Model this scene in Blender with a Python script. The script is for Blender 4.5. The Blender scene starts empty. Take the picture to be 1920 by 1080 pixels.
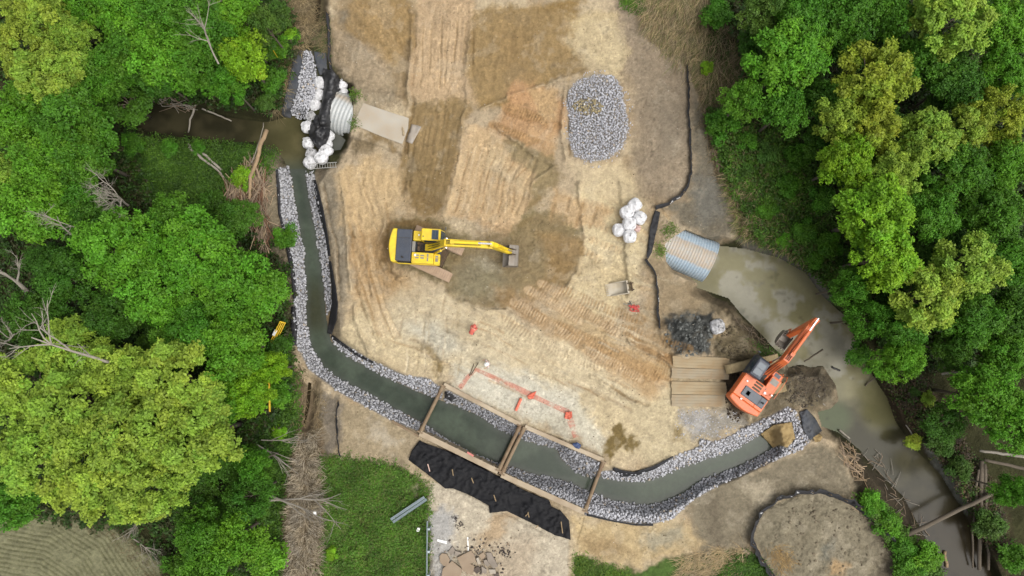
import bpy, bmesh, math, random
import numpy as np
from mathutils import Vector, Matrix
from mathutils.geometry import delaunay_2d_cdt
C = bpy.context.scene.collection
SC = bpy.context.scene
PI = math.pi

# ---------------------------------------------------------------- camera, sky, sun, exposure
F = 1289.0                      # focal length in photo pixels (1920 wide)
CAM_H = 57.8
TILT = math.radians(5.0)        # drone camera pitched a little off straight down
cd = bpy.data.cameras.new('camera'); cam = bpy.data.objects.new('camera', cd); C.objects.link(cam)
cam.location = (0, 0, CAM_H); cam.rotation_euler = (TILT, 0, 0)
cd.sensor_fit = 'HORIZONTAL'; cd.angle = 2*math.atan(960/F); cd.clip_start = 0.5; cd.clip_end = 3000
SC.camera = cam
SUN_EL, SUN_AZ = math.radians(62), math.radians(120)      # azimuth clockwise from +Y
w = bpy.data.worlds.new('World'); SC.world = w; w.use_nodes = True
nt = w.node_tree; bg = nt.nodes['Background']
sky = nt.nodes.new('ShaderNodeTexSky'); sky.sky_type = 'NISHITA'; sky.sun_disc = False
sky.sun_elevation = SUN_EL; sky.sun_rotation = SUN_AZ; sky.dust_density = 4.0; sky.air_density = 1.0
hs = nt.nodes.new('ShaderNodeHueSaturation'); hs.inputs['Saturation'].default_value = 0.18   # overcast: a nearly colourless sky
nt.links.new(sky.outputs[0], hs.inputs['Color']); nt.links.new(hs.outputs[0], bg.inputs['Color'])
bg.inputs['Strength'].default_value = 0.14
sl = bpy.data.lights.new('sun', 'SUN'); sl.energy = 1.28; sl.angle = math.radians(55); sl.color = (1.0, 0.95, 0.87)
so = bpy.data.objects.new('sun', sl); C.objects.link(so)
sd = Vector((math.sin(SUN_AZ)*math.cos(SUN_EL), math.cos(SUN_AZ)*math.cos(SUN_EL), math.sin(SUN_EL)))
so.rotation_euler = sd.to_track_quat('Z', 'Y').to_euler(); so.location = (0, 0, 90)
SC.view_settings.view_transform = 'Standard'; SC.view_settings.look = 'None'
SC.view_settings.exposure = 0.72; SC.view_settings.gamma = 1.0

# ---------------------------------------------------------------- pixel -> world
ct, st = math.cos(TILT), math.sin(TILT)
def P(px, py, z=0.0):
    """world point at height z seen at photo pixel px,py (numpy arrays welcome)"""
    dx = (px-960)/F; dy = -(py-540)/F; dz = -1.0
    wy = dy*ct - dz*st; wz = dy*st + dz*ct
    k = (z-CAM_H)/wz
    return dx*k, wy*k, z + 0*k
def PV(px, py, z=0.0): return Vector([float(a) for a in P(px, py, z)])
MPP = 0.0450                    # metres per photo pixel at the ground

# ---------------------------------------------------------------- noise (numpy)
_rng = np.random.RandomState(7); _T = [_rng.rand(256, 256) for _ in range(8)]
def vnoise(x, y, s, seed=0):
    X = np.asarray(x, float)/s + seed*17.3; Y = np.asarray(y, float)/s + seed*9.1
    xi = np.floor(X).astype(int); yi = np.floor(Y).astype(int); fx = X-xi; fy = Y-yi
    fx = fx*fx*(3-2*fx); fy = fy*fy*(3-2*fy); T = _T[seed % 8]
    a = T[yi & 255, xi & 255]; b = T[yi & 255, (xi+1) & 255]; c = T[(yi+1) & 255, xi & 255]; d = T[(yi+1) & 255, (xi+1) & 255]
    return (a*(1-fx)+b*fx)*(1-fy) + (c*(1-fx)+d*fx)*fy
def fbm(x, y, s, o=4, seed=0):
    r = 0; a = 1.0; t = 0
    for i in range(o):
        r = r + a*vnoise(x, y, s, seed+i); t += a; a *= 0.55; s = s*0.47
    return r/t
def sstep(a, b, x):
    t = np.clip((x-a)/(b-a), 0, 1); return t*t*(3-2*t)
def sdf(poly, x, y):
    """signed distance to polygon (negative inside)"""
    p = np.array(poly, float); q = np.roll(p, -1, 0)
    d = np.full(x.shape, 1e18); ins = np.zeros(x.shape, bool)
    for (ax, ay), (bx, by) in zip(p, q):
        ex, ey = bx-ax, by-ay; wx, wy = x-ax, y-ay
        t = np.clip((wx*ex+wy*ey)/(ex*ex+ey*ey+1e-9), 0, 1)
        dx, dy = wx-ex*t, wy-ey*t; d = np.minimum(d, dx*dx+dy*dy)
        if ay != by: ins ^= ((ay > y) != (by > y)) & (x < (bx-ax)*(y-ay)/(by-ay)+ax)
    d = np.sqrt(d); return np.where(ins, -d, d)
def pline(pts, x, y):
    """distance to polyline, and length along it"""
    d = np.full(x.shape, 1e18); al = np.zeros(x.shape); L = 0.0; side = np.zeros(x.shape)
    for (ax, ay), (bx, by) in zip(pts[:-1], pts[1:]):
        ex, ey = bx-ax, by-ay; l = math.hypot(ex, ey); wx, wy = x-ax, y-ay
        t = np.clip((wx*ex+wy*ey)/(l*l+1e-9), 0, 1); dx, dy = wx-ex*t, wy-ey*t; dd = dx*dx+dy*dy
        m = dd < d; d = np.where(m, dd, d); al = np.where(m, L+t*l, al); side = np.where(m, (ex*wy-ey*wx)/l, side); L += l
    return np.sqrt(d), al, side
def lin(c):
    c = np.array(c, float)/255.0
    return np.where(c <= 0.04045, c/12.92, ((c+0.055)/1.055)**2.4)
LIGHT = 1.72                    # picture value of a white horizontal surface: divides picture colours into albedos
def A(r, g, b): return np.clip(lin((r, g, b))/LIGHT, 0, 0.85)

# ---------------------------------------------------------------- objects, tags, meshes
def tag(o, label=None, cat=None, group=None, kind=None):
    if label: o['label'] = label
    if cat: o['category'] = cat
    if group: o['group'] = group
    if kind: o['kind'] = kind
    return o
def empty(name, loc=(0, 0, 0), rz=0.0, label=None, cat=None, group=None):
    o = bpy.data.objects.new(name, None); C.objects.link(o); o.location = loc; o.rotation_euler = (0, 0, rz)
    o.empty_display_size = 0.3
    return tag(o, label, cat, group)
def link(name, me, parent=None, loc=None):
    o = bpy.data.objects.new(name, me); C.objects.link(o)
    if parent: o.parent = parent
    if loc is not None: o.location = loc
    return o
def copy_tree(o, parent=None):
    c = o.copy(); C.objects.link(c); c.parent = parent
    for ch in list(o.children): copy_tree(ch, c)
    return c
def np_mesh(name, V, Fc, mat=None, col=None, smooth=False, nside=4):
    """fast mesh from numpy arrays; Fc (n,nside)"""
    me = bpy.data.meshes.new(name); V = np.asarray(V, np.float32); Fc = np.asarray(Fc, np.int32)
    me.vertices.add(len(V)); me.vertices.foreach_set('co', V.ravel())
    me.loops.add(Fc.size); me.loops.foreach_set('vertex_index', Fc.ravel())
    me.polygons.add(len(Fc)); me.polygons.foreach_set('loop_start', np.arange(0, Fc.size, Fc.shape[1], dtype=np.int32))
    me.polygons.foreach_set('loop_total', np.full(len(Fc), Fc.shape[1], np.int32))
    if smooth: me.polygons.foreach_set('use_smooth', np.ones(len(Fc), bool))
    me.update(calc_edges=True)
    if col is not None:
        at = me.color_attributes.new('Col', 'FLOAT_COLOR', 'POINT'); c4 = np.ones((len(V), 4), np.float32); c4[:, :col.shape[1]] = col
        at.data.foreach_set('color', c4.ravel())
    if mat: me.materials.append(mat)
    return me
class MB:
    """collects simple solids into one mesh"""
    def __init__(s): s.v = []; s.f = []
    def add(s, vs, fs):
        n = len(s.v); s.v += [tuple(v) for v in vs]; s.f += [tuple(i+n for i in f) for f in fs]; return s
    def box(s, c, d, rz=0.0, ry=0.0, rx=0.0, taper=1.0):
        M = Matrix.Translation(c) @ Matrix.Rotation(rz, 4, 'Z') @ Matrix.Rotation(ry, 4, 'Y') @ Matrix.Rotation(rx, 4, 'X')
        vs = [M @ Vector((x*d[0]/2*(taper if z > 0 else 1), y*d[1]/2*(taper if z > 0 else 1), z*d[2]/2)) for z in (-1, 1) for x, y in ((-1, -1), (1, -1), (1, 1), (-1, 1))]
        return s.add(vs, [(3, 2, 1, 0), (4, 5, 6, 7), (0, 1, 5, 4), (1, 2, 6, 5), (2, 3, 7, 6), (3, 0, 4, 7)])
    def span(s, x0, x1, y0, y1, z0, z1): return s.box(((x0+x1)/2, (y0+y1)/2, (z0+z1)/2), (x1-x0, y1-y0, z1-z0))
    def beam(s, a, b, wd, h, up=Vector((0, 0, 1))):
        a = Vector(a); b = Vector(b); d = (b-a).normalized(); sd_ = d.cross(up).normalized(); u = sd_.cross(d)
        vs = [p + sd_*(i*wd/2) + u*(j*h/2) for p in (a, b) for i, j in ((-1, -1), (1, -1), (1, 1), (-1, 1))]
        return s.add(vs, [(0, 1, 2, 3), (7, 6, 5, 4), (0, 4, 5, 1), (1, 5, 6, 2), (2, 6, 7, 3), (3, 7, 4, 0)])
    def prism(s, prof, y0, y1):
        """profile in x,z extruded along y"""
        n = len(prof); vs = [(x, y0, z) for x, z in prof] + [(x, y1, z) for x, z in prof]
        fs = [tuple(range(n)), tuple(range(2*n-1, n-1, -1))] + [((i+1) % n, i, i+n, (i+1) % n+n) for i in range(n)]
        return s.add(vs, fs)
    def slab(s, pts, z0, z1):
        """plan polygon (x,y) extruded in z"""
        n = len(pts); vs = [(x, y, z0) for x, y in pts] + [(x, y, z1) for x, y in pts]
        return s.add(vs, [tuple(range(n-1, -1, -1)), tuple(range(n, 2*n))] + [(i, (i+1) % n, (i+1) % n+n, i+n) for i in range(n)])
    def tube(s, pts, rad, n=8, cap=True):
        pts = [Vector(p) for p in pts]; rad = rad if isinstance(rad, (list, tuple)) else [rad]*len(pts); rings = []
        for i, p in enumerate(pts):
            d = (pts[min(i+1, len(pts)-1)]-pts[max(i-1, 0)]).normalized()
            u = d.cross(Vector((0, 0, 1)) if abs(d.z) < 0.9 else Vector((1, 0, 0))).normalized(); v = d.cross(u)
            rings.append([p+(u*math.cos(2*PI*k/n)+v*math.sin(2*PI*k/n))*rad[i] for k in range(n)])
        fs = [(i*n+k, i*n+(k+1) % n, (i+1)*n+(k+1) % n, (i+1)*n+k) for i in range(len(pts)-1) for k in range(n)]
        if cap: fs += [tuple(range(n-1, -1, -1)), tuple((len(pts)-1)*n+k for k in range(n))]
        return s.add([v for r in rings for v in r], fs)
    def build(s, name, mat, parent=None, loc=None, bevel=0.0, smooth=False):
        me = bpy.data.meshes.new(name); me.from_pydata(s.v, [], s.f); me.materials.append(mat)
        bm = bmesh.new(); bm.from_mesh(me); bmesh.ops.recalc_face_normals(bm, faces=bm.faces); bm.to_mesh(me); bm.free()
        if smooth:
            for p in me.polygons: p.use_smooth = True
        o = link(name, me, parent, loc)
        if bevel:
            m = o.modifiers.new('bevel', 'BEVEL'); m.width = bevel; m.segments = 2; m.limit_method = 'ANGLE'; m.angle_limit = 0.6
        return o

# ---------------------------------------------------------------- materials
def base_mat(name):
    m = bpy.data.materials.new(name); m.use_nodes = True; n = m.node_tree.nodes; return m, m.node_tree, n['Principled BSDF']
def N(nt_, t, **kw):
    n = nt_.nodes.new(t)
    for k, v in kw.items():
        if k in n.inputs: n.inputs[k].default_value = v
        else: setattr(n, k, v)
    return n
def mixc(nt_, fac, a, b, blend='MIX'):
    n = nt_.nodes.new('ShaderNodeMix'); n.data_type = 'RGBA'; n.blend_type = blend
    for sock, v in ((n.inputs[0], fac), (n.inputs[6], a), (n.inputs[7], b)):
        if hasattr(v, 'links'): nt_.links.new(v, sock)
        elif isinstance(v, (int, float)): sock.default_value = v
        else: sock.default_value = (float(v[0]), float(v[1]), float(v[2]), 1)
    return n.outputs[2]
def ramp(nt_, fac, stops):
    r = nt_.nodes.new('ShaderNodeValToRGB'); e = r.color_ramp.elements
    while len(e) < len(stops): e.new(0.5)
    for el, (p, v) in zip(e, stops): el.position = p; el.color = (v, v, v, 1) if isinstance(v, (int, float)) else (*[float(c) for c in v], 1)
    nt_.links.new(fac, r.inputs[0]); return r.outputs[0]
def noise_out(nt_, scale, detail=4.0, rough=0.6, coord='Object', vec=None):
    if vec is None:
        tc = nt_.nodes.new('ShaderNodeTexCoord'); vec = tc.outputs[coord]
    n = N(nt_, 'ShaderNodeTexNoise', Scale=scale, Detail=detail, Roughness=rough); nt_.links.new(vec, n.inputs['Vector']); return n.outputs[0]
def bump(nt_, b, h, strength=0.5, dist=0.05):
    n = N(nt_, 'ShaderNodeBump', Strength=strength, Distance=dist); nt_.links.new(h, n.inputs['Height']); nt_.links.new(n.outputs[0], b.inputs['Normal'])
def mat(name, col, rough=0.6, metal=0.0, dirt=None, dirt_amt=0.5, scale=2.0, bmp=0.0, bscale=12.0, var=0.12, coord='Object'):
    """painted / weathered surface: colour, mottled by noise, with patches of dirt"""
    m, t, b = base_mat(name); col = np.array(col, float)
    n1 = noise_out(t, scale*4, 5, 0.65, coord)
    c = mixc(t, ramp(t, n1, [(0.25, 0.0), (0.75, 1.0)]), col*(1-var), np.clip(col*(1+var), 0, 1))
    if dirt is not None:
        n2 = noise_out(t, scale, 6, 0.7, coord)
        c = mixc(t, ramp(t, n2, [(0.5-0.22*dirt_amt, 0.0), (0.9-0.3*dirt_amt, dirt_amt)]), c, dirt)
    t.links.new(c, b.inputs['Base Color']); b.inputs['Roughness'].default_value = rough; b.inputs['Metallic'].default_value = metal
    if bmp: bump(t, b, noise_out(t, bscale, 4, 0.6, coord), bmp, 0.03)
    return m
def attr_mat(name, rough=0.95, fine=((9.0, 0.16),), bmp=0.4, bscale=7.0, spec=0.2, bdist=0.08):
    """albedo from the mesh's colour attribute, broken up by procedural noise"""
    m, t, b = base_mat(name); a = t.nodes.new('ShaderNodeVertexColor'); a.layer_name = 'Col'; c = a.outputs[0]
    for sc_, amt in fine:
        f = ramp(t, noise_out(t, sc_, 6, 0.7), [(0.28, 1-amt), (0.72, 1+amt)]); c = mixc(t, 1.0, c, f, 'MULTIPLY')
    t.links.new(c, b.inputs['Base Color']); b.inputs['Roughness'].default_value = rough; b.inputs['Specular IOR Level'].default_value = spec
    if bmp: bump(t, b, noise_out(t, bscale, 8, 0.7), bmp, bdist)
    return m

# ================================================================ TERRAIN (one sheet, heights and soils from plan outlines in photo pixels)
WL = -1.5                       # water level
CH_W = [(543,318),(552,380),(560,425),(567,470),(571,510),(573,545),(572,600),(580,650),(605,690),(640,714),(680,735),(740,768),(792,793),(824,815),(855,834),(896,856),(934,869),(962,876),(1003,891),(1060,902),(1091,916),(1113,926),(1151,940),(1206,948),(1242,943),(1281,925),(1320,899),(1372,881),(1415,860),(1450,842)]
CH_N = [(1446,812),(1425,816),(1372,844),(1320,862),(1281,873),(1242,891),(1206,901),(1169,899),(1126,893),(1107,893),(1082,884),(1053,860),(1044,840),(1010,832),(981,823),(940,806),(896,777),(862,762),(833,752),(780,732),(720,704),(660,672),(622,640),(612,590),(607,520),(597,450),(588,410),(582,380),(572,318)]
CHANNEL = CH_W + CH_N
CREEK = [(110,150),(225,186),(330,203),(420,218),(500,228),(532,220),(560,214),(575,240),(590,262),(604,300),(588,330),(543,330),(532,302),(520,285),(480,268),(400,266),(330,256),(280,248),(225,222),(110,190)]
POOL = [(604,240),(625,240),(650,262),(640,282),(620,285),(600,290)]
POND = [(1330,462),(1350,460),(1400,466),(1460,482),(1510,510),(1545,556),(1585,592),(1612,650),(1635,700),(1664,745),(1680,790),(1715,840),(1765,890),(1795,940),(1830,1000),(1870,1100),(1740,1110),(1735,1010),(1692,930),(1650,890),(1612,845),(1572,812),(1540,800),(1532,772),(1558,765),(1572,752),(1566,722),(1542,686),(1520,690),(1500,684),(1478,690),(1462,664),(1438,640),(1412,612),(1385,585),(1365,560),(1305,540)]
DITCH_S = [(575,712),(588,716),(584,760),(575,800),(565,800),(571,755)]
DITCH_N = [(588,-20),(606,-20),(604,22),(598,52),(588,48)]
GAP = [(640,158),(656,160),(668,176),(655,186),(642,176)]
SITE = [(612,-60),(620,60),(626,125),(650,140),(672,172),(662,200),(655,262),(640,290),(612,318),(588,318),(520,312),(505,290),(470,300),(470,340),(500,420),(530,470),(552,560),(543,645),(560,700),(598,740),(600,800),(612,855),(660,862),(745,872),(790,900),(806,930),(806,1200),(1070,1200),(1078,1045),(1200,1066),(1290,1036),(1390,1030),(1440,1090),(1700,1110),(1690,1040),(1650,970),(1605,930),(1590,850),(1545,800),(1590,770),(1580,690),(1480,690),(1440,650),(1380,590),(1310,540),(1340,465),(1385,440),(1372,350),(1345,280),(1322,200),(1290,125),(1240,90),(1200,62),(1160,20),(1140,-60)]
BOX_N_STRIP = [(822,712),(1142,856),(1170,800),(850,660)]
BOX_S_STRIP = [(776,814),(1096,970),(1080,1030),(740,860)]
PIPE = [(1284,432),(1346,457),(1335,500),(1312,533),(1262,510),(1249,490),(1249,457)]
PIPE_IN = [(1160,340),(1288,424),(1276,434),(1252,455),(1250,490),(1258,512),(1180,560)]
PIPE_L = [(634,170),(655,172),(660,205),(655,250),(622,245),(619,215)]
PIPE_LIN = [(655,160),(760,180),(760,290),(668,262),(657,255)]

RIP = {
 'w': [(517,316),(543,312),(553,380),(569,465),(576,540),(574,600),(583,648),(608,688),(642,712),(682,733),(742,766),(790,792),(784,808),(735,789),(640,738),(580,694),(556,648),(548,602),(552,545),(540,470),(524,400)],
 'e': [(570,318),(588,316),(594,350),(606,410),(616,470),(621,540),(625,575),(613,590),(605,520),(594,450),(584,400)],
 'se': [(620,628),(640,640),(690,672),(760,704),(800,708),(832,730),(828,750),(780,733),(720,706),(660,674),(628,650)],
 'bn': [(836,730),(978,800),(1130,868),(1124,896),(1107,896),(1082,888),(1053,862),(1044,842),(981,825),(940,808),(896,779),(860,762),(832,752)],
 'bs': [(792,790),(824,813),(855,832),(896,854),(934,867),(1003,889),(1060,900),(1091,914),(1113,926),(1096,958),(938,884),(786,810)],
 'dn': [(1128,884),(1156,879),(1180,887),(1216,881),(1263,856),(1310,838),(1312,822),(1341,828),(1372,816),(1398,800),(1438,783),(1477,762),(1494,772),(1492,790),(1450,797),(1428,814),(1372,847),(1320,864),(1281,876),(1242,894),(1206,904),(1169,902),(1126,896)],
 'ds': [(1109,922),(1151,938),(1206,946),(1242,941),(1281,923),(1320,897),(1372,879),(1415,858),(1450,838),(1475,838),(1490,822),(1484,792),(1496,780),(1506,806),(1520,828),(1503,842),(1425,876),(1352,908),(1298,938),(1263,972),(1227,982),(1190,982),(1138,974),(1094,964)],
}
gp = [(1082,152),(1118,138),(1150,142),(1166,165),(1172,200),(1180,240),(1168,275),(1140,298),(1108,304),(1076,292),(1066,262),(1068,220),(1060,190),(1070,165)]
def axis(a, b, step, lo, hi): return np.concatenate([np.array(lo, float), np.arange(a, b+.1, step), np.array(hi, float)])
UX = axis(-60, 1980, 2.0, [-2000,-1500,-1100,-800,-600,-450,-340,-260,-200,-150,-110,-80], [2000,2030,2070,2120,2190,2280,2400,2560,2800,3100,3500,4000])
VY = axis(-50, 1130, 2.0, [-1600,-1200,-900,-700,-540,-420,-330,-260,-200,-150,-110,-80], [1150,1180,1220,1270,1340,1430,1550,1700,1900,2200,2600])
U, V = np.meshgrid(UX, VY)
w1 = fbm(U, V, 34, 4, 1)-0.5; w2 = fbm(U, V, 34, 4, 3)-0.5
UW, VW = U+w1*26, V+w2*26
f1 = fbm(U, V, 8, 2, 2)-0.5; f2 = fbm(U, V, 8, 2, 6)-0.5
def msk(poly, soft=4.0, warp=1.0, mode=None):
    """soft-edged mask of an outline, with a naturally wandering edge"""
    p = np.array(poly, float); pad = soft+30
    x0, y0 = p.min(0)-pad; x1, y1 = p.max(0)+pad
    i0, i1 = np.searchsorted(UX, [x0, x1]); j0, j1 = np.searchsorted(VY, [y0, y1])
    out = np.zeros(U.shape)
    if i1 <= i0 or j1 <= j0: return out
    sl_ = (slice(j0, j1), slice(i0, i1))
    x = U[sl_]+(w1[sl_]*34+f1[sl_]*15)*warp; y = V[sl_]+(w2[sl_]*34+f2[sl_]*15)*warp
    out[sl_] = sstep(soft, -soft, sdf(poly, x, y)); return out
def dist(poly, pad=70):
    p = np.array(poly, float); x0, y0 = p.min(0)-pad; x1, y1 = p.max(0)+pad
    i0, i1 = np.searchsorted(UX, [x0, x1]); j0, j1 = np.searchsorted(VY, [y0, y1])
    out = np.full(U.shape, 1e3); sl_ = (slice(j0, j1), slice(i0, i1)); out[sl_] = sdf(poly, U[sl_], V[sl_]); return out
def ell(cx, cy, rx, ry, rot=0.0, warp=1.0):
    x = UW*warp+U*(1-warp)-cx; y = VW*warp+V*(1-warp)-cy; c_, s_ = math.cos(rot), math.sin(rot)
    return np.sqrt(((x*c_+y*s_)/rx)**2+((-x*s_+y*c_)/ry)**2)

# ---- heights
site = msk(SITE, 6, 0.6)
Z = (1-site)*(-0.25) + (fbm(U, V, 60, 4, 2)-0.5)*(0.22+0.5*(1-site)) + (fbm(U, V, 9, 3, 5)-0.5)*0.10
def mound(cx, cy, rx, ry, h, rot=0.0, pw=1.0):
    global Z
    r = ell(cx, cy, rx, ry, rot); Z = Z + h*np.clip(1-r*r, 0, 1)**pw
mound(1292, 628, 56, 52, 0.95); mound(1385, 640, 45, 38, 0.8); mound(1120, 222, 74, 98, 0.35)
mound(1555, 1010, 130, 90, 0.3); mound(690, 120, 60, 60, 0.5); mound(640, 450, 30, 160, 0.3); mound(1250, 290, 55, 170, 0.35)
mound(745, 425, 60, 30, 0.35)
for (x0, y0), (x1, y1), hw, h in [((880,240),(840,400),26,0.22), ((1000,290),(955,420),20,0.16)]:
    d, al, s_ = pline([(x0,y0),(x1,y1)], UW, VW); Z = Z + h*np.exp(-(d/hw)**2)
# levelled pads beside the trench boxes, banks down to the water
for wp, bw, top in ((CHANNEL, 27, 0.0), (CREEK, 24, -0.1), (POND, 24, -0.1), (POOL, 12, 0.0), (DITCH_S, 16, -0.3), (DITCH_N, 14, -0.3), (GAP, 8, 0)):
    d = dist(wp); t = sstep(0, bw, d); lim = WL + (0.04+1.7*t)
    if wp in (DITCH_S, DITCH_N): lim = -0.9 + 0.9*t
    low = np.where(d > 0, lim, (WL if wp not in (DITCH_S, DITCH_N) else -0.9)-0.45*sstep(0, 22, -d))
    Z = np.where(d < bw, np.minimum(Z, low), Z)
inbox = np.zeros(U.shape, bool)
for pp, hh in ((BOX_N_STRIP, 0.0), (BOX_S_STRIP, -0.05)):
    m = dist(pp) < 0; f = sstep(0, 30, -dist(pp)); Z = np.where(m, hh*(1-f)+np.maximum(Z, hh-0.1)*f, Z)
# ground over and beside the two culvert ends
m = msk(PIPE_IN, 5, 0.3); Z = Z*(1-m) + (0.34+0.08*w1)*m
m = msk(PIPE, 2, 0.0); Z = Z*(1-m) + (-1.6)*m
m = msk(PIPE_LIN, 4, 0.3); Z = Z*(1-m) + 0.3*m
m = msk(PIPE_L, 2, 0.0); Z = Z*(1-m) + (-1.6)*m

rg = msk([(1420,1010),(1445,952),(1500,928),(1570,930),(1640,985),(1690,1060),(1700,1130),(1470,1130)], 4, .3); Z = Z + rg*((fbm(U, V, 26, 4, 5)-.5)*.34+(1-np.abs(2*fbm(U, V, 13, 3, 2)-1))**4*.06)
rg = msk([(1246,590),(1330,584),(1345,664),(1252,670)], 4, .3); Z = Z + rg*((fbm(U, V, 11, 3, 4)-.5)*.9)
rg = msk([(1340,600),(1400,610),(1450,660),(1560,700),(1575,760),(1480,775),(1380,700)], 6, .3); Z = np.where(Z > WL+.12, Z + rg*(fbm(U, V, 12, 4, 6)-.5)*.45, Z)
def grow_in(p): c = np.mean(np.array(p, float), 0); return [tuple(q) for q in p]
# ---- soils: (colour, outline, edge softness)
COL = np.zeros(U.shape+(3,)); COL[:] = A(66,66,40)
nf = fbm(U, V, 26, 4, 4)[..., None]
COL = COL*(0.55+0.9*nf)
rough_ = np.ones(U.shape)
def paint(c, m, amt=1.0):
    global COL
    m = (m*amt)[..., None]; COL = COL*(1-m) + np.array(c)*m
def zone(c, poly, soft=6, amt=1.0, warp=1.0, rag=0.0):
    m = msk(poly, soft*1.15, warp)
    if rag: m = m*sstep(0.5-rag*0.25, 0.5+rag*0.12, fbm(U, V, 14, 4, 6)+0.25*(m-0.5))
    paint(c, m, amt)
FIELD = [(-300,1015),(-50,985),(60,968),(130,955),(200,985),(250,1020),(300,1060),(320,1300),(-300,1300)]
GREENS = [((84,104,50), [(590,850),(660,858),(745,872),(790,905),(806,935),(806,1300),(560,1300),(585,960)]), ((78,104,50), [(250,255),(420,268),(520,285),(500,330),(430,350),(470,420),(300,420),(250,330)]),
          ((80,100,52), [(490,640),(545,650),(575,720),(565,800),(530,900),(520,1300),(380,1300),(440,900),(470,740)]), ((86,100,56), [(1320,230),(1385,250),(1540,430),(1580,600),(1520,510),(1400,460),(1370,360)]),
          ((88,116,50), [(1145,-60),(1210,-60),(1205,20),(1175,22)]), ((95,122,60), [(1075,1040),(1130,1052),(1200,1066),(1290,1040),(1400,1035),(1450,1090),(1460,1300),(1070,1300)]),
          ((70,86,44), [(1600,920),(1660,950),(1720,1040),(1750,1200),(1690,1200),(1680,1050)])]
for c, p in GREENS: zone(A(*c), p, 12)
zone(A(84,72,56), [(1590,660),(1640,660),(1700,720),(1760,740),(1800,860),(1880,960),(1900,1080),(1830,1000),(1790,930),(1715,840),(1680,780),(1650,720)], 14)
zone(A(128,128,118), [(1720,830),(1760,850),(1800,910),(1830,960),(1815,970),(1770,905)], 7)
zone(A(128,124,112), [(1370,440),(1440,455),(1530,505),(1570,560),(1545,560),(1500,515),(1450,490),(1390,470)], 7)
zone(A(76,68,54), [(1560,810),(1640,880),(1700,940),(1735,1010),(1735,1100),(1690,1090),(1640,980),(1600,900)], 10)
zone(A(150,132,104), [(510,-60),(590,-60),(592,40),(560,85),(535,180),(520,215),(500,190),(520,120),(540,60)], 12)
zone(A(120,108,84), [(600,-60),(625,-60),(625,125),(590,110),(585,60),(600,40)], 8)
zone(A(142,126,96), [(1200,-60),(1325,-60),(1330,100),(1350,120),(1400,60),(1420,160),(1350,260),(1310,160),(1240,100),(1170,20)], 10)
zone(A(148,134,108), [(1375,330),(1400,360),(1410,440),(1370,450)], 8)
zone(A(140,122,98), [(535,700),(575,700),(600,760),(610,860),(620,960),(600,1100),(520,1100),(535,940),(548,820)], 10)
FIELD_M = msk(FIELD, 8, 0.6); paint(A(144,142,110), FIELD_M)
dd, al, sd_ = pline([(-260,880),(120,940),(210,1000),(270,1090),(300,1300)], U+w1*5, V+w2*5)
fur = np.sin(dd*2*PI/8.6)*sstep(0.25, 0.5, fbm(U, V, 30, 4, 3)); paint(A(92,92,60), FIELD_M*sstep(0.0, 0.9, fur), 0.6); Z = Z - FIELD_M*0.03*fur
# bare site soils
paint(A(194,176,148), site)
def tone(seed, s, c, lo, hi, amt): paint(A(*c), site*sstep(lo, hi, fbm(U, V, s, 5, seed)), amt)
tone(2, 120, (214,196,164), 0.46, 0.60, 0.8); tone(5, 70, (176,152,118), 0.52, 0.66, 0.6)
GREY = (158,146,126)
zone(A(*GREY), [(588,318),(628,310),(652,400),(655,520),(645,640),(625,650),(628,560),(610,430)], 12)
zone(A(150,138,116), [(495,285),(530,300),(522,330),(525,400),(548,480),(552,600),(540,600),(520,480),(480,400),(470,330)], 10)
zone(A(166,150,128), [(1150,-30),(1300,128),(1292,250),(1300,350),(1270,380),(1200,330),(1180,130),(1130,60)], 16)
zone(A(134,126,110), [(1295,150),(1345,280),(1375,430),(1345,455),(1290,430),(1240,395),(1290,370),(1298,330)], 10)
zone(A(132,130,122), [(1300,330),(1350,330),(1360,400),(1310,420)], 14, 0.7)
zone(A(140,128,106), [(1300,540),(1345,560),(1370,600),(1330,592),(1262,590),(1240,560),(1262,525)], 8, .7)
zone(A(170,152,124), [(1222,400),(1252,430),(1246,490),(1262,520),(1330,560),(1250,600),(1238,540),(1216,490)], 10)
zone(A(166,146,116), [(640,-40),(780,-40),(775,90),(760,180),(700,180),(640,120),(625,60)], 14)
zone(A(158,132,92), [(660,10),(765,-10),(770,95),(735,110),(690,70)], 10)
zone(A(176,160,134), [(650,70),(700,80),(740,120),(745,190),(700,195),(660,150)], 10)
zone(A(120,112,98), [(640,25),(690,20),(670,50),(650,75)], 8, 0.8)
zone(A(204,178,142), [(785,-20),(890,-20),(885,60),(874,140),(872,196),(836,182),(778,184),(766,130),(780,60)], 8)
zone(A(160,134,92), [(888,20),(1000,10),(1090,-10),(1080,70),(1098,130),(1052,150),(985,168),(950,194),(900,205),(880,150),(872,90)], 10)
zone(A(152,128,90), [(768,190),(880,184),(878,225),(850,310),(826,400),(770,400),(752,330),(766,250)], 9)
zone(A(140,118,84), [(770,290),(850,290),(830,395),(765,385)], 10, 0.7)
zone(A(210,190,150), [(1062,40),(1150,24),(1180,90),(1166,140),(1112,132),(1098,90),(1070,70)], 8)
zone(A(216,198,160), [(1145,40),(1172,45),(1170,140),(1130,130)], 8, 0.8)
zone(A(206,178,142), [(880,235),(930,245),(1000,290),(1040,312),(985,400),(950,440),(905,420),(840,405),(858,310)], 5, 1, 0.5)
zone(A(198,162,124), [(950,160),(1000,150),(1060,190),(1060,240),(1000,290),(930,230)], 10)
zone(A(152,132,98), [(955,268),(1040,280),(1048,330),(1020,380),(985,400),(1000,330),(970,300)], 7)
zone(A(212,186,146), [(640,320),(700,290),(760,330),(752,400),(715,440),(720,520),(690,560),(665,470),(640,400)], 14)
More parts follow.
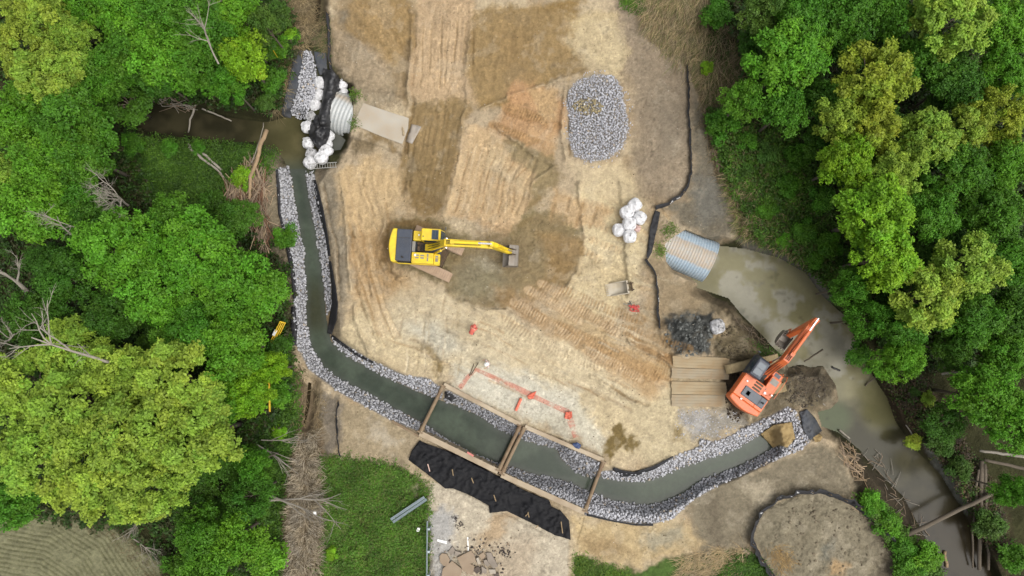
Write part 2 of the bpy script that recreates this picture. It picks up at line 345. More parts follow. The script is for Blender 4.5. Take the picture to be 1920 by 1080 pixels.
zone(A(196,168,130), [(655,440),(720,440),(740,520),(800,560),(780,640),(700,640),(665,560)], 14)
zone(A(146,132,100), [(745,412),(800,408),(870,440),(940,442),(1000,390),(1060,400),(1092,430),(1080,510),(1066,530),(990,530),(950,580),(860,556),(830,525),(795,520),(740,500),(720,460)], 7)
zone(A(136,114,78), [(716,445),(740,415),(800,410),(800,432),(735,440),(726,500),(742,520),(718,500)], 6, 0.8)
zone(A(156,144,118), [(950,440),(1080,470),(1070,530),(960,520)], 10, 0.6)
zone(A(176,166,144), [(885,470),(925,505),(900,515),(860,500)], 8, 0.8)
zone(A(228,210,172), [(1085,345),(1130,330),(1200,360),(1215,470),(1190,560),(1110,600),(1040,560),(1075,530),(1095,440)], 14)
zone(A(226,206,166), [(1130,300),(1220,330),(1180,390),(1110,380)], 12, 0.7)
zone(A(226,208,172), [(690,560),(800,560),(850,570),(940,590),(1010,640),(1120,660),(1250,700),(1268,770),(1230,850),(1160,860),(1100,790),(900,700),(800,690),(720,690),(640,660),(640,620)], 18)
zone(A(200,190,168), [(700,570),(850,560),(900,600),(780,640)], 22, 0.7)
zone(A(226,220,200), [(852,690),(960,690),(1090,755),(1140,840),(1130,850),(845,722)], 12, 0.85)
zone(A(218,214,196), [(890,640),(960,660),(940,720),(860,690)], 20, 0.6)
zone(A(208,180,136), [(1000,585),(1100,595),(1230,660),(1260,700),(1180,720),(1060,660)], 14, 0.6)
zone(A(216,200,166), [(1130,720),(1260,740),(1290,800),(1310,830),(1250,870),(1200,850),(1190,780)], 14)
zone(A(134,116,78), [(1136,850),(1134,820),(1150,800),(1168,806),(1172,820),(1192,812),(1198,838),(1180,842),(1170,828),(1156,850),(1150,862)], 5)
zone(A(138,118,76), [(1262,795),(1280,800),(1276,822),(1262,818)], 7, 0.8)
zone(A(140,122,84), [(785,648),(800,650),(822,690),(815,700),(800,670)], 6, 0.8)
zone(A(142,124,92), [(710,800),(735,790),(742,808),(700,812)], 6)
zone(A(92,92,88), [(1246,590),(1290,584),(1330,590),(1338,640),(1330,664),(1290,668),(1258,662)], 6)
zone(A(82,84,82), [(1256,600),(1300,592),(1328,612),(1326,660),(1262,658)], 8, 0.75, 1, 0.8)
zone(A(128,116,92), [(1338,645),(1370,608),(1405,622),(1440,650),(1440,668),(1400,690),(1345,668)], 8)
zone(A(84,74,58), [(1300,540),(1350,560),(1400,610),(1440,640),(1465,668),(1450,672),(1420,645),(1380,605),(1345,575)], 6)
zone(A(88,80,66), [(1330,560),(1350,575),(1340,600),(1325,590)], 6, 0.7)
zone(A(88,74,58), [(1362,690),(1400,690),(1410,720),(1400,800),(1365,770),(1358,720)], 6)
zone(A(120,110,90), [(1450,690),(1520,690),(1545,690),(1570,725),(1575,755),(1530,772),(1480,770),(1440,790),(1395,790),(1430,770)], 10)
zone(A(100,92,80), [(1490,700),(1560,700),(1570,750),(1500,745)], 14, 0.7)
zone(A(172,166,154), [(1268,770),(1375,770),(1400,790),(1340,825),(1300,820)], 10)
zone(A(192,188,182), [(1274,778),(1330,776),(1322,806),(1300,815)], 8, 0.8, 1, 0.7)
zone(A(146,136,116), [(1290,930),(1345,905),(1440,870),(1540,830),(1590,850),(1608,930),(1560,935),(1450,935),(1400,1030),(1310,1030)], 12)
zone(A(194,182,158), [(1385,900),(1440,905),(1450,940),(1420,950)], 10, 0.8)
zone(A(118,108,92), [(1330,930),(1352,935),(1350,1030),(1330,1020)], 10, 0.7)
zone(A(150,141,120), [(1412,1010),(1435,950),(1500,926),(1570,930),(1640,980),(1690,1060),(1700,1130),(1470,1130)], 4, 1, 0.3)
zone(A(98,90,76), [(1620,970),(1660,1000),(1690,1060),(1680,1100),(1640,1080),(1640,1020)], 12, 0.9)
zone(A(196,166,126), [(1556,1050),(1590,1050),(1586,1082),(1556,1080)], 8, 0.8)
zone(A(104,108,102), [(1535,1020),(1560,1010),(1556,1060),(1540,1050)], 8, 0.6)
zone(A(178,162,134), [(598,752),(640,748),(700,770),(776,812),(770,866),(660,860),(614,850)], 10)
zone(A(140,130,116), [(598,740),(634,752),(634,856),(606,856)], 6)
zone(A(206,194,172), [(690,790),(760,830),(740,850),(690,820)], 10, 0.8)
zone(A(206,184,144), [(1066,968),(1180,980),(1300,984),(1310,1020),(1280,1040),(1180,1064),(1080,1046)], 10)
zone(A(172,148,112), [(1080,1000),(1150,1010),(1190,1040),(1110,1045)], 12, 0.8)
zone(A(170,166,148), [(1200,1000),(1280,985),(1290,1020),(1210,1030)], 12, 0.7)
zone(A(212,200,178), [(806,905),(900,905),(1066,1000),(1066,1300),(806,1300)], 3, 1, 0.15)
zone(A(192,190,186), [(806,955),(850,960),(850,1030),(830,1300),(806,1300)], 8, 0.9)
zone(A(196,170,136), [(930,960),(980,965),(940,1010),(900,1030),(880,1020)], 10, 0.8)
zone(A(196,176,150), [(880,1020),(1000,1000),(980,1300),(850,1300)], 18, 0.5)
zone(A(168,160,132), [(775,890),(806,905),(806,960),(780,940)], 8, 0.9)
zone(A(182,172,150), [(660,184),(700,186),(680,240),(655,240)], 8, 0.8)
zone(A(126,110,84), [(668,262),(700,258),(700,285),(664,290)], 8, 0.8)
zone(A(140,116,78), [(690,245),(750,268),(740,280),(690,265)], 5, 0.8)
# wheel ruts, cleat marks and drag lines
def ribbon(pts, hw, c, period=0, amt=0.8, depth=0.05, soft=2.0, warp=0.25):
    q = np.array(pts, float); pad = hw+soft+12; x0, y0 = q.min(0)-pad; x1, y1 = q.max(0)+pad
    i0, i1 = np.searchsorted(UX, [x0, x1]); j0, j1 = np.searchsorted(VY, [y0, y1]); k_ = (slice(j0, j1), slice(i0, i1))
    if i1 <= i0 or j1 <= j0: return
    d, al, s_ = pline(pts, U[k_]+w1[k_]*26*warp, V[k_]+w2[k_]*26*warp); m = sstep(hw+soft, hw-soft, d)
    m = m*(0.45+0.55*RN[k_])
    if period:
        k = 0.5+0.5*np.sin(2*PI*al/period); mm = m*(0.25+0.75*k)*amt; Z[k_] += m*depth*(k-0.6)
    else: mm = m*amt; Z[k_] -= m*depth
    COL[k_] = COL[k_]*(1-mm[..., None]) + A(*c)*mm[..., None]
RN = sstep(0.3, 0.55, fbm(U, V, 22, 3, 3))
for pts in ([(950,206),(1000,224),(1042,240)], [(922,240),(980,258),(1025,276)]): ribbon(pts, 9, (162,124,84), 5.5, 0.8, 0.07)
for pts in ([(868,255),(850,330),(838,402)],): ribbon(pts, 7, (222,194,154), 6, 0.8, 0.06)
for pts in ([(1005,540),(1070,570),(1150,612),(1290,655)], [(965,570),(1060,618),(1150,660),(1240,712)], [(1025,530),(1120,572),(1200,600)], [(940,600),(1010,640),(1090,680),(1200,700)]): ribbon(pts, 10, (174,140,98), 6.5, 0.75, 0.08)
for pts in ([(1195,645),(1225,664),(1258,680)], [(1200,690),(1230,700),(1262,706)]): ribbon(pts, 12, (172,136,92), 5, 0.75, 0.07)
for r in (30, 38, 46): ribbon([(742+r*math.cos(a), 492+r*0.9*math.sin(a)) for a in (0.5, 0.8, 1.1, 1.4)], 2, (212,190,156), 0, 0.6, -0.02)
rr = random.Random(5)
for i in range(26):                                                # blade lines down the graded strip
    x = rr.uniform(782, 880); y = rr.uniform(-10, 60); l = rr.uniform(50, 140); ribbon([(x,y),(x-rr.uniform(0,7),y+l*0.5),(x-rr.uniform(2,12),min(y+l,188))], rr.uniform(0.8,2), rr.choice([(160,134,100),(170,150,120),(222,200,166)]), 0, 0.6, 0.04, 1.2)
for i in range(26):                                                # diagonal lines, upper left
    x = rr.uniform(648, 735); y = rr.uniform(-5, 90); l = rr.uniform(25, 70); ribbon([(x,y),(x+l*0.75,y+l*0.7)], rr.uniform(0.8,2.4), rr.choice([(134,108,72),(186,158,116),(146,122,90)]), 0, 0.6, 0.05, 1.4)
for i in range(36):                                                # ruts along the haul track
    x = rr.uniform(768, 868); y = rr.uniform(190, 250); l = rr.uniform(50, 140); ribbon([(x,y),(x-l*0.16,y+l)], rr.uniform(0.8,2.5), rr.choice([(124,102,70),(172,146,108),(140,116,80)]), 0, 0.6, 0.05, 1.5)
for i in range(40):                                                # scrape marks in the cut
    x = rr.uniform(865, 1010); y = rr.uniform(265, 330); l = rr.uniform(30, 100); ribbon([(x,y),(x-l*0.33,y+l)], rr.uniform(0.8,2.2), rr.choice([(176,146,110),(226,200,166),(190,168,136)]), 0, 0.55, 0.04, 1.4)
for i in range(70):                                                # long diagonal marks, lower half
    x = rr.uniform(720, 1180); y = rr.uniform(540, 690)+(x-720)*0.1; l = rr.uniform(40, 140); ribbon([(x,y),(x+l*0.5,y+l*0.16),(x+l,y+l*0.42)], rr.uniform(0.8,3), rr.choice([(182,152,112),(232,214,182),(196,182,156),(170,150,120)]), 0, 0.5, 0.04, 1.6)
for i in range(40):                                                # left flank, sweeping downhill
    x = rr.uniform(648, 730); y = rr.uniform(310, 560); l = rr.uniform(40, 110); ribbon([(x,y),(x+l*0.1,y+l*0.5),(x+l*0.3,y+l)], rr.uniform(0.8,3), rr.choice([(184,152,110),(226,200,160),(172,150,122)]), 0, 0.5, 0.04, 1.8)
for i in range(50):                                                # pushed soil round the digging
    a = rr.uniform(0, 6.28); x = 960+rr.gauss(0, 70); y = 500+rr.gauss(0, 35); l = rr.uniform(20, 70); t_ = rr.uniform(-0.4, 0.7); ribbon([(x,y),(x+l*math.cos(t_),y+l*math.sin(t_))], rr.uniform(1,4), rr.choice([(134,112,78),(168,154,128),(148,126,92),(186,170,142)]), 0, 0.4, 0.05, 2.2)
for i in range(60):
    x = rr.uniform(1090, 1230); y = rr.uniform(330, 600); l = rr.uniform(15, 60); t_ = rr.uniform(0.2, 1.3); ribbon([(x,y),(x+l*math.cos(t_),y+l*math.sin(t_))], rr.uniform(1,4), rr.choice([(198,170,128),(230,214,178),(190,178,152)]), 0, 0.45, 0.04, 2.2)

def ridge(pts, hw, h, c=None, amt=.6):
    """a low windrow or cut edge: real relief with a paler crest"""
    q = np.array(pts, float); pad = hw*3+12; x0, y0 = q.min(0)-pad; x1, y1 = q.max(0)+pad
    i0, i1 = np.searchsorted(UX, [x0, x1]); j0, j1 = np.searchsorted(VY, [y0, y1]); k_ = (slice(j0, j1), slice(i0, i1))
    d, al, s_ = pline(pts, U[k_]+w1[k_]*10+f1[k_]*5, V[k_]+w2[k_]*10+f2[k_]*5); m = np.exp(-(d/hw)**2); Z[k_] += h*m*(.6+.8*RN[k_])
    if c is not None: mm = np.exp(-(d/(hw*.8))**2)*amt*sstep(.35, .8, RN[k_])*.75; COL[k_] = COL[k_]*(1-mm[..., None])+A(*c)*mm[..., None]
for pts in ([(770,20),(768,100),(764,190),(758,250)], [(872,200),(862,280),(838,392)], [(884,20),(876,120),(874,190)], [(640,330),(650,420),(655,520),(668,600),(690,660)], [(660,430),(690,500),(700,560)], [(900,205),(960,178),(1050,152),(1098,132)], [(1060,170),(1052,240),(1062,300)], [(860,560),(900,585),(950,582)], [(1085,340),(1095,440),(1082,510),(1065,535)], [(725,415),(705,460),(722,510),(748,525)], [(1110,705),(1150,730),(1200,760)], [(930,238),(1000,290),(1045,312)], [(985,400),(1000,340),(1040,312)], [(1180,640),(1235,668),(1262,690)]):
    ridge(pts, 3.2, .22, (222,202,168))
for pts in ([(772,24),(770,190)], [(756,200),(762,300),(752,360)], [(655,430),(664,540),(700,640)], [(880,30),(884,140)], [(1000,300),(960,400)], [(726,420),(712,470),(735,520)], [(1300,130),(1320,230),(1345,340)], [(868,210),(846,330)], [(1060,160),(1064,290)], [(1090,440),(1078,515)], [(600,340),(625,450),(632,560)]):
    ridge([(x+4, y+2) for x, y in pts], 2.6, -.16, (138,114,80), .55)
for x0, y0, x1, y1 in ((1110,450,1160,470),(1120,420,1165,445),(1135,395,1190,410),(1100,380,1150,395),(1085,465,1130,490)): ribbon([(x0,y0),(x1,y1)], 7, (222,192,150), 9, .6, .08)
for pts in ([(800,215),(850,240),(835,300)], [(905,445),(960,430),(1010,410)], [(880,545),(960,560),(1040,530)]): ribbon(pts, 8, (132,110,76), 0, .5, .06, 4)
for i in range(16):                                                # fresh blade cuts, upper middle
    x = rr.uniform(885, 1060); y = rr.uniform(20, 150); l = rr.uniform(20, 60); ribbon([(x,y),(x+l*.3,y+l*.6),(x+l*.2,y+l)], rr.uniform(1,3), rr.choice([(138,112,74),(176,150,108)]), 0, .5, .05, 2)
for x, y in ((975,165),(1000,150),(1010,185),(960,190),(1030,205)): zone(A(206,166,122), [(x-14,y-12),(x+12,y-14),(x+14,y+10),(x-12,y+14)], 2, .6)

# ---- close tracing of the worked ground (second pass, crisper edges)
def q1(*p): return [(600+x/2.559, y/2.559) for x, y in p]
def q2(*p): return [(600+x/2.559, 375+y/2.559) for x, y in p]
def patch(c, p, soft=3.0, amt=.85, warp=.6): zone(A(*c), p, soft*1.9, amt*.92, warp)
patch((178,160,134), q1((50,200),(60,120),(150,170),(300,240),(340,330),(320,450),(180,400),(60,330)), 5)
patch((174,148,108), q1((120,130),(200,-60),(420,-60),(430,200),(380,300),(330,290),(230,220)), 4)
patch((206,180,146), q1((480,-60),(750,-60),(735,80),(720,130),(705,260),(735,480),(690,470),(560,480),(450,470),(420,330),(450,200)), 4)
patch((170,146,108), q1((740,60),(1000,40),(1180,60),(1210,130),(1190,220),(1280,330),(1180,340),(1060,390),(930,400),(880,480),(740,480),(700,260),(720,130)), 4)
patch((158,132,94), q1((860,150),(980,120),(1050,260),(1040,340),(920,380),(820,330)), 14, .5)
patch((162,140,104), q1((430,500),(720,470),(700,560),(650,700),(590,960),(420,920),(390,860),(430,680)), 4)
patch((134,114,80), q1((420,740),(600,720),(580,940),(430,920)), 12, .5)
patch((206,166,126), q1((920,400),(1000,400),(1010,500),(900,490)), 2.5)
patch((200,172,132), q1((1010,420),(1140,440),(1130,580),(1040,560)), 3)
patch((210,176,136), q1((1040,600),(1130,620),(1130,750),(1060,730),(940,650),(1000,620)), 4)
patch((208,182,144), q1((750,610),(840,640),(920,720),(1020,780),(1040,830),(1000,940),(960,1060),(640,1040),(590,980),(650,800)), 3)
patch((220,200,164), q1((820,700),(880,720),(900,800),(1000,840),(980,920),(880,860),(780,800)), 6, .6)
patch((160,144,112), q1((880,700),(960,690),(1060,740),(1130,770),(1140,850),(1100,920),(1000,960),(1030,860),(1010,800),(930,770)), 3)
patch((218,200,164), q1((1170,200),(1270,100),(1400,80),(1460,150),(1450,330),(1380,360),(1290,320)), 4)
patch((168,152,130), q1((1460,130),(1700,260),(1770,380),(1780,860),(1640,980),(1500,940),(1490,400)), 8, .8)
patch((148,138,122), q1((1600,480),(1740,520),(1760,740),(1620,760)), 14, .6)
patch((218,200,166), q1((1200,790),(1440,770),(1520,950),(1380,980),(1250,900)), 7)
patch((208,178,138), q1((1110,900),(1240,940),(1390,1010),(1340,1080),(1100,1080)), 4)
patch((188,158,118), q2((170,180),(290,180),(300,330),(400,380),(420,500),(330,560),(280,620),(220,460)), 6)
patch((224,208,176), q2((260,560),(380,420),(600,420),(700,500),(820,540),(950,600),(1240,700),(1520,860),(1580,960),(1250,900),(800,790),(560,760),(480,660),(300,660)), 7, .8)
patch((208,206,192), q2((420,590),(560,580),(640,640),(700,720),(560,760),(460,660)), 9, .7)
patch((228,222,204), q2((620,880),(740,800),(900,810),(1050,860),(1250,900),(1220,1000),(960,1060)), 7, .8)
patch((140,114,78), q2((285,200),(330,115),(450,95),(570,140),(580,180),(430,120),(350,140),(325,220),(330,310),(290,300)), 3, .75)
patch((152,134,102), q2((870,180),(1010,130),(1040,60),(1200,70),(1180,130),(1250,180),(1270,260),(1230,310),(1210,390),(1080,400),(1010,440),(960,480),(900,520),(830,520),(720,520),(640,470),(610,440),(600,360),(640,290),(700,240)), 3)
patch((152,146,122), q2((640,340),(760,260),(850,330),(900,420),(720,500),(640,440)), 8, .7)
patch((178,170,148), q2((760,280),(800,262),(850,310),(870,340),(780,330)), 4, .7)
patch((162,134,94), q2((1040,160),(1250,180),(1270,250),(1200,390),(1090,400),(1100,280)), 5, .8)
patch((164,134,94), q2((820,400),(960,440),(1060,470),(940,520),(860,500)), 4, .7)
patch((194,160,118), q2((900,500),(1000,490),(1250,660),(1560,760),(1680,860),(1600,960),(1500,900),(1240,710),(1000,580)), 6, .75)
patch((230,210,174), q2((975,710),(1060,750),(1180,800),(1100,800),(1000,750)), 3)
patch((216,196,158), q2((1240,290),(1330,280),(1500,300),(1480,380),(1380,480),(1260,420),(1200,390)), 6, .7)
patch((150,128,88), q2((480,700),(520,710),(580,790),(560,830),(520,760)), 3, .8)
for p_ in (q2((930,490),(1080,580),(1240,690)), q2((1060,405),(1180,480),(1300,560),(1420,640)), q2((1290,720),(1420,790),(1540,860)), q2((1000,430),(1120,500),(1240,580))):
    ribbon(p_, 9, (172,138,98), 0, .6, .05, 3); ribbon(p_, 8, (232,208,172), 5.2, .8, .10, 1.5)
for p_ in (q2((1540,705),(1700,780)), q1((890,510),(1000,550),(1125,600)), q1((830,600),(950,650),(1060,700))):
    ribbon(p_, 8, (162,126,86), 0, .7, .05, 2); ribbon(p_, 8, (206,172,130), 5.0, .7, .09, 1.5)
ribbon(q1((730,620),(690,780),(625,1000)), 8, (228,204,166), 5.0, .75, .08, 2)
ribbon(q1((425,190),(405,350),(412,500)), 5, (138,118,88), 0, .7, .12, 3)
for x_ in (500, 540, 590, 612, 660, 700): ribbon(q1((x_,rr.randrange(60,120)),(x_-8,200),(x_-14,rr.randrange(300,440))), rr.uniform(.8,1.6), (160,136,102), 0, .7, .06, 1.2)
for k_ in range(9): ribbon(q1((150+k_*30,20+k_*9),(260+k_*28,120+k_*12),(340+k_*14,250)), rr.uniform(.8,2), rr.choice([(138,112,74),(190,164,124)]), 0, .6, .06, 1.4)
for k_ in range(8): ribbon(q1((440+k_*30,540),(425+k_*28,700),(400+k_*26,900)), rr.uniform(1,2.5), rr.choice([(128,106,72),(174,148,110)]), 0, .55, .06, 1.5)
for k_ in range(10): ribbon(q1((720+k_*30,680+k_*14),(690+k_*28,850),(650+k_*30,1020)), rr.uniform(.8,2), rr.choice([(182,150,112),(226,204,170)]), 0, .6, .05, 1.3)
for k_ in range(4): ribbon(q1((1130+k_*66,930+k_*22),(1105+k_*62,1060+k_*10)), 3, (172,142,104), 0, .6, .08, 2)
for k_ in range(7): ribbon(q2((150+k_*14,190),(185+k_*14,360),(240+k_*12,520),(280+k_*18,660)), rr.uniform(1,2.6), rr.choice([(226,200,162),(170,140,100)]), 0, .6, .06, 1.6)
for k_ in range(26): x_ = rr.uniform(380,700); y_ = rr.uniform(430,760); ribbon(q2((x_,y_),(x_+rr.uniform(-30,10),y_+rr.uniform(40,110))), rr.uniform(.8,2.2), rr.choice([(196,178,144),(236,222,194),(178,158,128)]), 0, .5, .05, 1.4)
for k_ in range(26): x_ = rr.uniform(700,1500); y_ = rr.uniform(560,880); l_ = rr.uniform(60,240); ribbon(q2((x_,y_),(x_+l_*.5,y_+l_*.2),(x_+l_,y_+l_*.5)), rr.uniform(.8,2.2), rr.choice([(182,150,110),(236,220,188),(206,196,172)]), 0, .55, .05, 1.4)
ribbon(q2((1400,890),(1480,950),(1580,985)), 3, (150,124,86), 0, .7, .08, 2)
# general mottling: clods, damp spots, pale dust
m = site
paint(A(120,106,84), m*sstep(0.62, 0.70, fbm(U, V, 20, 5, 7)), 0.16)
paint(A(228,216,192), m*sstep(0.60, 0.68, fbm(U, V, 26, 5, 1)), 0.14)
paint(A(150,140,122), m*sstep(0.60, 0.66, fbm(U, V, 48, 5, 3)), 0.12)
def streak(ang, ln, wd, seed):
    a = math.radians(ang); xs = UW*math.cos(a)+VW*math.sin(a); ys = -UW*math.sin(a)+VW*math.cos(a); return fbm(xs/ln*10, ys/wd*10, 10, 4, seed)-0.5
low = sstep(420, 560, V+0.15*(U-960)); right = sstep(1020, 1120, U)
sk = (streak(100, 70, 5, 1)*(1-low)*(1-0.6*right) + streak(24, 80, 5, 4)*low + streak(60, 40, 6, 2)*right*(1-low)*0.6)
dirt = site*(1-sstep(0, -20, -np.minimum(np.minimum(dist(CHANNEL), dist(POND)), 40)+20)*0)
COL = COL*(1+site*sk*0.24)[..., None]; Z = Z + site*sk*0.12*sstep(8, 30, np.minimum(dist(CHANNEL), dist(POND)))
gr = fbm(U, V, 7, 3, 2); COL = COL*(0.80+0.40*gr)[..., None]
sp_ = sstep(0.66, 0.8, vnoise(U, V, 3.2, 4))*sstep(0.45, 0.65, fbm(U, V, 40, 3, 0)); COL = COL*(1-0.22*site*sp_)[..., None]
sp_ = sstep(0.72, 0.86, vnoise(U, V, 3.6, 6))*sstep(0.5, 0.65, fbm(U, V, 50, 3, 5)); COL = COL*(1+0.28*site*sp_)[..., None]
for pp in list(RIP.values())+[[(570,95),(584,96),(594,140),(596,160),(580,205),(560,224),(546,214),(558,165)]]: zone(A(150,150,152), grow_in(pp), 2, .9, 0)
zone(A(160,158,156), grow_in(gp), 4, .8, 0)
lum = COL.mean(-1, keepdims=True); COL = np.clip(lum+(COL-lum)*(1+0.08*site[..., None]), 0.005, 0.9)
# hydro-colours under the water line: wet mud
wet = np.zeros(U.shape)
for wp in (CHANNEL, CREEK, POND, POOL): wet = np.maximum(wet, sstep(6, -2, dist(wp)))
COL = COL*(1-0.4*wet[..., None])

def lattice(Zs, u, v):
    i = np.clip(np.searchsorted(UX, u)-1, 0, len(UX)-2); j = np.clip(np.searchsorted(VY, v)-1, 0, len(VY)-2)
    fu = np.clip((u-UX[i])/(UX[i+1]-UX[i]), 0, 1); fv = np.clip((v-VY[j])/(VY[j+1]-VY[j]), 0, 1)
    return (Zs[j,i]*(1-fu)+Zs[j,i+1]*fu)*(1-fv)+(Zs[j+1,i]*(1-fu)+Zs[j+1,i+1]*fu)*fv
def gz(u, v): return lattice(Z, np.asarray(u, float), np.asarray(v, float))
def G(u, v, dz=0.0):
    z = float(gz(u, v))+dz; return PV(u, v, z)
X_, Y_, Z_ = P(U, V, Z)
# the rim of the sheet runs out to the horizon
for s_ in (np.s_[0, :], np.s_[-1, :], np.s_[:, 0], np.s_[:, -1]):
    X_[s_] *= 9; Y_[s_] *= 9; Z_[s_] = -0.3
nv, nu = U.shape; idx = np.arange(nv*nu).reshape(nv, nu)
quads = np.stack([idx[1:, :-1], idx[1:, 1:], idx[:-1, 1:], idx[:-1, :-1]], -1).reshape(-1, 4)
M_ground = attr_mat('soil', 0.96, ((5.5, 0.20), (19.0, 0.20), (2.0, 0.12)), 1.0, 5.0, 0.15, 0.16)
ground = link('ground', np_mesh('ground', np.stack([X_, Y_, Z_], -1).reshape(-1, 3), quads, M_ground, COL.reshape(-1, 3), True))
tag(ground, kind='structure')

# ================================================================ WATER
def sheet_tri(poly, step, jit=0.3, seed=1):
    """triangulated plan outline with interior points; returns uv points and triangles"""
    r = np.random.RandomState(seed); pts = []
    for (ax, ay), (bx, by) in zip(poly, poly[1:]+poly[:1]):
        n = max(1, int(math.hypot(bx-ax, by-ay)/step))
        for k in range(n): pts.append((ax+(bx-ax)*k/n, ay+(by-ay)*k/n))
    nb = len(pts); p = np.array(poly, float); x0, y0 = p.min(0); x1, y1 = p.max(0)
    gx, gy = np.meshgrid(np.arange(x0, x1, step), np.arange(y0, y1, step)); gx = gx+r.uniform(-jit, jit, gx.shape)*step; gy = gy+r.uniform(-jit, jit, gy.shape)*step
    k = sdf(poly, gx, gy) < -0.45*step; pts += list(zip(gx[k], gy[k]))
    out = delaunay_2d_cdt([Vector(q) for q in pts], [(i, (i+1) % nb) for i in range(nb)], [], 1, 1e-4)
    tri = [f for f in out[2] if len(f) == 3]
    return np.array([(q.x, q.y) for q in out[0]]), tri
def grow(poly, d):
    c = np.array(poly, float); q = np.roll(c, -1, 0); pr = np.roll(c, 1, 0); t = q-pr; n = np.stack([t[:, 1], -t[:, 0]], 1); n /= np.linalg.norm(n, axis=1)[:, None]+1e-9
    a = np.sum(c[:, 0]*q[:, 1]-q[:, 0]*c[:, 1]); return [tuple(x) for x in c + n*d*(1 if a > 0 else -1)]
def water_mat(name, rough=0.12, spec=0.5, fine=((2.0, 0.10),), ripple=0.06):
    m = attr_mat(name, rough, fine, 0, spec=spec); t = m.node_tree; b = t.nodes['Principled BSDF']
    bump(t, b, noise_out(t, 6.0, 3, 0.5), ripple, 0.04); b.inputs['IOR'].default_value = 1.33; return m
def water(name, poly, colfn, m, z=WL, step=7):
    uv, tri = sheet_tri(poly, step); x, y, zz = P(uv[:, 0], uv[:, 1], z)
    v = np.stack([x, y, np.full(len(x), z)], 1)
    me = np_mesh(name, v, np.array([t if True else t for t in tri]), m, colfn(uv[:, 0], uv[:, 1]), False)
    bm = bmesh.new(); bm.from_mesh(me); bmesh.ops.recalc_face_normals(bm, faces=bm.faces)
    if sum(f.normal.z for f in bm.faces) < 0: bmesh.ops.reverse_faces(bm, faces=bm.faces)
    bm.to_mesh(me); bm.free()
    return tag(link(name, me), kind='structure')
def mixn(a, b, t): return np.array(a)[None, :]*(1-t[:, None]) + np.array(b)[None, :]*t[:, None]
def ch_col(u, v):
    t = sstep(0.4, 0.65, fbm(u, v, 40, 3, 2)); c = mixn(A(70,79,68), A(86,96,82), t)
    brown = sstep(500, 560, v)*sstep(640, 600, v)*sstep(640, 600, u); c = c*(1-brown[:, None]*0.8)+A(70,70,52)*brown[:, None]*0.8
    g = sstep(1130, 1260, u); c = c*(1-g[:, None])+A(82,92,76)*g[:, None]
    d = -sdf(CHANNEL, u, v); e = sstep(14, 2, d)[:, None]*0.5; c = c*(1-e)+A(96,98,92)*e
    k = sstep(0.5, 0.7, fbm(u, v, 6, 3, 5))[:, None]*0.35; return c*(1-k)+A(74,80,68)*k
def creek_col(u, v):
    t = sstep(0.4, 0.62, fbm(u, v, 40, 3, 3)); c = mixn(A(52,50,36), A(70,66,48), t)
    r = sstep(420, 560, u)[:, None]; c = c*(1-r)+mixn(A(90,86,58), A(104,98,68), t)*r  # left reach stays darker: shade under the trees put into the water colour
    b = sstep(285, 320, v)[:, None]; return c*(1-b)+A(82,86,70)*b
def pond_col(u, v):
    n = fbm(u, v, 60, 4, 4); c = mixn(A(138,132,98), A(152,146,112), sstep(0.4, 0.6, n))
    up = sstep(470, 660, v)
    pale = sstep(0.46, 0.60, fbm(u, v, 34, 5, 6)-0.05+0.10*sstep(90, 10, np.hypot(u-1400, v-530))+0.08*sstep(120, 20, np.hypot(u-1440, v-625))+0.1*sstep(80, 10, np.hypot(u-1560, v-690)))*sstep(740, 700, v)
    c = c*(1-0.75*pale[:, None])+A(178,174,158)*0.75*pale[:, None]  # pale patches: cloud reflection put into the water colour, together with silt
    rim = sstep(24, 4, -sdf(POND, u, v)); c = c*(1-0.35*rim[:, None])+A(124,120,98)*0.35*rim[:, None]
    e = sstep(1545, 1585, u+0.0*v)*sstep(600, 560, v)*0
    lo = sstep(742, 772, v+(fbm(u, v, 30, 3, 1)-0.5)*36); c = c*(1-lo[:, None])+mixn(A(70,67,49), A(88,84,62), sstep(0.4, 0.6, n))*lo[:, None]
    yl = sstep(60, 30, np.hypot((u-1655), (v-745)*0.7))*sstep(700, 720, v); c = c*(1-0.8*yl[:, None])+A(126,122,84)*0.8*yl[:, None]
    gr = sstep(56, 26, np.hypot((u-1555), (v-785)*1.2)); c = c*(1-0.75*gr[:, None])+A(92,104,72)*0.75*gr[:, None]
    dk = sstep(860, 1000, v)[:, None]; c = c*(1-dk)+mixn(A(46,41,29), A(60,53,38), sstep(0.4, 0.6, n))*dk
    dots = sstep(0.70, 0.78, fbm(u, v, 16, 4, 7)); return c*(1-0.3*dots[:, None])
M_ch = water_mat('channel_water', 0.12, 0.28, ((1.4, 0.10), (5.0, 0.10)))
M_creek = water_mat('creek_water', 0.16, 0.2, ((1.0, 0.12),))
M_pond = water_mat('muddy_pond_water', 0.20, 0.2, ((0.8, 0.08), (3.0, 0.05)))
water('channel_water', grow(CHANNEL, 3), ch_col, M_ch, WL, 5)
water('creek_water', grow(CREEK[:1]+CREEK[1:], 5), creek_col, M_creek, WL-0.004, 5)
water('culvert_pool_water', grow(POOL, 4), lambda u, v: mixn(A(96,98,92), A(120,120,112), fbm(u, v, 20, 2, 2)), M_creek, WL-0.008)
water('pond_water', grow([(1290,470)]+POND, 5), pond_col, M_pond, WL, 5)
for p_ in (DITCH_S, DITCH_N): water('ditch_water', grow(p_, 4), lambda u, v: mixn(A(44,38,28), A(66,56,40), fbm(u, v, 12, 2, 2)), M_creek, -0.93)

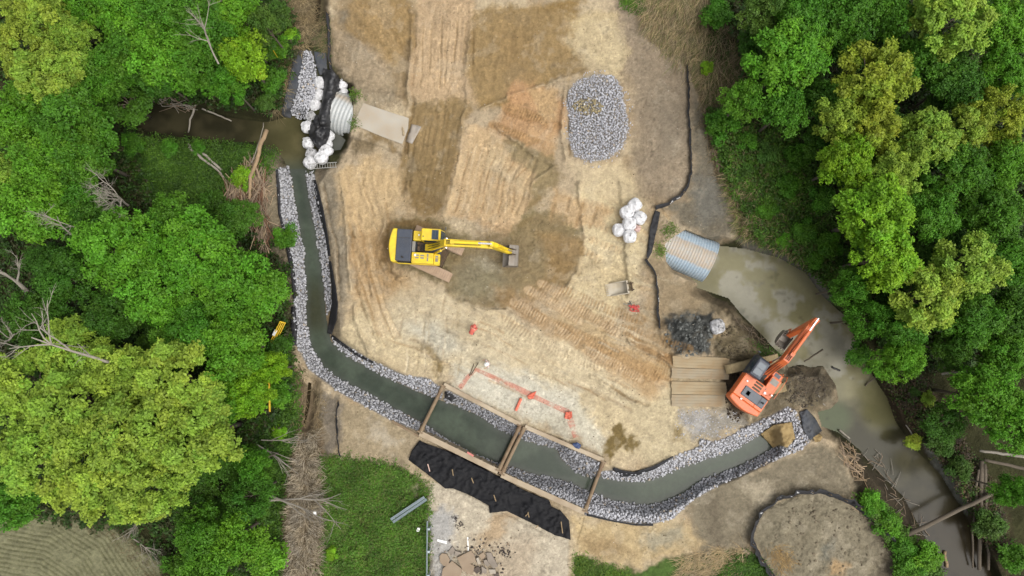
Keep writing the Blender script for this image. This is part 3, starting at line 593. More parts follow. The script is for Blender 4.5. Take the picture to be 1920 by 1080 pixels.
# ================================================================ LOOSE STONE
def rock_proto(seed, flat=0.7):
    r = random.Random(seed); bm = bmesh.new()
    for i in range(13):
        v = Vector((r.gauss(0, 1), r.gauss(0, 1), r.gauss(0, 1))).normalized()*r.uniform(0.8, 1.1); bm.verts.new((v.x*0.5, v.y*0.5*r.uniform(0.8, 1), v.z*0.5*flat))
    res = bmesh.ops.convex_hull(bm, input=bm.verts)
    bmesh.ops.delete(bm, geom=[v for v in bm.verts if not v.link_faces], context='VERTS')
    bmesh.ops.triangulate(bm, faces=bm.faces); bmesh.ops.recalc_face_normals(bm, faces=bm.faces)
    bm.verts.index_update(); v = np.array([q.co[:] for q in bm.verts]); f = np.array([[q.index for q in t.verts] for t in bm.faces]); bm.free(); return v, f
ROCKS = [rock_proto(i) for i in range(10)]
def rot_rand(r):
    a = r.uniform(0, 2*PI); b = r.uniform(-0.5, 0.5); g = r.uniform(-0.5, 0.5)
    return np.array((Matrix.Rotation(a, 3, 'Z') @ Matrix.Rotation(b, 3, 'X') @ Matrix.Rotation(g, 3, 'Y')))
def stones_mesh(name, spots, m, seed=0):
    """spots: (x,y,z,size,tint rgb)"""
    r = random.Random(seed); VV = []; FF = []; CC = []; n = 0
    for x, y, z, s, c in spots:
        v, f = r.choice(ROCKS); q = (v*np.array([1, r.uniform(.7, 1), r.uniform(.7, 1)])) @ rot_rand(r).T * s + np.array([x, y, z])
        VV.append(q); FF.append(f+n); n += len(v); CC.append(np.tile(c, (len(v), 1)))
    return np_mesh(name, np.concatenate(VV), np.concatenate(FF), m, np.concatenate(CC))
M_stone = attr_mat('crushed_stone', 0.9, ((14.0, 0.14),), 0.3, 30.0, 0.25, 0.02)
def stone_tint(r, warm=0.0):
    k = r.choice([1, 1, 1.04, .94, .86, .76, 1.1]); c = np.array(A(212, 212, 217))*k*r.uniform(.88, 1.1)
    if r.random() < 0.03+warm: c = c*np.array([1.0, .86, .66])
    return c
def scatter(poly, step, r, jit=0.42):
    p = np.array(poly, float); out = []; y = p[:, 1].min(); k = 0
    pts = []
    while y < p[:, 1].max():
        x = p[:, 0].min()+(step/2 if k % 2 else 0)
        while x < p[:, 0].max(): pts.append((x+r.uniform(-jit, jit)*step, y+r.uniform(-jit, jit)*step)); x += step
        y += step*0.87; k += 1
    a = np.array(pts); d = sdf(poly, a[:, 0], a[:, 1]); return [(x, y, dd) for (x, y), dd in zip(pts, d) if dd < 0]
rs = random.Random(11); spots = []
for key, poly in RIP.items():
    for x, y, d in scatter(poly, 4.0, rs):
        if d > -1.2 and rs.random() < 0.4: continue
        s = rs.choice([0.18, 0.22, 0.26, 0.30, 0.36])
        z = max(float(gz(x, y)), WL-0.12)+s*0.22; q = PV(x, y, z); spots.append((q.x, q.y, q.z, s, stone_tint(rs)*(0.72 if key in ('bn', 'bs') else 1.0)))
    for x, y, d in scatter(poly, 6.0, rs):                            # a second, looser course on top
        if d > -3: continue
        s = rs.choice([.18, .22, .26, .34]); z = max(float(gz(x, y)), WL-0.05)+0.16; q = PV(x, y, z); spots.append((q.x, q.y, q.z, s, stone_tint(rs)*(0.72 if key in ('bn', 'bs') else 1.0)))
spots.sort(key=lambda t: -t[3]); BIG = spots[:300]; REST = spots[300:]
tag(link('riprap', stones_mesh('riprap', REST, M_stone, 3)), 'bed of smaller pale grey broken stones lining both banks of the diversion channel', 'riprap', kind='stuff')
M_stone1 = mat('riprap_boulder_stone', A(210,210,214), 0.9, 0, A(150,146,138), 0.7, 5.0, 0.3, 30, 0.14, 'Generated')
rock_me = []
for i, (v, f) in enumerate(ROCKS): rock_me.append(np_mesh('riprap_stone', v, f, M_stone1))
for i, (x, y, z, s, c) in enumerate(BIG):
    o = link('riprap_stone', rs.choice(rock_me)); o.location = (x, y, z+0.03); o.scale = (s*1.12, s*1.05, s); o.rotation_euler = (rs.uniform(-.4, .4), rs.uniform(-.4, .4), rs.uniform(0, 6.28))
    tag(o, 'largest pale grey angular riprap stone on the bank of the diversion channel', 'stone', 'largest riprap stones along the diversion channel')
# gravel stockpile
sp = []; gp = [(1082,152),(1118,138),(1150,142),(1166,165),(1172,200),(1180,240),(1168,275),(1140,298),(1108,304),(1076,292),(1066,262),(1068,220),(1060,190),(1070,165)]
for x, y, d in scatter(gp, 3.5, rs):
    s = rs.choice([.16, .2, .24, .28]); z = float(gz(x, y))+s*0.25+0.16*sstep(0, -30, d); q = PV(x, y, z); tan = math.hypot((x-1102)/28, (y-200)/16) < 1 and rs.random() < 0.75
    sp.append((q.x, q.y, q.z, s, np.array(A(196,180,140))*rs.uniform(.75, 1.1) if tan else stone_tint(rs)))
for i in range(90):
    a = rs.uniform(0, 6.28); x = 1120+62*math.cos(a)*rs.uniform(.95, 1.1); y = 222+86*math.sin(a)*rs.uniform(.95, 1.08); q = G(x, y, 0.03); sp.append((q.x, q.y, q.z, rs.uniform(.1, .2), stone_tint(rs)))
tag(link('gravel_pile', stones_mesh('gravel_pile', sp, M_stone, 4)), 'low oval stockpile of blue-grey crushed stone on the bare earth', 'gravel pile', kind='stuff')
# stone strip on the geotextile beside the bag dam
sp = []
for x, y, d in scatter([(570,95),(584,96),(590,118),(594,140),(596,160),(588,185),(580,205),(574,222),(560,224),(546,214),(548,196),(558,165),(564,130)], 3.4, rs):
    s = rs.uniform(0.2, 0.32); q = G(x, y, 0.17); sp.append((q.x, q.y, max(q.z, WL+.1), s, stone_tint(rs)))
tag(link('stone_berm', stones_mesh('stone_berm', sp, M_stone, 6)), 'strip of pale crushed stone heaped on black geotextile beside the white bags', 'stone berm', kind='stuff')
# loose pebbles and clods over the site
sp = []
for i in range(1500):
    x = rs.uniform(600, 1320); y = rs.uniform(0, 1060)
    if float(sdf(SITE, np.array([x]), np.array([y]))[0]) > -6 or float(sdf(CHANNEL, np.array([x]), np.array([y]))[0]) < 30: continue
    q = G(x, y, 0.01); c = rs.choice([A(216,206,186), A(128,108,80), A(150,132,102), A(186,170,142), A(104,90,70)]); sp.append((q.x, q.y, q.z, rs.choice([.05, .06, .08, .1, .14]), np.array(c)))
for i in range(1100):                                                  # clods on the muck pile, the spoil heap and by the orange machine
    cx, cy, rx, ry, c = rs.choice([(1292,628,44,40,A(122,124,120)), (1560,1005,110,70,A(136,124,104)), (1510,730,50,34,A(104,96,84)), (1385,640,40,30,A(120,108,86)), (1380,740,22,50,A(74,62,50))])
    a = rs.uniform(0, 6.28); t = math.sqrt(rs.random()); x = cx+rx*t*math.cos(a); y = cy+ry*t*math.sin(a); q = G(x, y, 0.0)
    if q.z > WL+.05: sp.append((q.x, q.y, q.z, rs.choice([.1, .14, .18, .24, .34, .44])*(.9 if cx == 1292 else .75), np.array(c)*rs.uniform(.6, 1.2)))
for i in range(260):
    x = rs.uniform(1266, 1385); y = rs.uniform(768, 822); q = G(x, y, 0.0); sp.append((q.x, q.y, q.z, rs.uniform(.06, .2), stone_tint(rs)))
tag(link('pebbles_and_clods', stones_mesh('pebbles_and_clods', sp, attr_mat('clod_soil', 0.97, ((10.0, .2),), 0.4, 20.0), 8)), 'loose pebbles and clods of earth scattered over the bare site', 'pebbles', kind='stuff')

# ================================================================ SHEETS, TARPS, FENCES
def drape(name, poly, m, step=4.0, lift=0.05, wr=0.0, wscale=14.0, seed=1, hfn=None, parent=None, thick=0.02, zmin=None, fold=None):
    uv, tri = sheet_tri(poly, step, 0.3, seed); u, v = uv[:, 0], uv[:, 1]
    z = gz(u, v)+lift
    if zmin is not None: z = np.maximum(z, zmin)
    if hfn is not None: z = z+hfn(u, v)
    if wr:
        r1 = 1-np.abs(2*fbm(u, v, wscale, 3, seed)-1); r2 = 1-np.abs(2*fbm(u*0.6+v*0.8, v*0.5-u*0.3, wscale*0.6, 2, seed+2)-1)
        z = z+wr*(0.8*r1**7+0.6*r2**9+0.5*(fbm(u, v, wscale*1.6, 2, seed+3)-.5))
    x, y, z = P(u, v, z); me = np_mesh(name, np.stack([x, y, z], 1), np.array(tri), m, None, True)
    bm = bmesh.new(); bm.from_mesh(me); bmesh.ops.recalc_face_normals(bm, faces=bm.faces)
    if sum(f.normal.z for f in bm.faces) < 0: bmesh.ops.reverse_faces(bm, faces=bm.faces)
    bm.to_mesh(me); bm.free()
    o = link(name, me, parent); s = o.modifiers.new('thickness', 'SOLIDIFY'); s.thickness = thick; s.offset = 1; return o
def strip_poly(pts, wds):
    L = []; R = []
    for i, (x, y) in enumerate(pts):
        a = pts[max(i-1, 0)]; b = pts[min(i+1, len(pts)-1)]; dx, dy = b[0]-a[0], b[1]-a[1]; l = math.hypot(dx, dy); wd = wds[i] if isinstance(wds, list) else wds
        L.append((x-dy/l*wd/2, y+dx/l*wd/2)); R.append((x+dy/l*wd/2, y-dx/l*wd/2))
    return L+R[::-1]
M_tarp = mat('black_plastic_tarp', (0.011,0.011,0.013), 0.5, 0, (0.07,0.066,0.06), 0.4, 1.6, 0.5, 5, 0.3)
M_cloth = mat('black_woven_cloth', (0.0055,0.0055,0.007), 0.7, 0, (0.05,0.046,0.04), 0.16, 1.4, 0.5, 4, 0.35)
M_cloth.node_tree.nodes['Principled BSDF'].inputs['Specular IOR Level'].default_value = .22
M_geo = mat('black_geotextile', (0.009,0.009,0.011), 0.75, 0, (0.08,0.07,0.06), 0.14, 0.8, 0.4, 8, 0.3)
M_geo2 = mat('faded_geotextile', (0.040,0.045,0.055), 0.8, 0, A(130,122,108), 0.4, 1.0, 0.3, 8, 0.2)
M_jute = mat('jute_mat', A(184,158,108), 0.95, 0, A(140,116,76), 0.6, 1.5, 0.6, 6)
M_white = mat('white_print', (0.7,0.7,0.7), 0.6)
t = drape('geotextile_sheet', [(553,92),(574,97),(566,130),(560,160),(548,195),(546,222),(527,217),(534,180),(545,135)], M_geo2, 4, 0.05, 0.06, 20, 2); tag(t, 'faded grey black geotextile strip left of the stone berm', 'geotextile')
t = drape('geotextile_sheet', [(588,96),(612,100),(614,135),(600,142),(592,120)], M_geo2, 4, 0.06, 0.08, 18, 3); tag(t, 'small dark geotextile sheet right of the stone berm top, above the bags', 'geotextile')
dam = lambda u, v: 1.15*sstep(26, 8, np.abs(u-(625-(v-140)*0.22)))
t = drape('black_tarp', [(606,128),(622,132),(634,142),(641,158),(637,180),(628,205),(618,240),(604,242),(596,222),(604,190),(608,160),(604,142)], M_tarp, 3, 0.12, 0.35, 18, 4, lambda u, v: 0.9*sstep(16, 4, np.abs(u-(624-(v-140)*0.20))), zmin=-0.7); tag(t, 'crumpled black plastic tarp over the dam between bags and culvert', 'tarp')
t = drape('black_tarp', [(592,216),(606,214),(619,232),(618,255),(606,280),(594,278),(581,258),(577,242),(584,232)], M_tarp, 3, 0.2, 0.4, 16, 5, lambda u, v: 0.8*sstep(22, 6, np.hypot(u-600, (v-248)*.7)), zmin=-0.6); tag(t, 'folded black tarp draped over the lower white bags in the creek', 'tarp')
bt = drape('black_tarp', [(787,826),(800,832),(852,850),(900,875),(935,893),(985,920),(1030,938),(1034,950),(1052,958),(1067,976),(1070,1012),(1040,1003),(1000,982),(950,958),(918,962),(917,948),(880,928),(850,916),(835,916),(800,888),(766,862),(772,845)], M_cloth, 2.4, 0.10, 0.20, 22, 6, thick=0.03); tag(bt, 'long black geotextile tarp spread along the south side of the trench boxes', 'tarp')
t = drape('geotextile_sheet', [(1499,773),(1513,767),(1529,785),(1541,808),(1519,826),(1506,806)], M_geo2, 3, 0.12, 0.22, 12, 7, zmin=WL+.15); tag(t, 'blue-grey crumpled geotextile sheet at the downstream end of the channel', 'geotextile')
t = drape('erosion_mat', [(1426,814),(1450,797),(1484,791),(1491,822),(1476,839),(1462,834),(1450,840)], M_jute, 3, 0.2, 0.28, 12, 1, zmin=WL+.05); tag(t, 'tan jute erosion mat crumpled at the end of the channel', 'erosion mat')
t = drape('erosion_mat', [(1524,820),(1536,812),(1542,818),(1538,828),(1528,829)], M_jute, 2.5, 0.15, 0.2, 8, 2); tag(t, 'small scrap of tan erosion mat below the blue-grey sheet', 'erosion mat')
t = drape('plastic_sheet', [(783,235),(790,238),(773,270),(761,265),(772,233)], mat('pale_plastic', A(176,168,158), 0.5, 0, A(170,150,120), 0.6, 1.5), 4, 0.04, 0.05, 10, 3); tag(t, 'pale grey plastic sheet on the soil beside the concrete slab', 'plastic sheet')
bl = drape('blue_tarp', [(1072,832),(1082,829),(1090,834),(1086,842),(1079,840)], mat('blue_tarp_cloth', A(58,80,128), 0.6, 0, A(40,56,92), 0.5), 2, 0.06, 0.2, 8, 4, hfn=lambda u, v: 0.3+0*u); tag(bl, 'small crumpled blue tarp on the north edge of the trench box', 'tarp')
t = drape('black_tarp', [(834,734),(846,738),(856,746),(846,752),(834,746)], M_tarp, 3, 0.1, 0.3, 10, 5, zmin=-0.7); tag(t, 'small black tarp hanging in the northwest corner of the trench box', 'tarp')
GEO_STRIPS = [([(519,318),(522,350),(524,400),(534,440)], [4,6,5,4], 'west side of the upper channel'), ([(533,440),(543,480),(550,520),(552,560)], [4,8,8,5], 'west side of the channel below the brush pile'), ([(550,575),(551,610),(550,648)], [7,12,12], 'west side of the channel beside the big bright tree'),
  ([(590,338),(595,365),(602,395),(612,440),(618,480)], [4,9,10,5,4], 'east side of the upper channel below the ladder'), ([(619,490),(626,540),(628,570),(624,600),(618,626)], [4,8,12,14,9], 'east side of the channel bend'), ([(622,630),(640,644),(668,664),(700,680)], [6,5,5,3], 'north side of the channel bend'),
  ([(1150,878),(1166,888),(1190,889),(1228,876),(1262,856)], [5,12,8,6,3], 'north bank below the brown puddle'), ([(1100,965),(1140,975),(1190,984),(1225,984)], [4,3,3,4], 'south bank below the east trench box')]
for pts, wd, wh in GEO_STRIPS:
    t = drape('geotextile_strip', strip_poly(pts, wd), M_geo, 3, 0.16, 0.12, 10, 3); tag(t, 'black geotextile edge strip on the '+wh, 'geotextile', 'geotextile edging along the channel')
# --- silt fences: fabric band on wooden stakes
M_wood = mat('weathered_wood', A(176,150,112), 0.85, 0, A(110,94,72), 0.6, 3.0, 0.4, 20)
def silt_fence(name, pts, label, lean=0.25, h=0.6, group=None, prints=(), wd=0.05):
    lean *= 1.7
    f = []; dense = []
    for a, b in zip(pts[:-1], pts[1:]):
        n = max(1, int(math.hypot(b[0]-a[0], b[1]-a[1])/7))
        dense += [(a[0]+(b[0]-a[0])*k/n, a[1]+(b[1]-a[1])*k/n) for k in range(n)]
    dense.append(pts[-1]); root = empty(name, G(*dense[0]), 0, label, 'silt fence', group); o = root.location.copy(); mb = MB(); r = random.Random(len(pts)*7)
    W = [G(x+r.uniform(-1, 1), y+r.uniform(-1, 1), 0)-o for x, y in dense]; base = []; top = []
    for i, p in enumerate(W):
        d = (W[min(i+1, len(W)-1)]-W[max(i-1, 0)]); d.z = 0; d.normalize(); s_ = Vector((d.y, -d.x, 0)); ln = lean*(1+r.uniform(-.35, .35)); base.append(p-Vector((0, 0, .05))); top.append(p+s_*ln+Vector((0, 0, h*(1-.25*r.random()))))
    vs = []; n = len(W)
    for k, off in ((0, 0), (1, wd)):
        for i in range(n):
            d = (W[min(i+1, n-1)]-W[max(i-1, 0)]); d.z = 0; d.normalize(); s_ = Vector((d.y, -d.x, 0))*off; vs += [base[i]+s_, top[i]+s_]
    q = lambda k, i, j: k*2*n+2*i+j; fs = []
    for i in range(n-1):
        fs += [(q(0,i,0),q(0,i+1,0),q(0,i+1,1),q(0,i,1)), (q(1,i,1),q(1,i+1,1),q(1,i+1,0),q(1,i,0)), (q(0,i,1),q(0,i+1,1),q(1,i+1,1),q(1,i,1))]
    mb.add(vs, fs); fab = mb.build('fabric', M_geo, root, smooth=True)
    for i in range(0, n, 4): s_ = MB(); s_.box(tuple(base[i]*0.5+top[i]*0.5+Vector((0, 0, .1))), (.045, .045, h+.25), r.uniform(0, 1)); s_.build('stake', M_wood, root)
    for t_ in prints:                                                  # worn white lettering on the fabric
        i = min(int(t_*(n-1)), n-2); a = base[i].lerp(top[i], .35); b = base[i+1].lerp(top[i+1], .35); up = (top[i]-base[i])*0.42; nrm = (b-a).cross(up).normalized()*0.03
        if nrm.z < 0: nrm = -nrm
        pm = MB(); k = 8
        for j in range(k):
            p0 = a.lerp(b, (j+.12)/k)+nrm; p1 = a.lerp(b, (j+.72)/k)+nrm; hh = up*r.uniform(.55, 1.0); pm.add([p0, p1, p1+hh, p0+hh], [(0,1,2,3)])
        pm.build('printed_lettering', M_white, root)
    return root
silt_fence('silt_fence', [(1291,125),(1294,165),(1293,210),(1297,260),(1298,325),(1292,352),(1276,372),(1250,388),(1230,394)], 'long thin black silt fence curving down the east edge of the site', 0.14, .5, prints=(.86, .92))
sf = drape('silt_fence_fabric', [(1228,394),(1238,398),(1233,425),(1227,450),(1222,474),(1214,487),(1212,484),(1216,450),(1219,425)], M_geo, 3, 0.08, 0.22, 10, 2); tag(sf, 'slack wide piece of black silt fence fabric fallen beside the white bags', 'fabric')
silt_fence('silt_fence', [(1213,485),(1224,500),(1232,518),(1236,545),(1236,580),(1239,616)], 'black silt fence running down between bucket and corrugated culvert', 0.14, .5, prints=(.3, .55))
silt_fence('silt_fence', [(1462,1090),(1440,1062),(1420,1030),(1412,1008),(1418,985),(1432,960),(1458,940),(1500,927),(1540,926),(1572,936),(1604,952),(1640,982),(1664,1016),(1684,1060),(1680,1090)], 'black silt fence with white lettering looping round the spoil heap', -0.26, .7, prints=(.1, .18, .3, .37, .42, .455, .5))
silt_fence('silt_fence', [(634,752),(630,780),(632,820),(636,856)], 'short black silt fence on grey soil above the grass patch', -0.12, .45)
silt_fence('silt_fence', [(617,26),(620,60),(620,100),(624,130),(630,140)], 'thin black silt fence beside the ditch at the top', 0.08, .4)

# ================================================================ BULK BAGS
M_bag = mat('white_woven_bag', (0.62,0.62,0.63), 0.8, 0, A(120,110,96), 0.55, 5.0, 0.9, 7, 0.10)
M_bagd = mat('soiled_white_bag', (0.60,0.60,0.61), 0.8, 0, A(80,74,66), 0.85, 4.0, 0.9, 9, 0.05)
M_bagp = mat('pinkish_bag', A(226,196,186), 0.8, 0, A(190,110,100), 0.5, 3.0, 0.5, 9, 0.05)
def bag_mesh(seed):
    bm = bmesh.new(); bmesh.ops.create_icosphere(bm, subdivisions=4, radius=1.0); r = np.random.RandomState(seed); ph = r.uniform(0, 6.28, 6)
    for v in bm.verts:
        x, y, z = v.co; a = math.atan2(y, x); rr_ = math.hypot(x, y)
        sq = 1/(abs(math.cos(a+.3))**2.5+abs(math.sin(a+.3))**2.5)**0.4
        pl = 1+0.075*math.sin(a*9+ph[0])*sstep(0.2, 0.9, abs(z))+0.035*math.sin(a*4+z*4+ph[1])+0.02*math.sin(a*15+ph[2])
        rr2 = (rr_**0.7)*sq*pl; zz = (abs(z)**0.75)*(1 if z > 0 else -1)
        if z > 0.93: zz += 0.16*(z-0.93)/0.07
        zz += 0.09*math.sin(x*7+ph[3])*math.cos(y*6+ph[4])*(z > 0)
        v.co = (rr2*math.cos(a)*0.56, rr2*math.sin(a)*0.56, 0.44+0.44*zz)
    me = bpy.data.meshes.new('bag'); bm.to_mesh(me); bm.free()
    for p in me.polygons: p.use_smooth = True
    return me
BAGS = [bag_mesh(i) for i in range(3)]
for b in BAGS: b.materials.append(M_bag)
lp = MB(); lp.tube([(-.13, 0, 0), (-.10, .02, .14), (0, .05, .19), (.10, .02, .14), (.13, 0, 0)], .028, 5); LOOP = lp.build('lifting_loop', M_bag); LOOPM = LOOP.data; bpy.data.objects.remove(LOOP)
kn = MB(); kn.tube([(0, 0, 0), (.02, 0, .06), (.05, .04, .1), (.12, .07, .1)], [.10, .05, .06, .09], 8); KN = kn.build('tie_neck', M_bag, smooth=True); KNM = KN.data; bpy.data.objects.remove(KN)
def bulk_bag(px, py, z, label, group=None, sc=1.0, m=None, k=0, tilt=0.0):
    """px,py = where the bag's top is seen; z = height of its foot"""
    q = PV(px, py, z+.75*sc); root = empty('bulk_bag', (q.x, q.y, z), rs.uniform(0, 6.28), label, 'bag', group); root.scale = (sc,)*3
    root.rotation_euler = (tilt*rs.uniform(-1, 1), tilt*rs.uniform(-1, 1), rs.uniform(0, 6.28))
    o = link('bag_body', BAGS[k % 3], root)
    if m: o.material_slots[0].link = 'OBJECT'; o.material_slots[0].material = m
    o = link('tie_neck', KNM, root, (0, 0, .92)); o.material_slots[0].link = 'OBJECT'; o.material_slots[0].material = m or M_bag
    for a in range(4):
        l = link('lifting_loop', LOOPM, root, (.36*math.cos(a*PI/2+.48), .36*math.sin(a*PI/2+.48), .74)); l.rotation_euler = (rs.uniform(-1, .2), 0, a*PI/2-1.1); l.material_slots[0].link = 'OBJECT'; l.material_slots[0].material = m or M_bag
GB = 'white bulk bags damming the creek at the culvert'
for i, (x, y, z, lab, sc) in enumerate([
    (600,152.6,-.9,'topmost white bulk bag in the dam row, beside the stone berm',1.0), (597,176,-1.0,'second white bulk bag from the top of the dam row',.95), (589.6,194.7,-1.0,'third white bulk bag down the dam row, left of the black tarp',1.0),
    (583.7,217,-1.1,'dirty white bulk bag below the stone berm end, fourth in the row',.92), (575.4,235.6,-1.2,'leftmost white bulk bag standing in the creek water',.95), (577,267,-1.3,'white bulk bag half under the left edge of the lower black tarp',.9),
    (617,253,-1.3,'white bulk bag peeking out between the lower tarp and the culvert mouth',.8), (611,268,-1.3,'white bulk bag behind the bottom corner of the lower tarp',.85), (611,281,-1.1,'white bulk bag right of the round bag at the dam bottom',1.0),
    (600,294,-.9,'round clean white bulk bag standing highest at the bottom of the dam',1.02), (581,287,-1.3,'slumped white bulk bag left of the round bag at the dam bottom',.9), (579,304,-1.2,'lowest white bulk bag of the dam, above the channel stones',1.0),
    (640,157,-1.0,'white bulk bag at the top right behind the upper black tarp',.85), (641,171,-1.2,'white bulk bag wedged above the left culvert mouth',.75)]):
    bulk_bag(x, y, z, lab, GB, sc, M_bagd if i in (3, 10) else None, i, .12)
GW = 'white bulk bags clustered on the bare earth'
for i, (x, y, lab, sc) in enumerate([(1191.7,383,'topmost white bulk bag of the cluster near the silt fence',1.02), (1176.4,397,'upper left white bulk bag of the cluster on bare earth',1.04), (1200,407.5,'right hand white bulk bag of the cluster, nearest the silt fence',1.0),
    (1181,418.6,'middle white bulk bag surrounded by the others in the cluster',1.04), (1161.7,430.3,'leftmost white bulk bag of the cluster on bare earth',1.0), (1181.7,442.2,'lowest white bulk bag of the cluster on bare earth',1.0)]):
    bulk_bag(x, y, float(gz(x, y))-.03, lab, GW, sc, None, i, .05)
bulk_bag(1195,428,float(gz(1195,428))-.02,'small pinkish collapsed bag tucked beside the white cluster',None,.55,M_bagp,1)
bulk_bag(1347,612,float(gz(1347,612))-.06,'lone white bulk bag stained with black mud near the pond',None,1.12,M_bagd,2,.1)

# ================================================================ CULVERTS
def culvert(name, x0y0, x1y1, R, zc, label, bevel_left=0.0, m=None):
    """corrugated pipe from seen end to buried end"""
    a = PV(*x0y0, zc); b = PV(*x1y1, zc); d = (b-a); L = d.length; ang = math.atan2(d.y, d.x); root = empty(name, (a.x, a.y, zc), ang, label, 'culvert')
    ns = int(L/0.03); nr = 72; X = np.linspace(0, L, ns); T = np.linspace(0, 2*PI, nr, endpoint=False)
    XX, TT = np.meshgrid(X, T, indexing='ij'); RR = R+0.022*np.sin(XX*2*PI/(0.24 if bevel_left == 0 else 0.34))
    shell = []
    for dr in (0, -0.03): shell.append(np.stack([XX, (RR+dr)*np.cos(TT), (RR+dr)*np.sin(TT)], -1).reshape(-1, 3))
    i = np.arange(ns*nr).reshape(ns, nr); j = np.roll(i, -1, 1); f = np.stack([i[:-1], j[:-1], j[1:], i[1:]], -1).reshape(-1, 4); g = f[:, ::-1]+ns*nr
    r0 = np.stack([i[0], i[0]+ns*nr, j[0]+ns*nr, j[0]], -1); r1 = np.stack([i[-1], j[-1], j[-1]+ns*nr, i[-1]+ns*nr], -1)
    link('corrugated_shell', np_mesh('corrugated_shell', np.concatenate(shell), np.concatenate([f, g, r0, r1]), m, None, True), root)
    return root
def culvert_mat(name, dirt_side, c0=(160,186,206), c1=(206,218,226)):
    m, t, b = base_mat(name); tc = t.nodes.new('ShaderNodeTexCoord'); sx = t.nodes.new('ShaderNodeSeparateXYZ'); t.links.new(tc.outputs['Object'], sx.inputs[0])
    n1 = noise_out(t, 1.6, 6, 0.7); n2 = noise_out(t, 6.0, 5, 0.7)
    c = mixc(t, ramp(t, n2, [(0.3, 0.0), (0.7, 1.0)]), A(*c0), A(*c1))
    def band(lo, hi, soft, sock):
        a = N(t, 'ShaderNodeMapRange', interpolation_type='SMOOTHSTEP'); a.inputs[1].default_value = lo-soft; a.inputs[2].default_value = lo+soft; t.links.new(sock, a.inputs[0])
        e = N(t, 'ShaderNodeMapRange', interpolation_type='SMOOTHSTEP'); e.inputs[1].default_value = hi+soft; e.inputs[2].default_value = hi-soft; t.links.new(sock, e.inputs[0])
        q = N(t, 'ShaderNodeMath', operation='MULTIPLY'); t.links.new(a.outputs[0], q.inputs[0]); t.links.new(e.outputs[0], q.inputs[1]); return q.outputs[0]
    wob = N(t, 'ShaderNodeMath', operation='MULTIPLY_ADD'); wob.inputs[1].default_value = 0.5; t.links.new(n1, wob.inputs[0]); t.links.new(sx.outputs[1], wob.inputs[2])
    mud = band(*dirt_side, wob.outputs[0])
    mm = N(t, 'ShaderNodeMath', operation='MULTIPLY'); t.links.new(mud, mm.inputs[0]); t.links.new(ramp(t, n2, [(0.2, 0.55), (0.6, 1.0)]), mm.inputs[1])
    c = mixc(t, mm.outputs[0], c, mixc(t, ramp(t, n1, [(0.35, 0.0), (0.65, 1.0)]), A(206,182,152), A(196,190,176)))
    t.links.new(c, b.inputs['Base Color']); b.inputs['Metallic'].default_value = 0.0; b.inputs['Roughness'].default_value = 0.45; return m
culvert('culvert', (1330,492), (1225,448), 1.86, -1.62, 'large corrugated steel culvert, half buried, with a tan dirt band, opening on the pond', m=culvert_mat('galvanised_steel_dirty', (-0.35, 1.25, 0.12)))
culvert('culvert', (624,206), (720,246), 1.86, -1.62, 'corrugated steel culvert end behind the black tarps and bag dam', 1, m=culvert_mat('galvanised_steel', (1.0, 1.5, 0.3), (190,196,198), (222,222,216)))

# ================================================================ TRENCH BOXES
M_shore = mat('mud_stained_shoring', A(206,188,160), 0.75, 0, A(140,114,84), 0.7, 0.9, 0.3, 10, 0.2)
M_strut = mat('rusty_strut', A(162,142,112), 0.7, 0.1, A(118,86,58), 0.8, 1.2, 0.3, 12, 0.2)
def trench_box(nA, nB, sA, sB, label):
    zt = 0.22; q = PV((nA[0]+sB[0])/2, (nA[1]+sB[1])/2, WL); root = empty('trench_box', (q.x, q.y, WL), 0, label, 'trench box'); o = root.location.copy()
    W = lambda p, z=zt: PV(p[0], p[1], z)-o
    for a, b, th in ((nA, nB, .26), (sA, sB, .36)):
        A_, B_ = W(a), W(b); mb = MB(); up = Vector((0, 0, 1)); mid = Vector((0, 0, -1.25))
        mb.beam(A_+mid, B_+mid, th, 2.5); mb.beam(A_+Vector((0, 0, .02)), B_+Vector((0, 0, .02)), th+.08, .12)
        d = (B_-A_).normalized(); n = Vector((d.y, -d.x, 0)); L = (B_-A_).length
        for k in range(int(L/1.1)+1):
            p = A_+d*(k*1.1+.1); mb.box(tuple(p+n*(th/2+.03)+Vector((0, 0, -1.2))), (.16, .09, 2.3), math.atan2(d.y, d.x)); mb.box(tuple(p-n*(th/2+.03)+Vector((0, 0, -1.2))), (.16, .09, 2.3), math.atan2(d.y, d.x))
        mb.build('side_panel', M_shore, root, bevel=.02)
    for a, b in ((nA, sA), (nB, sB)):
        d = (W(b)-W(a)).normalized()
        for z in (0.12, -1.15):
            mb = MB(); A_, B_ = W(a, z)+d*.1, W(b, z)-d*.1; mb.tube([A_, B_], .15, 12); mb.tube([A_, A_+d*.5], .19, 12); mb.tube([B_-d*.5, B_], .19, 12); mb.box(tuple(A_), (.5, .12, .5), math.atan2(d.y, d.x)+PI/2); mb.box(tuple(B_), (.5, .12, .5), math.atan2(d.y, d.x)+PI/2)
            mb.build('strut', M_strut, root, smooth=False)
trench_box((832,721), (976,796), (787,812), (934,884), 'west trench box with mud stained walls spanning the channel above the tarp')
trench_box((984,800), (1132,863), (940,890), (1096,960), 'east trench box with mud stained walls spanning the channel')
mb = MB(); a = PV(735,789,.1); b = PV(786,818,.1); mb.beam(a-Vector((0,0,.5)), b-Vector((0,0,.5)), .12, 1.2); mb.beam(a, b, .2, .08)
tag(mb.build('sheet_pile', M_strut, bevel=.01), 'rusty steel sheet pile running west from the trench box corner', 'sheet pile')

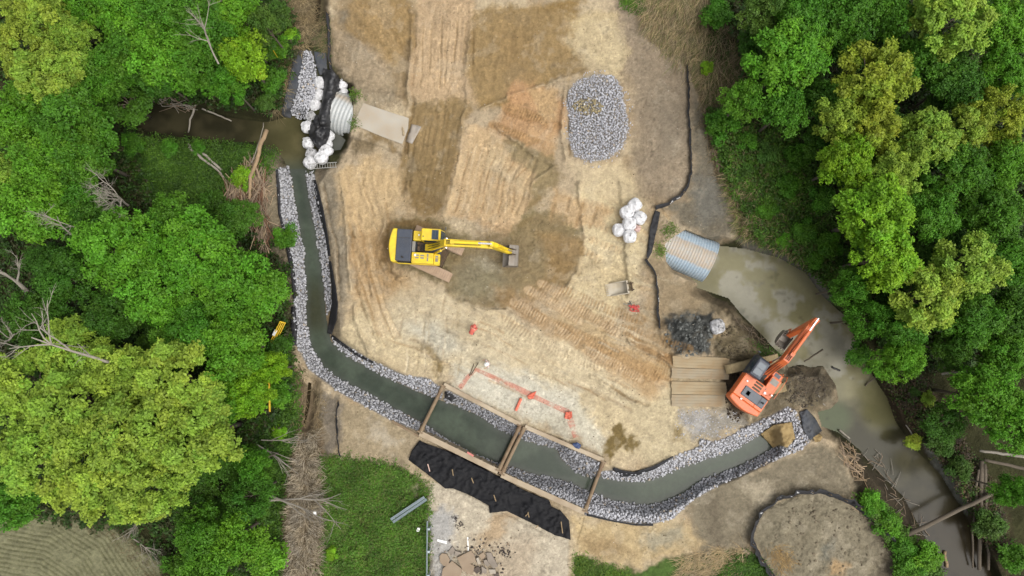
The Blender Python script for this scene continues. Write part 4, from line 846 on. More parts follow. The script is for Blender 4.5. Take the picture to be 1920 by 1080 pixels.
# ================================================================ EXCAVATORS
M_yel = mat('yellow_paint', (0.72,0.52,0.016), 0.42, 0, A(176,140,70), 0.55, 1.6, 0.06, 20, 0.06)
M_org = mat('orange_paint', (0.60,0.125,0.03), 0.42, 0, A(150,96,66), 0.55, 1.6, 0.06, 20, 0.06)
M_blk = mat('dark_machine_grey', (0.034,0.042,0.060), 0.5, 0, A(110,104,92), 0.3, 2.0, 0.05, 20, 0.2)
M_gry = mat('slate_grey_hood', (0.062,0.072,0.088), 0.5, 0, A(120,114,104), 0.35, 2.0, 0.05, 20, 0.15)
M_lgt = mat('light_grey_plate', A(170,168,160), 0.6, 0.2, A(130,114,90), 0.6, 2.5, 0.3, 25)
M_trk = mat('muddy_track_steel', A(206,178,150), 0.85, 0.05, A(150,122,94), 0.5, 2.0, 0.3, 18, 0.15)
M_trk2 = mat('sandy_track_steel', A(200,180,136), 0.85, 0.1, A(128,110,80), 0.7, 2.0, 0.3, 18, 0.15)
M_stl = mat('worn_bucket_steel', A(168,160,150), 0.55, 0.35, A(130,114,92), 0.7, 1.6, 0.25, 14, 0.15)
M_hose = mat('black_rubber_hose', (0.02,0.02,0.02), 0.6, 0, A(90,80,64), 0.5, 4.0)
M_chr = mat('chrome_rod', (0.8,0.8,0.82), 0.2, 0.9)
M_glass = mat('dark_cab_glass', (0.03,0.05,0.07), 0.08, 0.0, A(80,90,96), 0.3, 1.5)
M_lamp = mat('work_lamp_lens', (0.8,0.8,0.78), 0.3)
M_rust = mat('rusty_pump_parts', A(120,96,66), 0.7, 0.3, A(60,52,44), 0.8, 5.0, 0.4, 20, 0.3)
def rrect(x0, x1, y0, y1, r, n=4):
    out = []
    for cx, cy, a0 in ((x1-r, y1-r, 0), (x0+r, y1-r, PI/2), (x0+r, y0+r, PI), (x1-r, y0+r, 1.5*PI)): out += [(cx+r*math.cos(a0+k*PI/2/n), cy+r*math.sin(a0+k*PI/2/n)) for k in range(n+1)]
    return out
def excavator(cpx, cpy, heading, track_ang, label, paint_, trk, cfg):
    gz0 = float(gz(cpx, cpy)); q = PV(cpx, cpy, gz0+0.9); root = empty('excavator', (q.x, q.y, gz0), heading, label, 'excavator')
    E = lambda nm, mb, m, bev=.025, par=None, sm=False: mb.build(nm, m, par or root, bevel=bev, smooth=sm)
    # undercarriage
    ta = track_ang-heading; R = Matrix.Rotation(ta, 4, 'Z'); gauge = cfg.get('gauge', 1.2); tl = 2.2; tw = cfg.get('tw', .72)
    uo = Matrix.Rotation(-heading, 4, 'Z') @ Vector((*cfg.get('uc', (0, 0)), 0))
    def rotmb(mb): mb.v = [tuple(R @ Vector(v) + uo) for v in mb.v]; return mb
    mb = MB(); mb.span(-1.2, 1.2, -.75, .75, .35, .8); mb.box((0, 0, .55), (.6, 2.2, .4)); rotmb(mb); mb.tube([(0, 0, .8), (0, 0, 1.02)], .62, 24); E('undercarriage', mb, M_rust)
    for s in (-1, 1):
        # shoes round an oval loop
        mb = MB(); pitch = .19; r = .42; straight = 2*(tl-r); per = 2*straight+2*PI*r; n = int(per/pitch)
        for k in range(n):
            u = k*per/n
            if u < straight: x, z, a = -(tl-r)+u, 2*r+.04, 0
            elif u < straight+PI*r: th = (u-straight)/r; x, z, a = (tl-r)+r*math.sin(th), r+.04+r*math.cos(th), th
            elif u < 2*straight+PI*r: x, z, a = (tl-r)-(u-straight-PI*r), .04, PI
            else: th = (u-2*straight-PI*r)/r; x, z, a = -(tl-r)-r*math.sin(th), r+.04-r*math.cos(th), PI+th
            mb.box((x, s*gauge, z), (pitch*.93, tw, .045), 0, a); mb.box((x+.03*math.sin(a), s*gauge, z+.03*math.cos(a)), (.03, tw, .05), 0, a)
        E('track', rotmb(mb), trk, 0)
        mb = MB(); mb.span(-(tl-r), tl-r, s*gauge-.2, s*gauge+.2, .2, .72)
        for x in (-(tl-r), tl-r): mb.tube([(x, s*gauge-.22, r+.04), (x, s*gauge+.22, r+.04)], r-.06, 16)
        E('track_frame', rotmb(mb), M_blk, 0)
    # house
    xr, xf, hw = -3.0, 1.25, cfg.get('hw', 1.38); zb = 1.05
    mb = MB(); mb.span(-2.3, xf-.05, -hw+.02, hw-.05, zb, zb+.18); E('deck', mb, M_blk)
    cw = [(-2.32, -hw), (-2.32, hw)]; arc = [(-2.45-.55*math.cos(a)*1.0, hw*math.sin(a)) for a in np.linspace(PI/2*.92, -PI/2*.92, 15)]
    mb = MB(); mb.slab([(-2.32, -hw), (-2.32, hw)]+[(xr+.45-.45*math.cos((y/hw)*1.15), y) for y in np.linspace(hw, -hw, 15)], zb+.02, zb+1.15); E('counterweight', mb, paint_, .09)
    if cfg.get('panel'): bp = MB(); bp.span(-2.33, -.35, -.6, hw-.02, zb+.18, zb+1.2); bp.span(-2.33, h0_ if (h0_ := cfg['hood'][1]) else 0, -hw+.02, -.58, zb+.18, zb+1.19); pn = E('body_panel', bp, paint_, .06); lv = MB(); [lv.span(-1.12+.26*k, -.96+.26*k, -.35, .35, zb+1.195, zb+1.215) for k in range(3)]; E('louvre', lv, M_rust, 0, pn)
    hood = MB(); h0, h1 = cfg['hood']; hy0, hy1 = cfg.get('hoody', (-hw+.1, hw-.05))
    hood.span(h0, h1, hy0, hy1, zb+.18, zb+1.28); ho = E('engine_hood', hood, cfg['hood_mat'], .05)
    g = MB(); gx0, gx1, gy0, gy1 = cfg['grille']
    for k in range(11): yy = gy0+(gy1-gy0)*(k+.5)/11; g.span(gx0, gx1, yy-.03, yy+.03, zb+1.27, zb+1.30)
    E('hood_grille', g, M_blk, 0, ho)
    g = MB(); g.span(h0+.02, h1-.02, cfg['seam']-.02, cfg['seam']+.02, zb+1.27, zb+1.295); E('hood_seam', g, M_hose, 0, ho)
    # right side: tanks and step
    tk = MB(); tk.span(cfg['tank'][0], xf-.55, -hw, -.5, zb+.18, zb+1.12); tk.span(xf-.55, xf-.05, -hw, -.52, zb+.18, zb+.72); to = E('fuel_tank', tk, paint_, .05)
    for k, (x, y, dx, dy, mm) in enumerate(cfg['tank_plates']): p = MB(); p.box((x, y, zb+(1.13 if x < xf-.55 else .73)), (dx, dy, .025)); E('tread_plate', p, mm, 0, to)
    p = MB(); p.tube([(cfg['tank'][0]+.3, -.75, zb+1.12), (cfg['tank'][0]+.3, -.75, zb+1.2)], .1, 12); E('filler_cap', p, M_lamp, 0, to)
    hr = MB()
    for y in (-hw+.05, -hw+.42):
        hr.tube([(xf-.1, y, zb+.4), (xf-.1, y, zb+1.7), (xf-.5, y, zb+1.95), (cfg['tank'][0]+.2, y, zb+1.95), (cfg['tank'][0]+.2, y, zb+1.1)], .022, 6)
    E('handrail', hr, cfg.get('rail', M_yel), 0)
    sk = MB(); sk.span(-2.3, xf-.1, -hw-.04, -hw+.0, zb+.05, zb+.6); E('side_skirt', sk, paint_, .01)
    # middle: valve bank, swing motor, hoses, walkway
    wk = MB(); wk.span(h1+.02, h1+.28, -.45, .42, zb+.9, zb+.98); E('walkway', wk, M_lgt, .01)
    vb = MB(); vb.box((-.45, -.12, zb+.45), (.5, .45, .5)); vb.tube([(-.35, .18, zb+.2), (-.35, .18, zb+.75)], .2, 14); vb.tube([(-.6, .3, zb+.2), (-.6, .3, zb+.62)], .14, 12); E('hydraulic_valve_bank', vb, M_rust, .02)
    hs_ = MB()
    for k in range(6): y = -.3+.1*k; hs_.tube([(-.7, y, zb+.5), (-.3, y+.03, zb+.85), (.05, y*.5, zb+.9), (.4, y*.4, zb+1.15)], .028, 6)
    E('hydraulic_hose', hs_, M_hose, 0, sm=True)
    bx = MB(); bx.span(h1+.05, -.35, .5, hw-.08, zb+.18, zb+.85); E('battery_box', bx, cfg['deck_mat'], .04)
    # cab
    c0, c1, cy0, cy1 = cfg['cab']; ch = zb+2.0; cab = MB()
    cab.prism([(c0, zb+.15), (c1-.02, zb+.15), (c1, zb+.9), (c1-.22, ch-.12), (c1-.4, ch), (c0+.06, ch), (c0, ch-.1)], cy0, cy1); co = E('cab', cab, cfg['cab_mat'], .06)
    rw = MB(); rx0, rx1 = cfg['roof_win']; rw.span(rx0, rx1, cy0+.12, cy1-.1, ch-.01, ch+.02); ro = E('roof_window', rw, M_glass, 0, co)
    fr = MB()
    for yy in (cy0+.12, cy1-.12): fr.span(rx0-.04, rx1+.04, yy-.025, yy+.025, ch, ch+.05)
    for xx in (rx0-.02, (rx0+rx1)/2, rx1+.02): fr.span(xx-.02, xx+.02, cy0+.1, cy1-.1, ch+.002, ch+.045)
    E('window_frame', fr, M_blk, 0, ro)
    ws = MB(); ws.add([(c1+.012, cy0+.08, zb+.85), (c1+.012, cy1-.08, zb+.85), (c1-.21, cy1-.1, ch-.12), (c1-.21, cy0+.1, ch-.12)], [(0,1,2,3)]); ws.add([(c1+.012, cy0+.08, zb+.25), (c1+.012, cy1-.08, zb+.25), (c1+.012, cy1-.08, zb+.82), (c1+.012, cy0+.08, zb+.82)], [(0,1,2,3)]); E('windscreen', ws, M_glass, 0, co)
    sw = MB(); sw.span(c0+.2, c1-.25, cy1, cy1+.012, zb+.85, ch-.2); sw.span(c0+.2, c1-.25, cy0-.012, cy0, zb+.95, ch-.2); E('side_window', sw, M_glass, 0, co)
    rl = MB(); rl.box((c0+.2, cy0+.3, ch+.03), (.09, .09, .06)); rl.tube([(c1-.05, cy1+.02, zb+1.2), (c1+.12, cy1+.16, zb+1.35)], .018, 6); rl.box((c1+.12, cy1+.18, zb+1.42), (.05, .2, .3)); E('mirror', rl, M_blk, 0, co)
    wl = MB()
    for x, y, z in cfg['lamps']: wl.box((x, y, z), (.12, .13, .1)); wl.tube([(x, y, z-.12), (x, y, z-.02)], .03, 6)
    E('work_light', wl, M_lamp, .01)
    ex = MB(); ex.tube([((h0+h1)/2, hy0+.28, zb+1.25), ((h0+h1)/2, hy0+.28, zb+1.55), ((h0+h1)/2-.08, hy0+.28, zb+1.62)], .06, 10); E('exhaust_pipe', ex, M_hose, 0)
    # boom: a bent box girder, foot -> knee -> tip
    fx, fz = cfg['foot']; kx, kz = cfg['knee']; tx, tz = cfg['tip']; by = cfg.get('by', 0.0); bw = .27
    top = [(fx-.1, fz+.2), (fx+.5, fz+.75), (kx-.5, kz+.42), (kx+.1, kz+.5), (kx+.6, kz+.42), (tx-.3, tz+.24), (tx+.12, tz+.12)]
    bot = [(tx+.12, tz-.14), (tx-.25, tz-.2), (kx+.6, kz-.22), (kx+.05, kz-.3), (kx-.5, kz-.3), (fx+.4, fz-.02), (fx-.1, fz-.18)]
    mb = MB(); mb.prism(top+bot, by-bw, by+bw); bo = E('boom', mb, paint_, .04)
    for y in (-.13, 0, .13):
        p = MB(); p.tube([(fx+.2, by+y*1.6, fz+.65), (kx-.3, by+y, kz+.52), (kx+.5, by+y, kz+.55), (tx-.8, by+y*.8, tz+.48)], .026, 6); E('boom_hose', p, M_hose, 0, bo, True)
    if cfg.get('text'):
        cu = bpy.data.curves.new('lettering', 'FONT'); cu.body = cfg['text']; cu.size = .34; cu.extrude = .004; tmp = bpy.data.objects.new('lettering', cu); C.objects.link(tmp); dg = bpy.context.evaluated_depsgraph_get(); me = bpy.data.meshes.new_from_object(tmp.evaluated_get(dg)); bpy.data.objects.remove(tmp); me.materials.append(M_blk)
        l = link('lettering', me, bo); ang = math.atan2(tz-kz, tx-kx); l.matrix_local = Matrix.Translation((kx+.75, by-bw-.006, kz-.02+math.tan(ang)*.75)) @ Matrix.Rotation(-ang, 4, 'Y') @ Matrix.Rotation(PI/2, 4, 'X')
    for s in (-1, 1):                                                   # boom rams
        a = Vector((fx+.55, by+s*.42, fz-.55)); b = Vector((kx-.35, by+s*.36, kz-.02)); mb = MB(); mb.tube([a, a.lerp(b, .6)], .1, 12); cy_ = E('boom_cylinder', mb, paint_, 0, sm=False); p = MB(); p.tube([a.lerp(b, .6), b], .055, 10); E('rod', p, M_chr, 0, cy_)
    px_, pz_ = cfg['pin']; ad = (Vector((px_, 0, pz_))-Vector((tx, 0, tz))).normalized(); an = Vector((-ad.z, 0, ad.x))
    if an.dot(Vector((1, 0, .3))) < 0: an = -an
    Q = lambda s_, n_: ((Vector((tx, 0, tz))+ad*s_+an*n_).x, (Vector((tx, 0, tz))+ad*s_+an*n_).z)
    L = (Vector((px_, 0, pz_))-Vector((tx, 0, tz))).length
    mb = MB(); mb.prism([Q(-.75, .25), Q(-.55, .42), Q(.2, .42), Q(L, .16), Q(L+.12, .0), Q(L, -.14), Q(.1, -.26), Q(-.25, -.2)], by-.2, by+.2); ar = E('arm', mb, paint_, .04)
    # arm ram along the top of the boom
    a = Vector((kx+.15, by, kz+.78)); b = Vector((Q(-.7, .36)[0], by, Q(-.7, .36)[1])); mb = MB(); mb.tube([a, a.lerp(b, .66)], .125, 14); mb.box(tuple(a), (.3, .3, .2)); cy_ = E('arm_cylinder', mb, paint_, 0); p = MB(); p.tube([a.lerp(b, .66), b], .07, 10); E('rod', p, M_chr, 0, cy_)
    a = Vector((Q(.15, .5)[0], by, Q(.15, .5)[1])); b = Vector((Q(L-.45, .38)[0], by, Q(L-.45, .38)[1])); mb = MB(); mb.tube([a, a.lerp(b, .62)], .1, 12); mb.beam(Vector((Q(.1, .3)[0], by, Q(.1, .3)[1])), a, .24, .2); cy_ = E('bucket_cylinder', mb, paint_, 0); p = MB(); p.tube([a.lerp(b, .62), b], .055, 10); E('rod', p, M_chr, 0, cy_)
    lk = MB()
    for s in (-1, 1): lk.beam(Vector((Q(L-.4, 0)[0], by+s*.24, Q(L-.4, 0)[1])), b+Vector((0, s*.24, 0)), .05, .14); lk.beam(b+Vector((0, s*.2, 0)), Vector((Q(L+.1, .45)[0], by+s*.2, Q(L+.1, .45)[1])), .05, .14)
    E('linkage', lk, M_rust if cfg['cab_mat'] is paint_ else paint_, .01)
    # bucket: curved shell, side plates, lip with teeth
    bwid = cfg['bw']; bd = cfg['bd']; off = cfg.get('boff', 0.0); ca = cfg['ba']; M = Matrix.Translation((px_, 0, pz_)) @ Matrix.Rotation(ca, 4, 'Y')
    prof = [(-.12, .1), (.34, .16), (.34+bd*.34, .02), (.34+bd*.5, -.35), (.34+bd*.42, -.75), (.2+bd*.1, -1.08), (-.3, -1.2)]
    inn = [(x*.97-.045 if i else x, z+(.0 if i < 2 else .02)-(.05 if i < 3 else -.03)) for i, (x, z) in enumerate(prof)]
    mb = MB(); mb.prism(prof+inn[::-1], off-bwid/2, off+bwid/2)
    for s in (-1, 1): mb.prism(prof+[(-.22, -.6)], off+s*bwid/2-(.04 if s > 0 else 0), off+s*bwid/2+(0 if s > 0 else .04))
    for s in (-1, 1): mb.prism([(-.1, -.12), (.5, -.0), (.45, .25), (.1, .32), (-.12, .14)], by+s*.26-.03, by+s*.26+.03)
    mb.v = [tuple(M @ Vector(v)) for v in mb.v]; bk = E('bucket', mb, M_stl, .012)
    if cfg.get('teeth', 0):
        for k in range(cfg['teeth']):
            t_ = MB(); y = off+bwid*((k+.5)/cfg['teeth']-.5); t_.box((-.42, y, -1.22), (.3, .1, .07)); t_.v = [tuple(M @ Vector(v)) for v in t_.v]; E('tooth', t_, M_stl, .01, bk)
    return root
def heading_of(a, za, b, zb_): p, q = PV(*a, za), PV(*b, zb_); return math.atan2(q.y-p.y, q.x-p.x)
def sub_h(ang_img): return math.radians(ang_img)
yh = math.radians(-3.2)
excavator(801, 466.5, yh, math.radians(-24.5), 'yellow excavator with black engine hood digging in the middle of the site', M_yel, M_trk, dict(
    hood=(-2.36, -1.12), hood_mat=M_blk, grille=(-2.25, -1.25, -.2, .55), seam=.62, tank=(-1.08,), deck_mat=M_yel, cab_mat=M_yel, cab=(-.30, 1.5, .40, 1.36), roof_win=(.62, 1.08), rail=M_yel, tw=.8, gauge=1.24, uc=(.42, -.36),
    tank_plates=[(-.62, -.75, .3, .12, M_lgt), (-.62, -.95, .3, .12, M_lgt), (-.2, -.75, .3, .12, M_lgt), (-.2, -.95, .3, .12, M_lgt), (.25, -.9, .12, .6, M_lgt), (.95, -.9, .22, .5, M_lgt)],
    lamps=[(-.6, .95, 1.98), (-.75, -.72, 2.3)], foot=(.05, 1.75), knee=(2.35, 4.9), tip=(5.5, 5.0), pin=(6.95, 1.75), by=-.02, bw=1.75, bd=.95, boff=-.28, ba=math.radians(14), text='KOMATSU'))
excavator(1420, 709, math.radians(53.5), math.radians(12.5), 'orange excavator with black cab reaching over the muddy pond', M_org, M_trk2, dict(
    panel=True, hood=(-2.06, -1.22), hood_mat=M_gry, hoody=(-1.25, .82), grille=(-1.85, -1.5, .2, .5), seam=-.75, tank=(-1.15,), deck_mat=M_org, cab_mat=M_blk, cab=(-.42, 1.42, .42, 1.38), roof_win=(-.2, .85), rail=M_org, tw=.72, gauge=1.2,
    tank_plates=[(-.55, -.62, .14, .1, M_gry), (.3, -.9, .5, .6, M_lgt), (.95, -.95, .3, .5, M_gry)],
    lamps=[(-.9, .95, 2.3), (-.7, -1.25, 2.35), (-2.35, .55, 2.3)], foot=(.15, 1.7), knee=(2.3, 3.75), tip=(5.35, 4.1), pin=(4.35, 1.1), by=-.02, bw=.95, bd=.7, boff=0, ba=math.radians(75), teeth=4))
# a deck of engine-bay panels on the orange machine's rear is painted: two louvred panels between cab and hood
# ================================================================ SPARE BUCKET
M_bkt = mat('sand_filled_steel', A(222,212,192), 0.7, 0.05, A(170,148,104), 0.6, 1.4, 0.2, 14)
q = G(1162, 541, 0); root = empty('excavator_bucket', q, math.radians(188), 'detached grey steel digging bucket with six teeth lying on the bare earth', 'bucket')
mb = MB(); L, Wd, Ht = 1.7, 1.05, .85; prof = [(.85, .02), (.2, .0), (-.35, .06), (-.62, .32), (-.66, .62), (-.5, .8)]
inn = [(x+(.0 if i == 0 else .03), z+.05) for i, (x, z) in enumerate(prof)]; mb.prism(prof+inn[::-1], -Wd/2, Wd/2)
for s in (-1, 1): mb.prism(prof+[(.3, .52), (.8, .16)], s*Wd/2-.03, s*Wd/2+.03)
mb.build('shell', M_bkt, root, bevel=.01)
mb = MB(); mb.span(.72, 1.0, -Wd/2, Wd/2, .02, .07); mb.build('cutting_lip', M_bkt, root)
for k in range(6): mb = MB(); y = -Wd/2+Wd*(k+.5)/6; mb.box((1.06, y, .05), (.26, .1, .09)); mb.build('tooth', M_bkt, root, bevel=.01)
mb = MB()
for s in (-1, 1): mb.prism([(-.62, .5), (-1.05, .45), (-1.1, .7), (-.85, .85), (-.5, .8)], s*.28-.04, s*.28+.04)
mb.tube([(-.9, -.4, .66), (-.9, .4, .66)], .07, 10); mb.build('hanger_bracket', M_rust, root)

# ================================================================ SLAB, MATS, LADDER, RAILS
M_conc = mat('pale_concrete', A(198,188,172), 0.85, 0, A(168,148,122), 0.6, 0.7, 0.3, 8, 0.1)

def plan_slab(name, pts, m, label, cat, th=.18, lift=.12, group=None, z=None, tilt=(0, 0), bev=.03, parent=None):
    cx = sum(p[0] for p in pts)/len(pts); cy = sum(p[1] for p in pts)/len(pts); z0 = float(gz(cx, cy))+lift if z is None else z; W = [PV(x, y, z0) for x, y in pts]; o = PV(cx, cy, z0)
    mb = MB(); pl = [((p-o).x, (p-o).y) for p in W]
    if sum(pl[i][0]*pl[(i+1) % len(pl)][1]-pl[(i+1) % len(pl)][0]*pl[i][1] for i in range(len(pl))) < 0: pl = pl[::-1]
    mb.slab(pl, -th, 0); ob = mb.build(name, m, parent, (o.x, o.y, o.z), bevel=bev); ob.rotation_euler = (*tilt, 0)
    return tag(ob, label, cat, group)
M_slab = mat('mud_smeared_concrete', A(206,200,186), 0.9, 0, A(184,162,132), 0.75, 0.5, 0.35, 6, 0.14)
plan_slab('concrete_slab', [(681,193),(722,207),(766,221),(765,240),(754,270),(716,256),(662,233)], M_slab, 'large flat pale concrete slab lying on soil right of the left culvert', 'slab', .2, .07, tilt=(0.004, -.004))
M_mat = mat('muddy_timber_mat', A(192,176,144), 0.9, 0, A(170,140,98), 0.8, 0.8, 0.5, 10, 0.14)
M_mat2 = mat('grey_timber_mat', A(184,174,150), 0.9, 0, A(172,142,102), 0.8, 0.9, 0.5, 10, 0.14)
def timber_mat(q4, m, label):
    z = max(float(gz(1310, (q4[0][1]+q4[2][1])/2))+.18, .12); A_, B_, D_ = PV(*q4[0], z), PV(*q4[1], z), PV(*q4[3], z); ux = (B_-A_); uy = (D_-A_); o = A_+ux/2+uy/2
    root = empty('timber_mat', (o.x, o.y, z-.18), 0, label, 'timber mat', 'timber mats under the orange excavator'); r = random.Random(int(q4[0][1])); n = 4
    for k in range(n):
        a = A_+uy*((k+.5)/n)-root.location-Vector((0, 0, .09)); e0 = r.uniform(-.05, .05); d = ux.normalized(); mb = MB(); mb.beam(a+d*e0, a+ux+d*r.uniform(-.06, .06), uy.length/n*.985, .18+r.uniform(-.012, .012)); mb.build('timber', m, root, bevel=.015)
timber_mat([(1262,667),(1368,671),(1369,692),(1262,689)], M_mat, 'tan timber mat nearest the black muck pile, topmost of four')
timber_mat([(1260,690),(1368,693),(1366,710),(1258,709)], M_mat2, 'grey timber mat just above the dark gap between the mats')
timber_mat([(1259,715),(1362,717),(1361,740),(1259,739)], M_mat, 'tan timber mat just below the dark gap between the mats')
timber_mat([(1259,740),(1361,741),(1361,764),(1259,762)], M_mat2, 'grey timber mat lowest of four, beside the gravel patch')
M_alu = mat('weathered_aluminium', A(200,198,192), 0.5, 0.4, A(150,140,120), 0.4, 3.0)
a = G(587,321,.12); b = G(632,309,.12); a.z = b.z = max(a.z, b.z); root = empty('ladder', a, math.atan2(b.y-a.y, b.x-a.x), 'aluminium ladder lying flat from the bag dam onto the soil', 'ladder'); L = (b-a).length
for s in (-1, 1): mb = MB(); mb.span(0, L, s*.21-.02, s*.21+.02, 0, .08); mb.build('side_rail', M_alu, root)
for k in range(11): mb = MB(); x = L*(k+.5)/11; mb.tube([(x, -.21, .04), (x, .21, .04)], .022, 6); mb.build('rung', M_alu, root)
M_galv = mat('galvanised_rail', A(196,210,214), 0.45, 0.35, A(150,160,160), 0.4, 2.0, 0.1, 10, 0.06)
def w_beam(name, p0, p1, label, z=.1, wd=.31, group=None, posts=()):
    a, b = PV(*p0, z), PV(*p1, z); root = empty(name, a, math.atan2(b.y-a.y, b.x-a.x), label, 'guardrail', group); L = (b-a).length; n = 13; vs = []
    for x in (0, L):
        for th in (0, .012): vs += [(x, wd*(k/(n-1)-.5), .05+.04*math.cos(4*PI*k/(n-1))+th) for k in range(n)]
    fs = [(k, k+1, k+1+2*n, k+2*n) for k in range(n-1)]+[(n+k+1, n+k, 3*n+k, 3*n+k+1) for k in range(n-1)]; mb = MB().add(vs, fs)
    if posts: mb.v = [(x, -z_+.1, y*1.0) for x, y, z_ in mb.v]
    mb.build('rail_beam', M_galv, root)
    for t_ in posts: mb = MB(); mb.box((L*t_, -.14, -.25), (.15, .12, .9)); mb.box((L*t_, -.06, 0), (.15, .12, .3)); mb.build('post', M_galv, root)
    return root
gg = 'galvanised guardrail beams lying on the grass edge'
w_beam('guardrail_beam', (733,974), (796,932), 'upper of two galvanised guardrail beams lying together on the grass edge', .16, .22, gg)
w_beam('guardrail_beam', (737,979), (800,936), 'lower of two galvanised guardrail beams lying together on the grass edge', .14, .2, gg)
w_beam('guardrail', (801,1090), (802,978), 'upright galvanised guardrail along the west edge of the broken road', .65, .31, None, (.1, .5, .88))
# broken slabs of the old road
M_brk = mat('broken_concrete', A(176,156,132), 0.9, 0, A(148,124,98), 0.6, 0.9, 0.5, 9, 0.12)
M_brk2 = mat('broken_concrete_grey', A(168,156,142), 0.9, 0, A(118,106,92), 0.6, 1.2, 0.5, 9, 0.12)
M_asp = mat('broken_asphalt', A(112,98,88), 0.9, 0, A(70,64,58), 0.7, 1.4, 0.5, 12, 0.15)
zm = lambda pts: [(780+x*.15625, 960+y*.15625) for x, y in pts]
rb = random.Random(9)
for pts, m, lab in [([(280,530),(310,495),(370,505),(405,570),(385,640),(330,650),(285,600)], M_brk, 'rounded tan slab of broken road at the left end of the rubble'), ([(490,550),(660,465),(700,520),(720,600),(650,620),(700,650),(680,760),(560,700)], M_brk, 'largest flat tan slab of broken road in the middle of the rubble'),
    ([(430,590),(560,690),(520,800),(300,800),(320,680)], M_brk, 'broad tan slab of broken road at the bottom left of the rubble'), ([(840,490),(900,490),(940,570),(985,650),(930,680),(860,590)], M_brk2, 'long grey tilted slab of broken road at the right of the rubble'), ([(750,520),(810,480),(835,540),(790,575)], M_brk, 'small tan slab of broken road right of the largest slab'),
    ([(380,480),(440,410),(470,470),(425,525)], M_brk2, 'pointed grey slab of broken road at the top of the rubble'), ([(470,465),(545,490),(490,535),(460,520)], M_brk2, 'small flat grey slab of broken road above the largest slab'), ([(720,560),(745,545),(782,630),(740,625)], M_conc, 'pale sliver of broken concrete standing in the rubble'), ([(810,580),(845,570),(890,630),(860,660),(820,630)], M_brk2, 'grey lump of broken road beside the long tilted slab'),
    ([(870,690),(950,690),(960,740),(890,745)], M_conc, 'pale rectangular block of concrete low in the rubble'), ([(670,690),(750,650),(780,700),(730,745)], M_asp, 'dark lump of broken asphalt in the rubble'), ([(785,650),(850,690),(845,740),(790,730)], M_brk2, 'grey slab of broken road right of the dark asphalt lump'), ([(930,740),(990,735),(1000,790),(935,790)], M_asp, 'dark broken asphalt at the bottom right of the rubble')]:
    plan_slab('broken_slab', zm(pts), m, lab, 'rubble', .24, rb.uniform(.16, .34), 'broken slabs of the old road', None, (rb.uniform(-.09, .09), rb.uniform(-.09, .09)), .02)
sp = []
for i in range(170): a = rs.gauss(0, 1); x = 905+rs.gauss(0, 30); y = 1045+rs.gauss(0, 18); q = G(x, min(y, 1085), .03); sp.append((q.x, q.y, q.z, rs.uniform(.1, .3), np.array(rs.choice([A(170,150,126), A(110,100,92), A(190,180,164), A(70,66,62)]))))
for cx, cy in ((942,1032),(950,1040),(853,970),(862,985)):
    for i in range(26): q = G(cx+rs.gauss(0, 4), cy+rs.gauss(0, 4), .02); sp.append((q.x, q.y, q.z, rs.uniform(.06, .18), np.array(A(74,66,66))))
tag(link('rubble_crumbs', stones_mesh('rubble_crumbs', sp, M_stone, 12)), 'small crumbs of concrete and asphalt round the broken road slabs', 'rubble', kind='stuff')
# ================================================================ SMALL THINGS
M_orr = mat('orange_safety_mesh', A(255,124,96), 0.7, 0, A(230,150,120), 0.5, 3.0, 0.6, 30)
def paint_strip(pts, wd, label):
    """sprayed marking: a thin sheet with ragged gaps lying on the soil"""
    m, t, b = base_mat('sprayed_orange_paint'); n = noise_out(t, 3.5, 6, 0.75); n2 = noise_out(t, 0.7, 3, 0.6); mu = N(t, 'ShaderNodeMath', operation='ADD'); t.links.new(n, mu.inputs[0]); t.links.new(n2, mu.inputs[1])
    b.inputs['Base Color'].default_value = (*A(255,150,124), 1); b.inputs['Roughness'].default_value = .9; t.links.new(ramp(t, mu.outputs[0], [(0.85, 0.02), (1.35, .42)]), b.inputs['Alpha'])
    o = drape('paint_marking', strip_poly(pts, [k*1.35 for k in wd]), m, 3, .02, 0, 10, 2); o.modifiers.clear(); return tag(o, label, 'paint')
paint_strip([(862,728),(876,708),(893,693),(935,712),(985,735),(998,742)], [7,6,5,7,8,8], 'west part of the orange sprayed line on the pale soil north of the trench boxes')
paint_strip([(998,742),(1030,757),(1064,772),(1070,790),(1080,820)], [7,6,8,9,8], 'east part of the orange sprayed line bending down towards the blue tarp')
a, b = G(977,747,.12), G(967,770,.12); root = MB(); root.tube([a, b], .12, 12); o = root.build('fence_roll', M_orr); tag(o, 'bright orange rolled safety fence lying on the pale soil', 'fence roll')
t = drape('safety_mesh', [(1060,773),(1072,771),(1073,781),(1068,787),(1058,784)], M_orr, 2, .1, .3, 8, 3); tag(t, 'crumpled orange safety mesh heap at the corner of the sprayed line', 'safety mesh')
t = drape('safety_mesh', [(988,743),(995,738),(1006,733),(1004,738),(999,748),(991,748)], M_orr, 2, .08, .2, 8, 5); tag(t, 'small scrap of orange safety mesh halfway along the sprayed line', 'safety mesh')
M_pad = mat('white_plastic', (0.72,0.72,0.70), 0.5, 0, A(180,170,150), 0.3, 3)
plan_slab('white_box', [(783,989),(788,991),(785,998),(780,996)], M_pad, 'small white box lying on the grass left of the upright guardrail', 'box', .25, .3)
plan_slab('white_litter', [(587,959),(592,958),(593,966),(588,967)], M_pad, 'small white plastic container lying on the dry reeds', 'container', .2, .4)
for i, (a, b, lab) in enumerate([((820,1012),(838,1016),'upper of two white marker stakes lying on grey road'), ((820,1014),(838,1019),'lower of two white marker stakes lying on grey road'), ((877,1007),(878,1033),'white stake lying lengthwise on the pale road above the rubble')]):
    mb = MB(); mb.beam(G(*a, .03), G(*b, .03), .09, .04); tag(mb.build('marker_stake', M_pad), lab, 'stake')
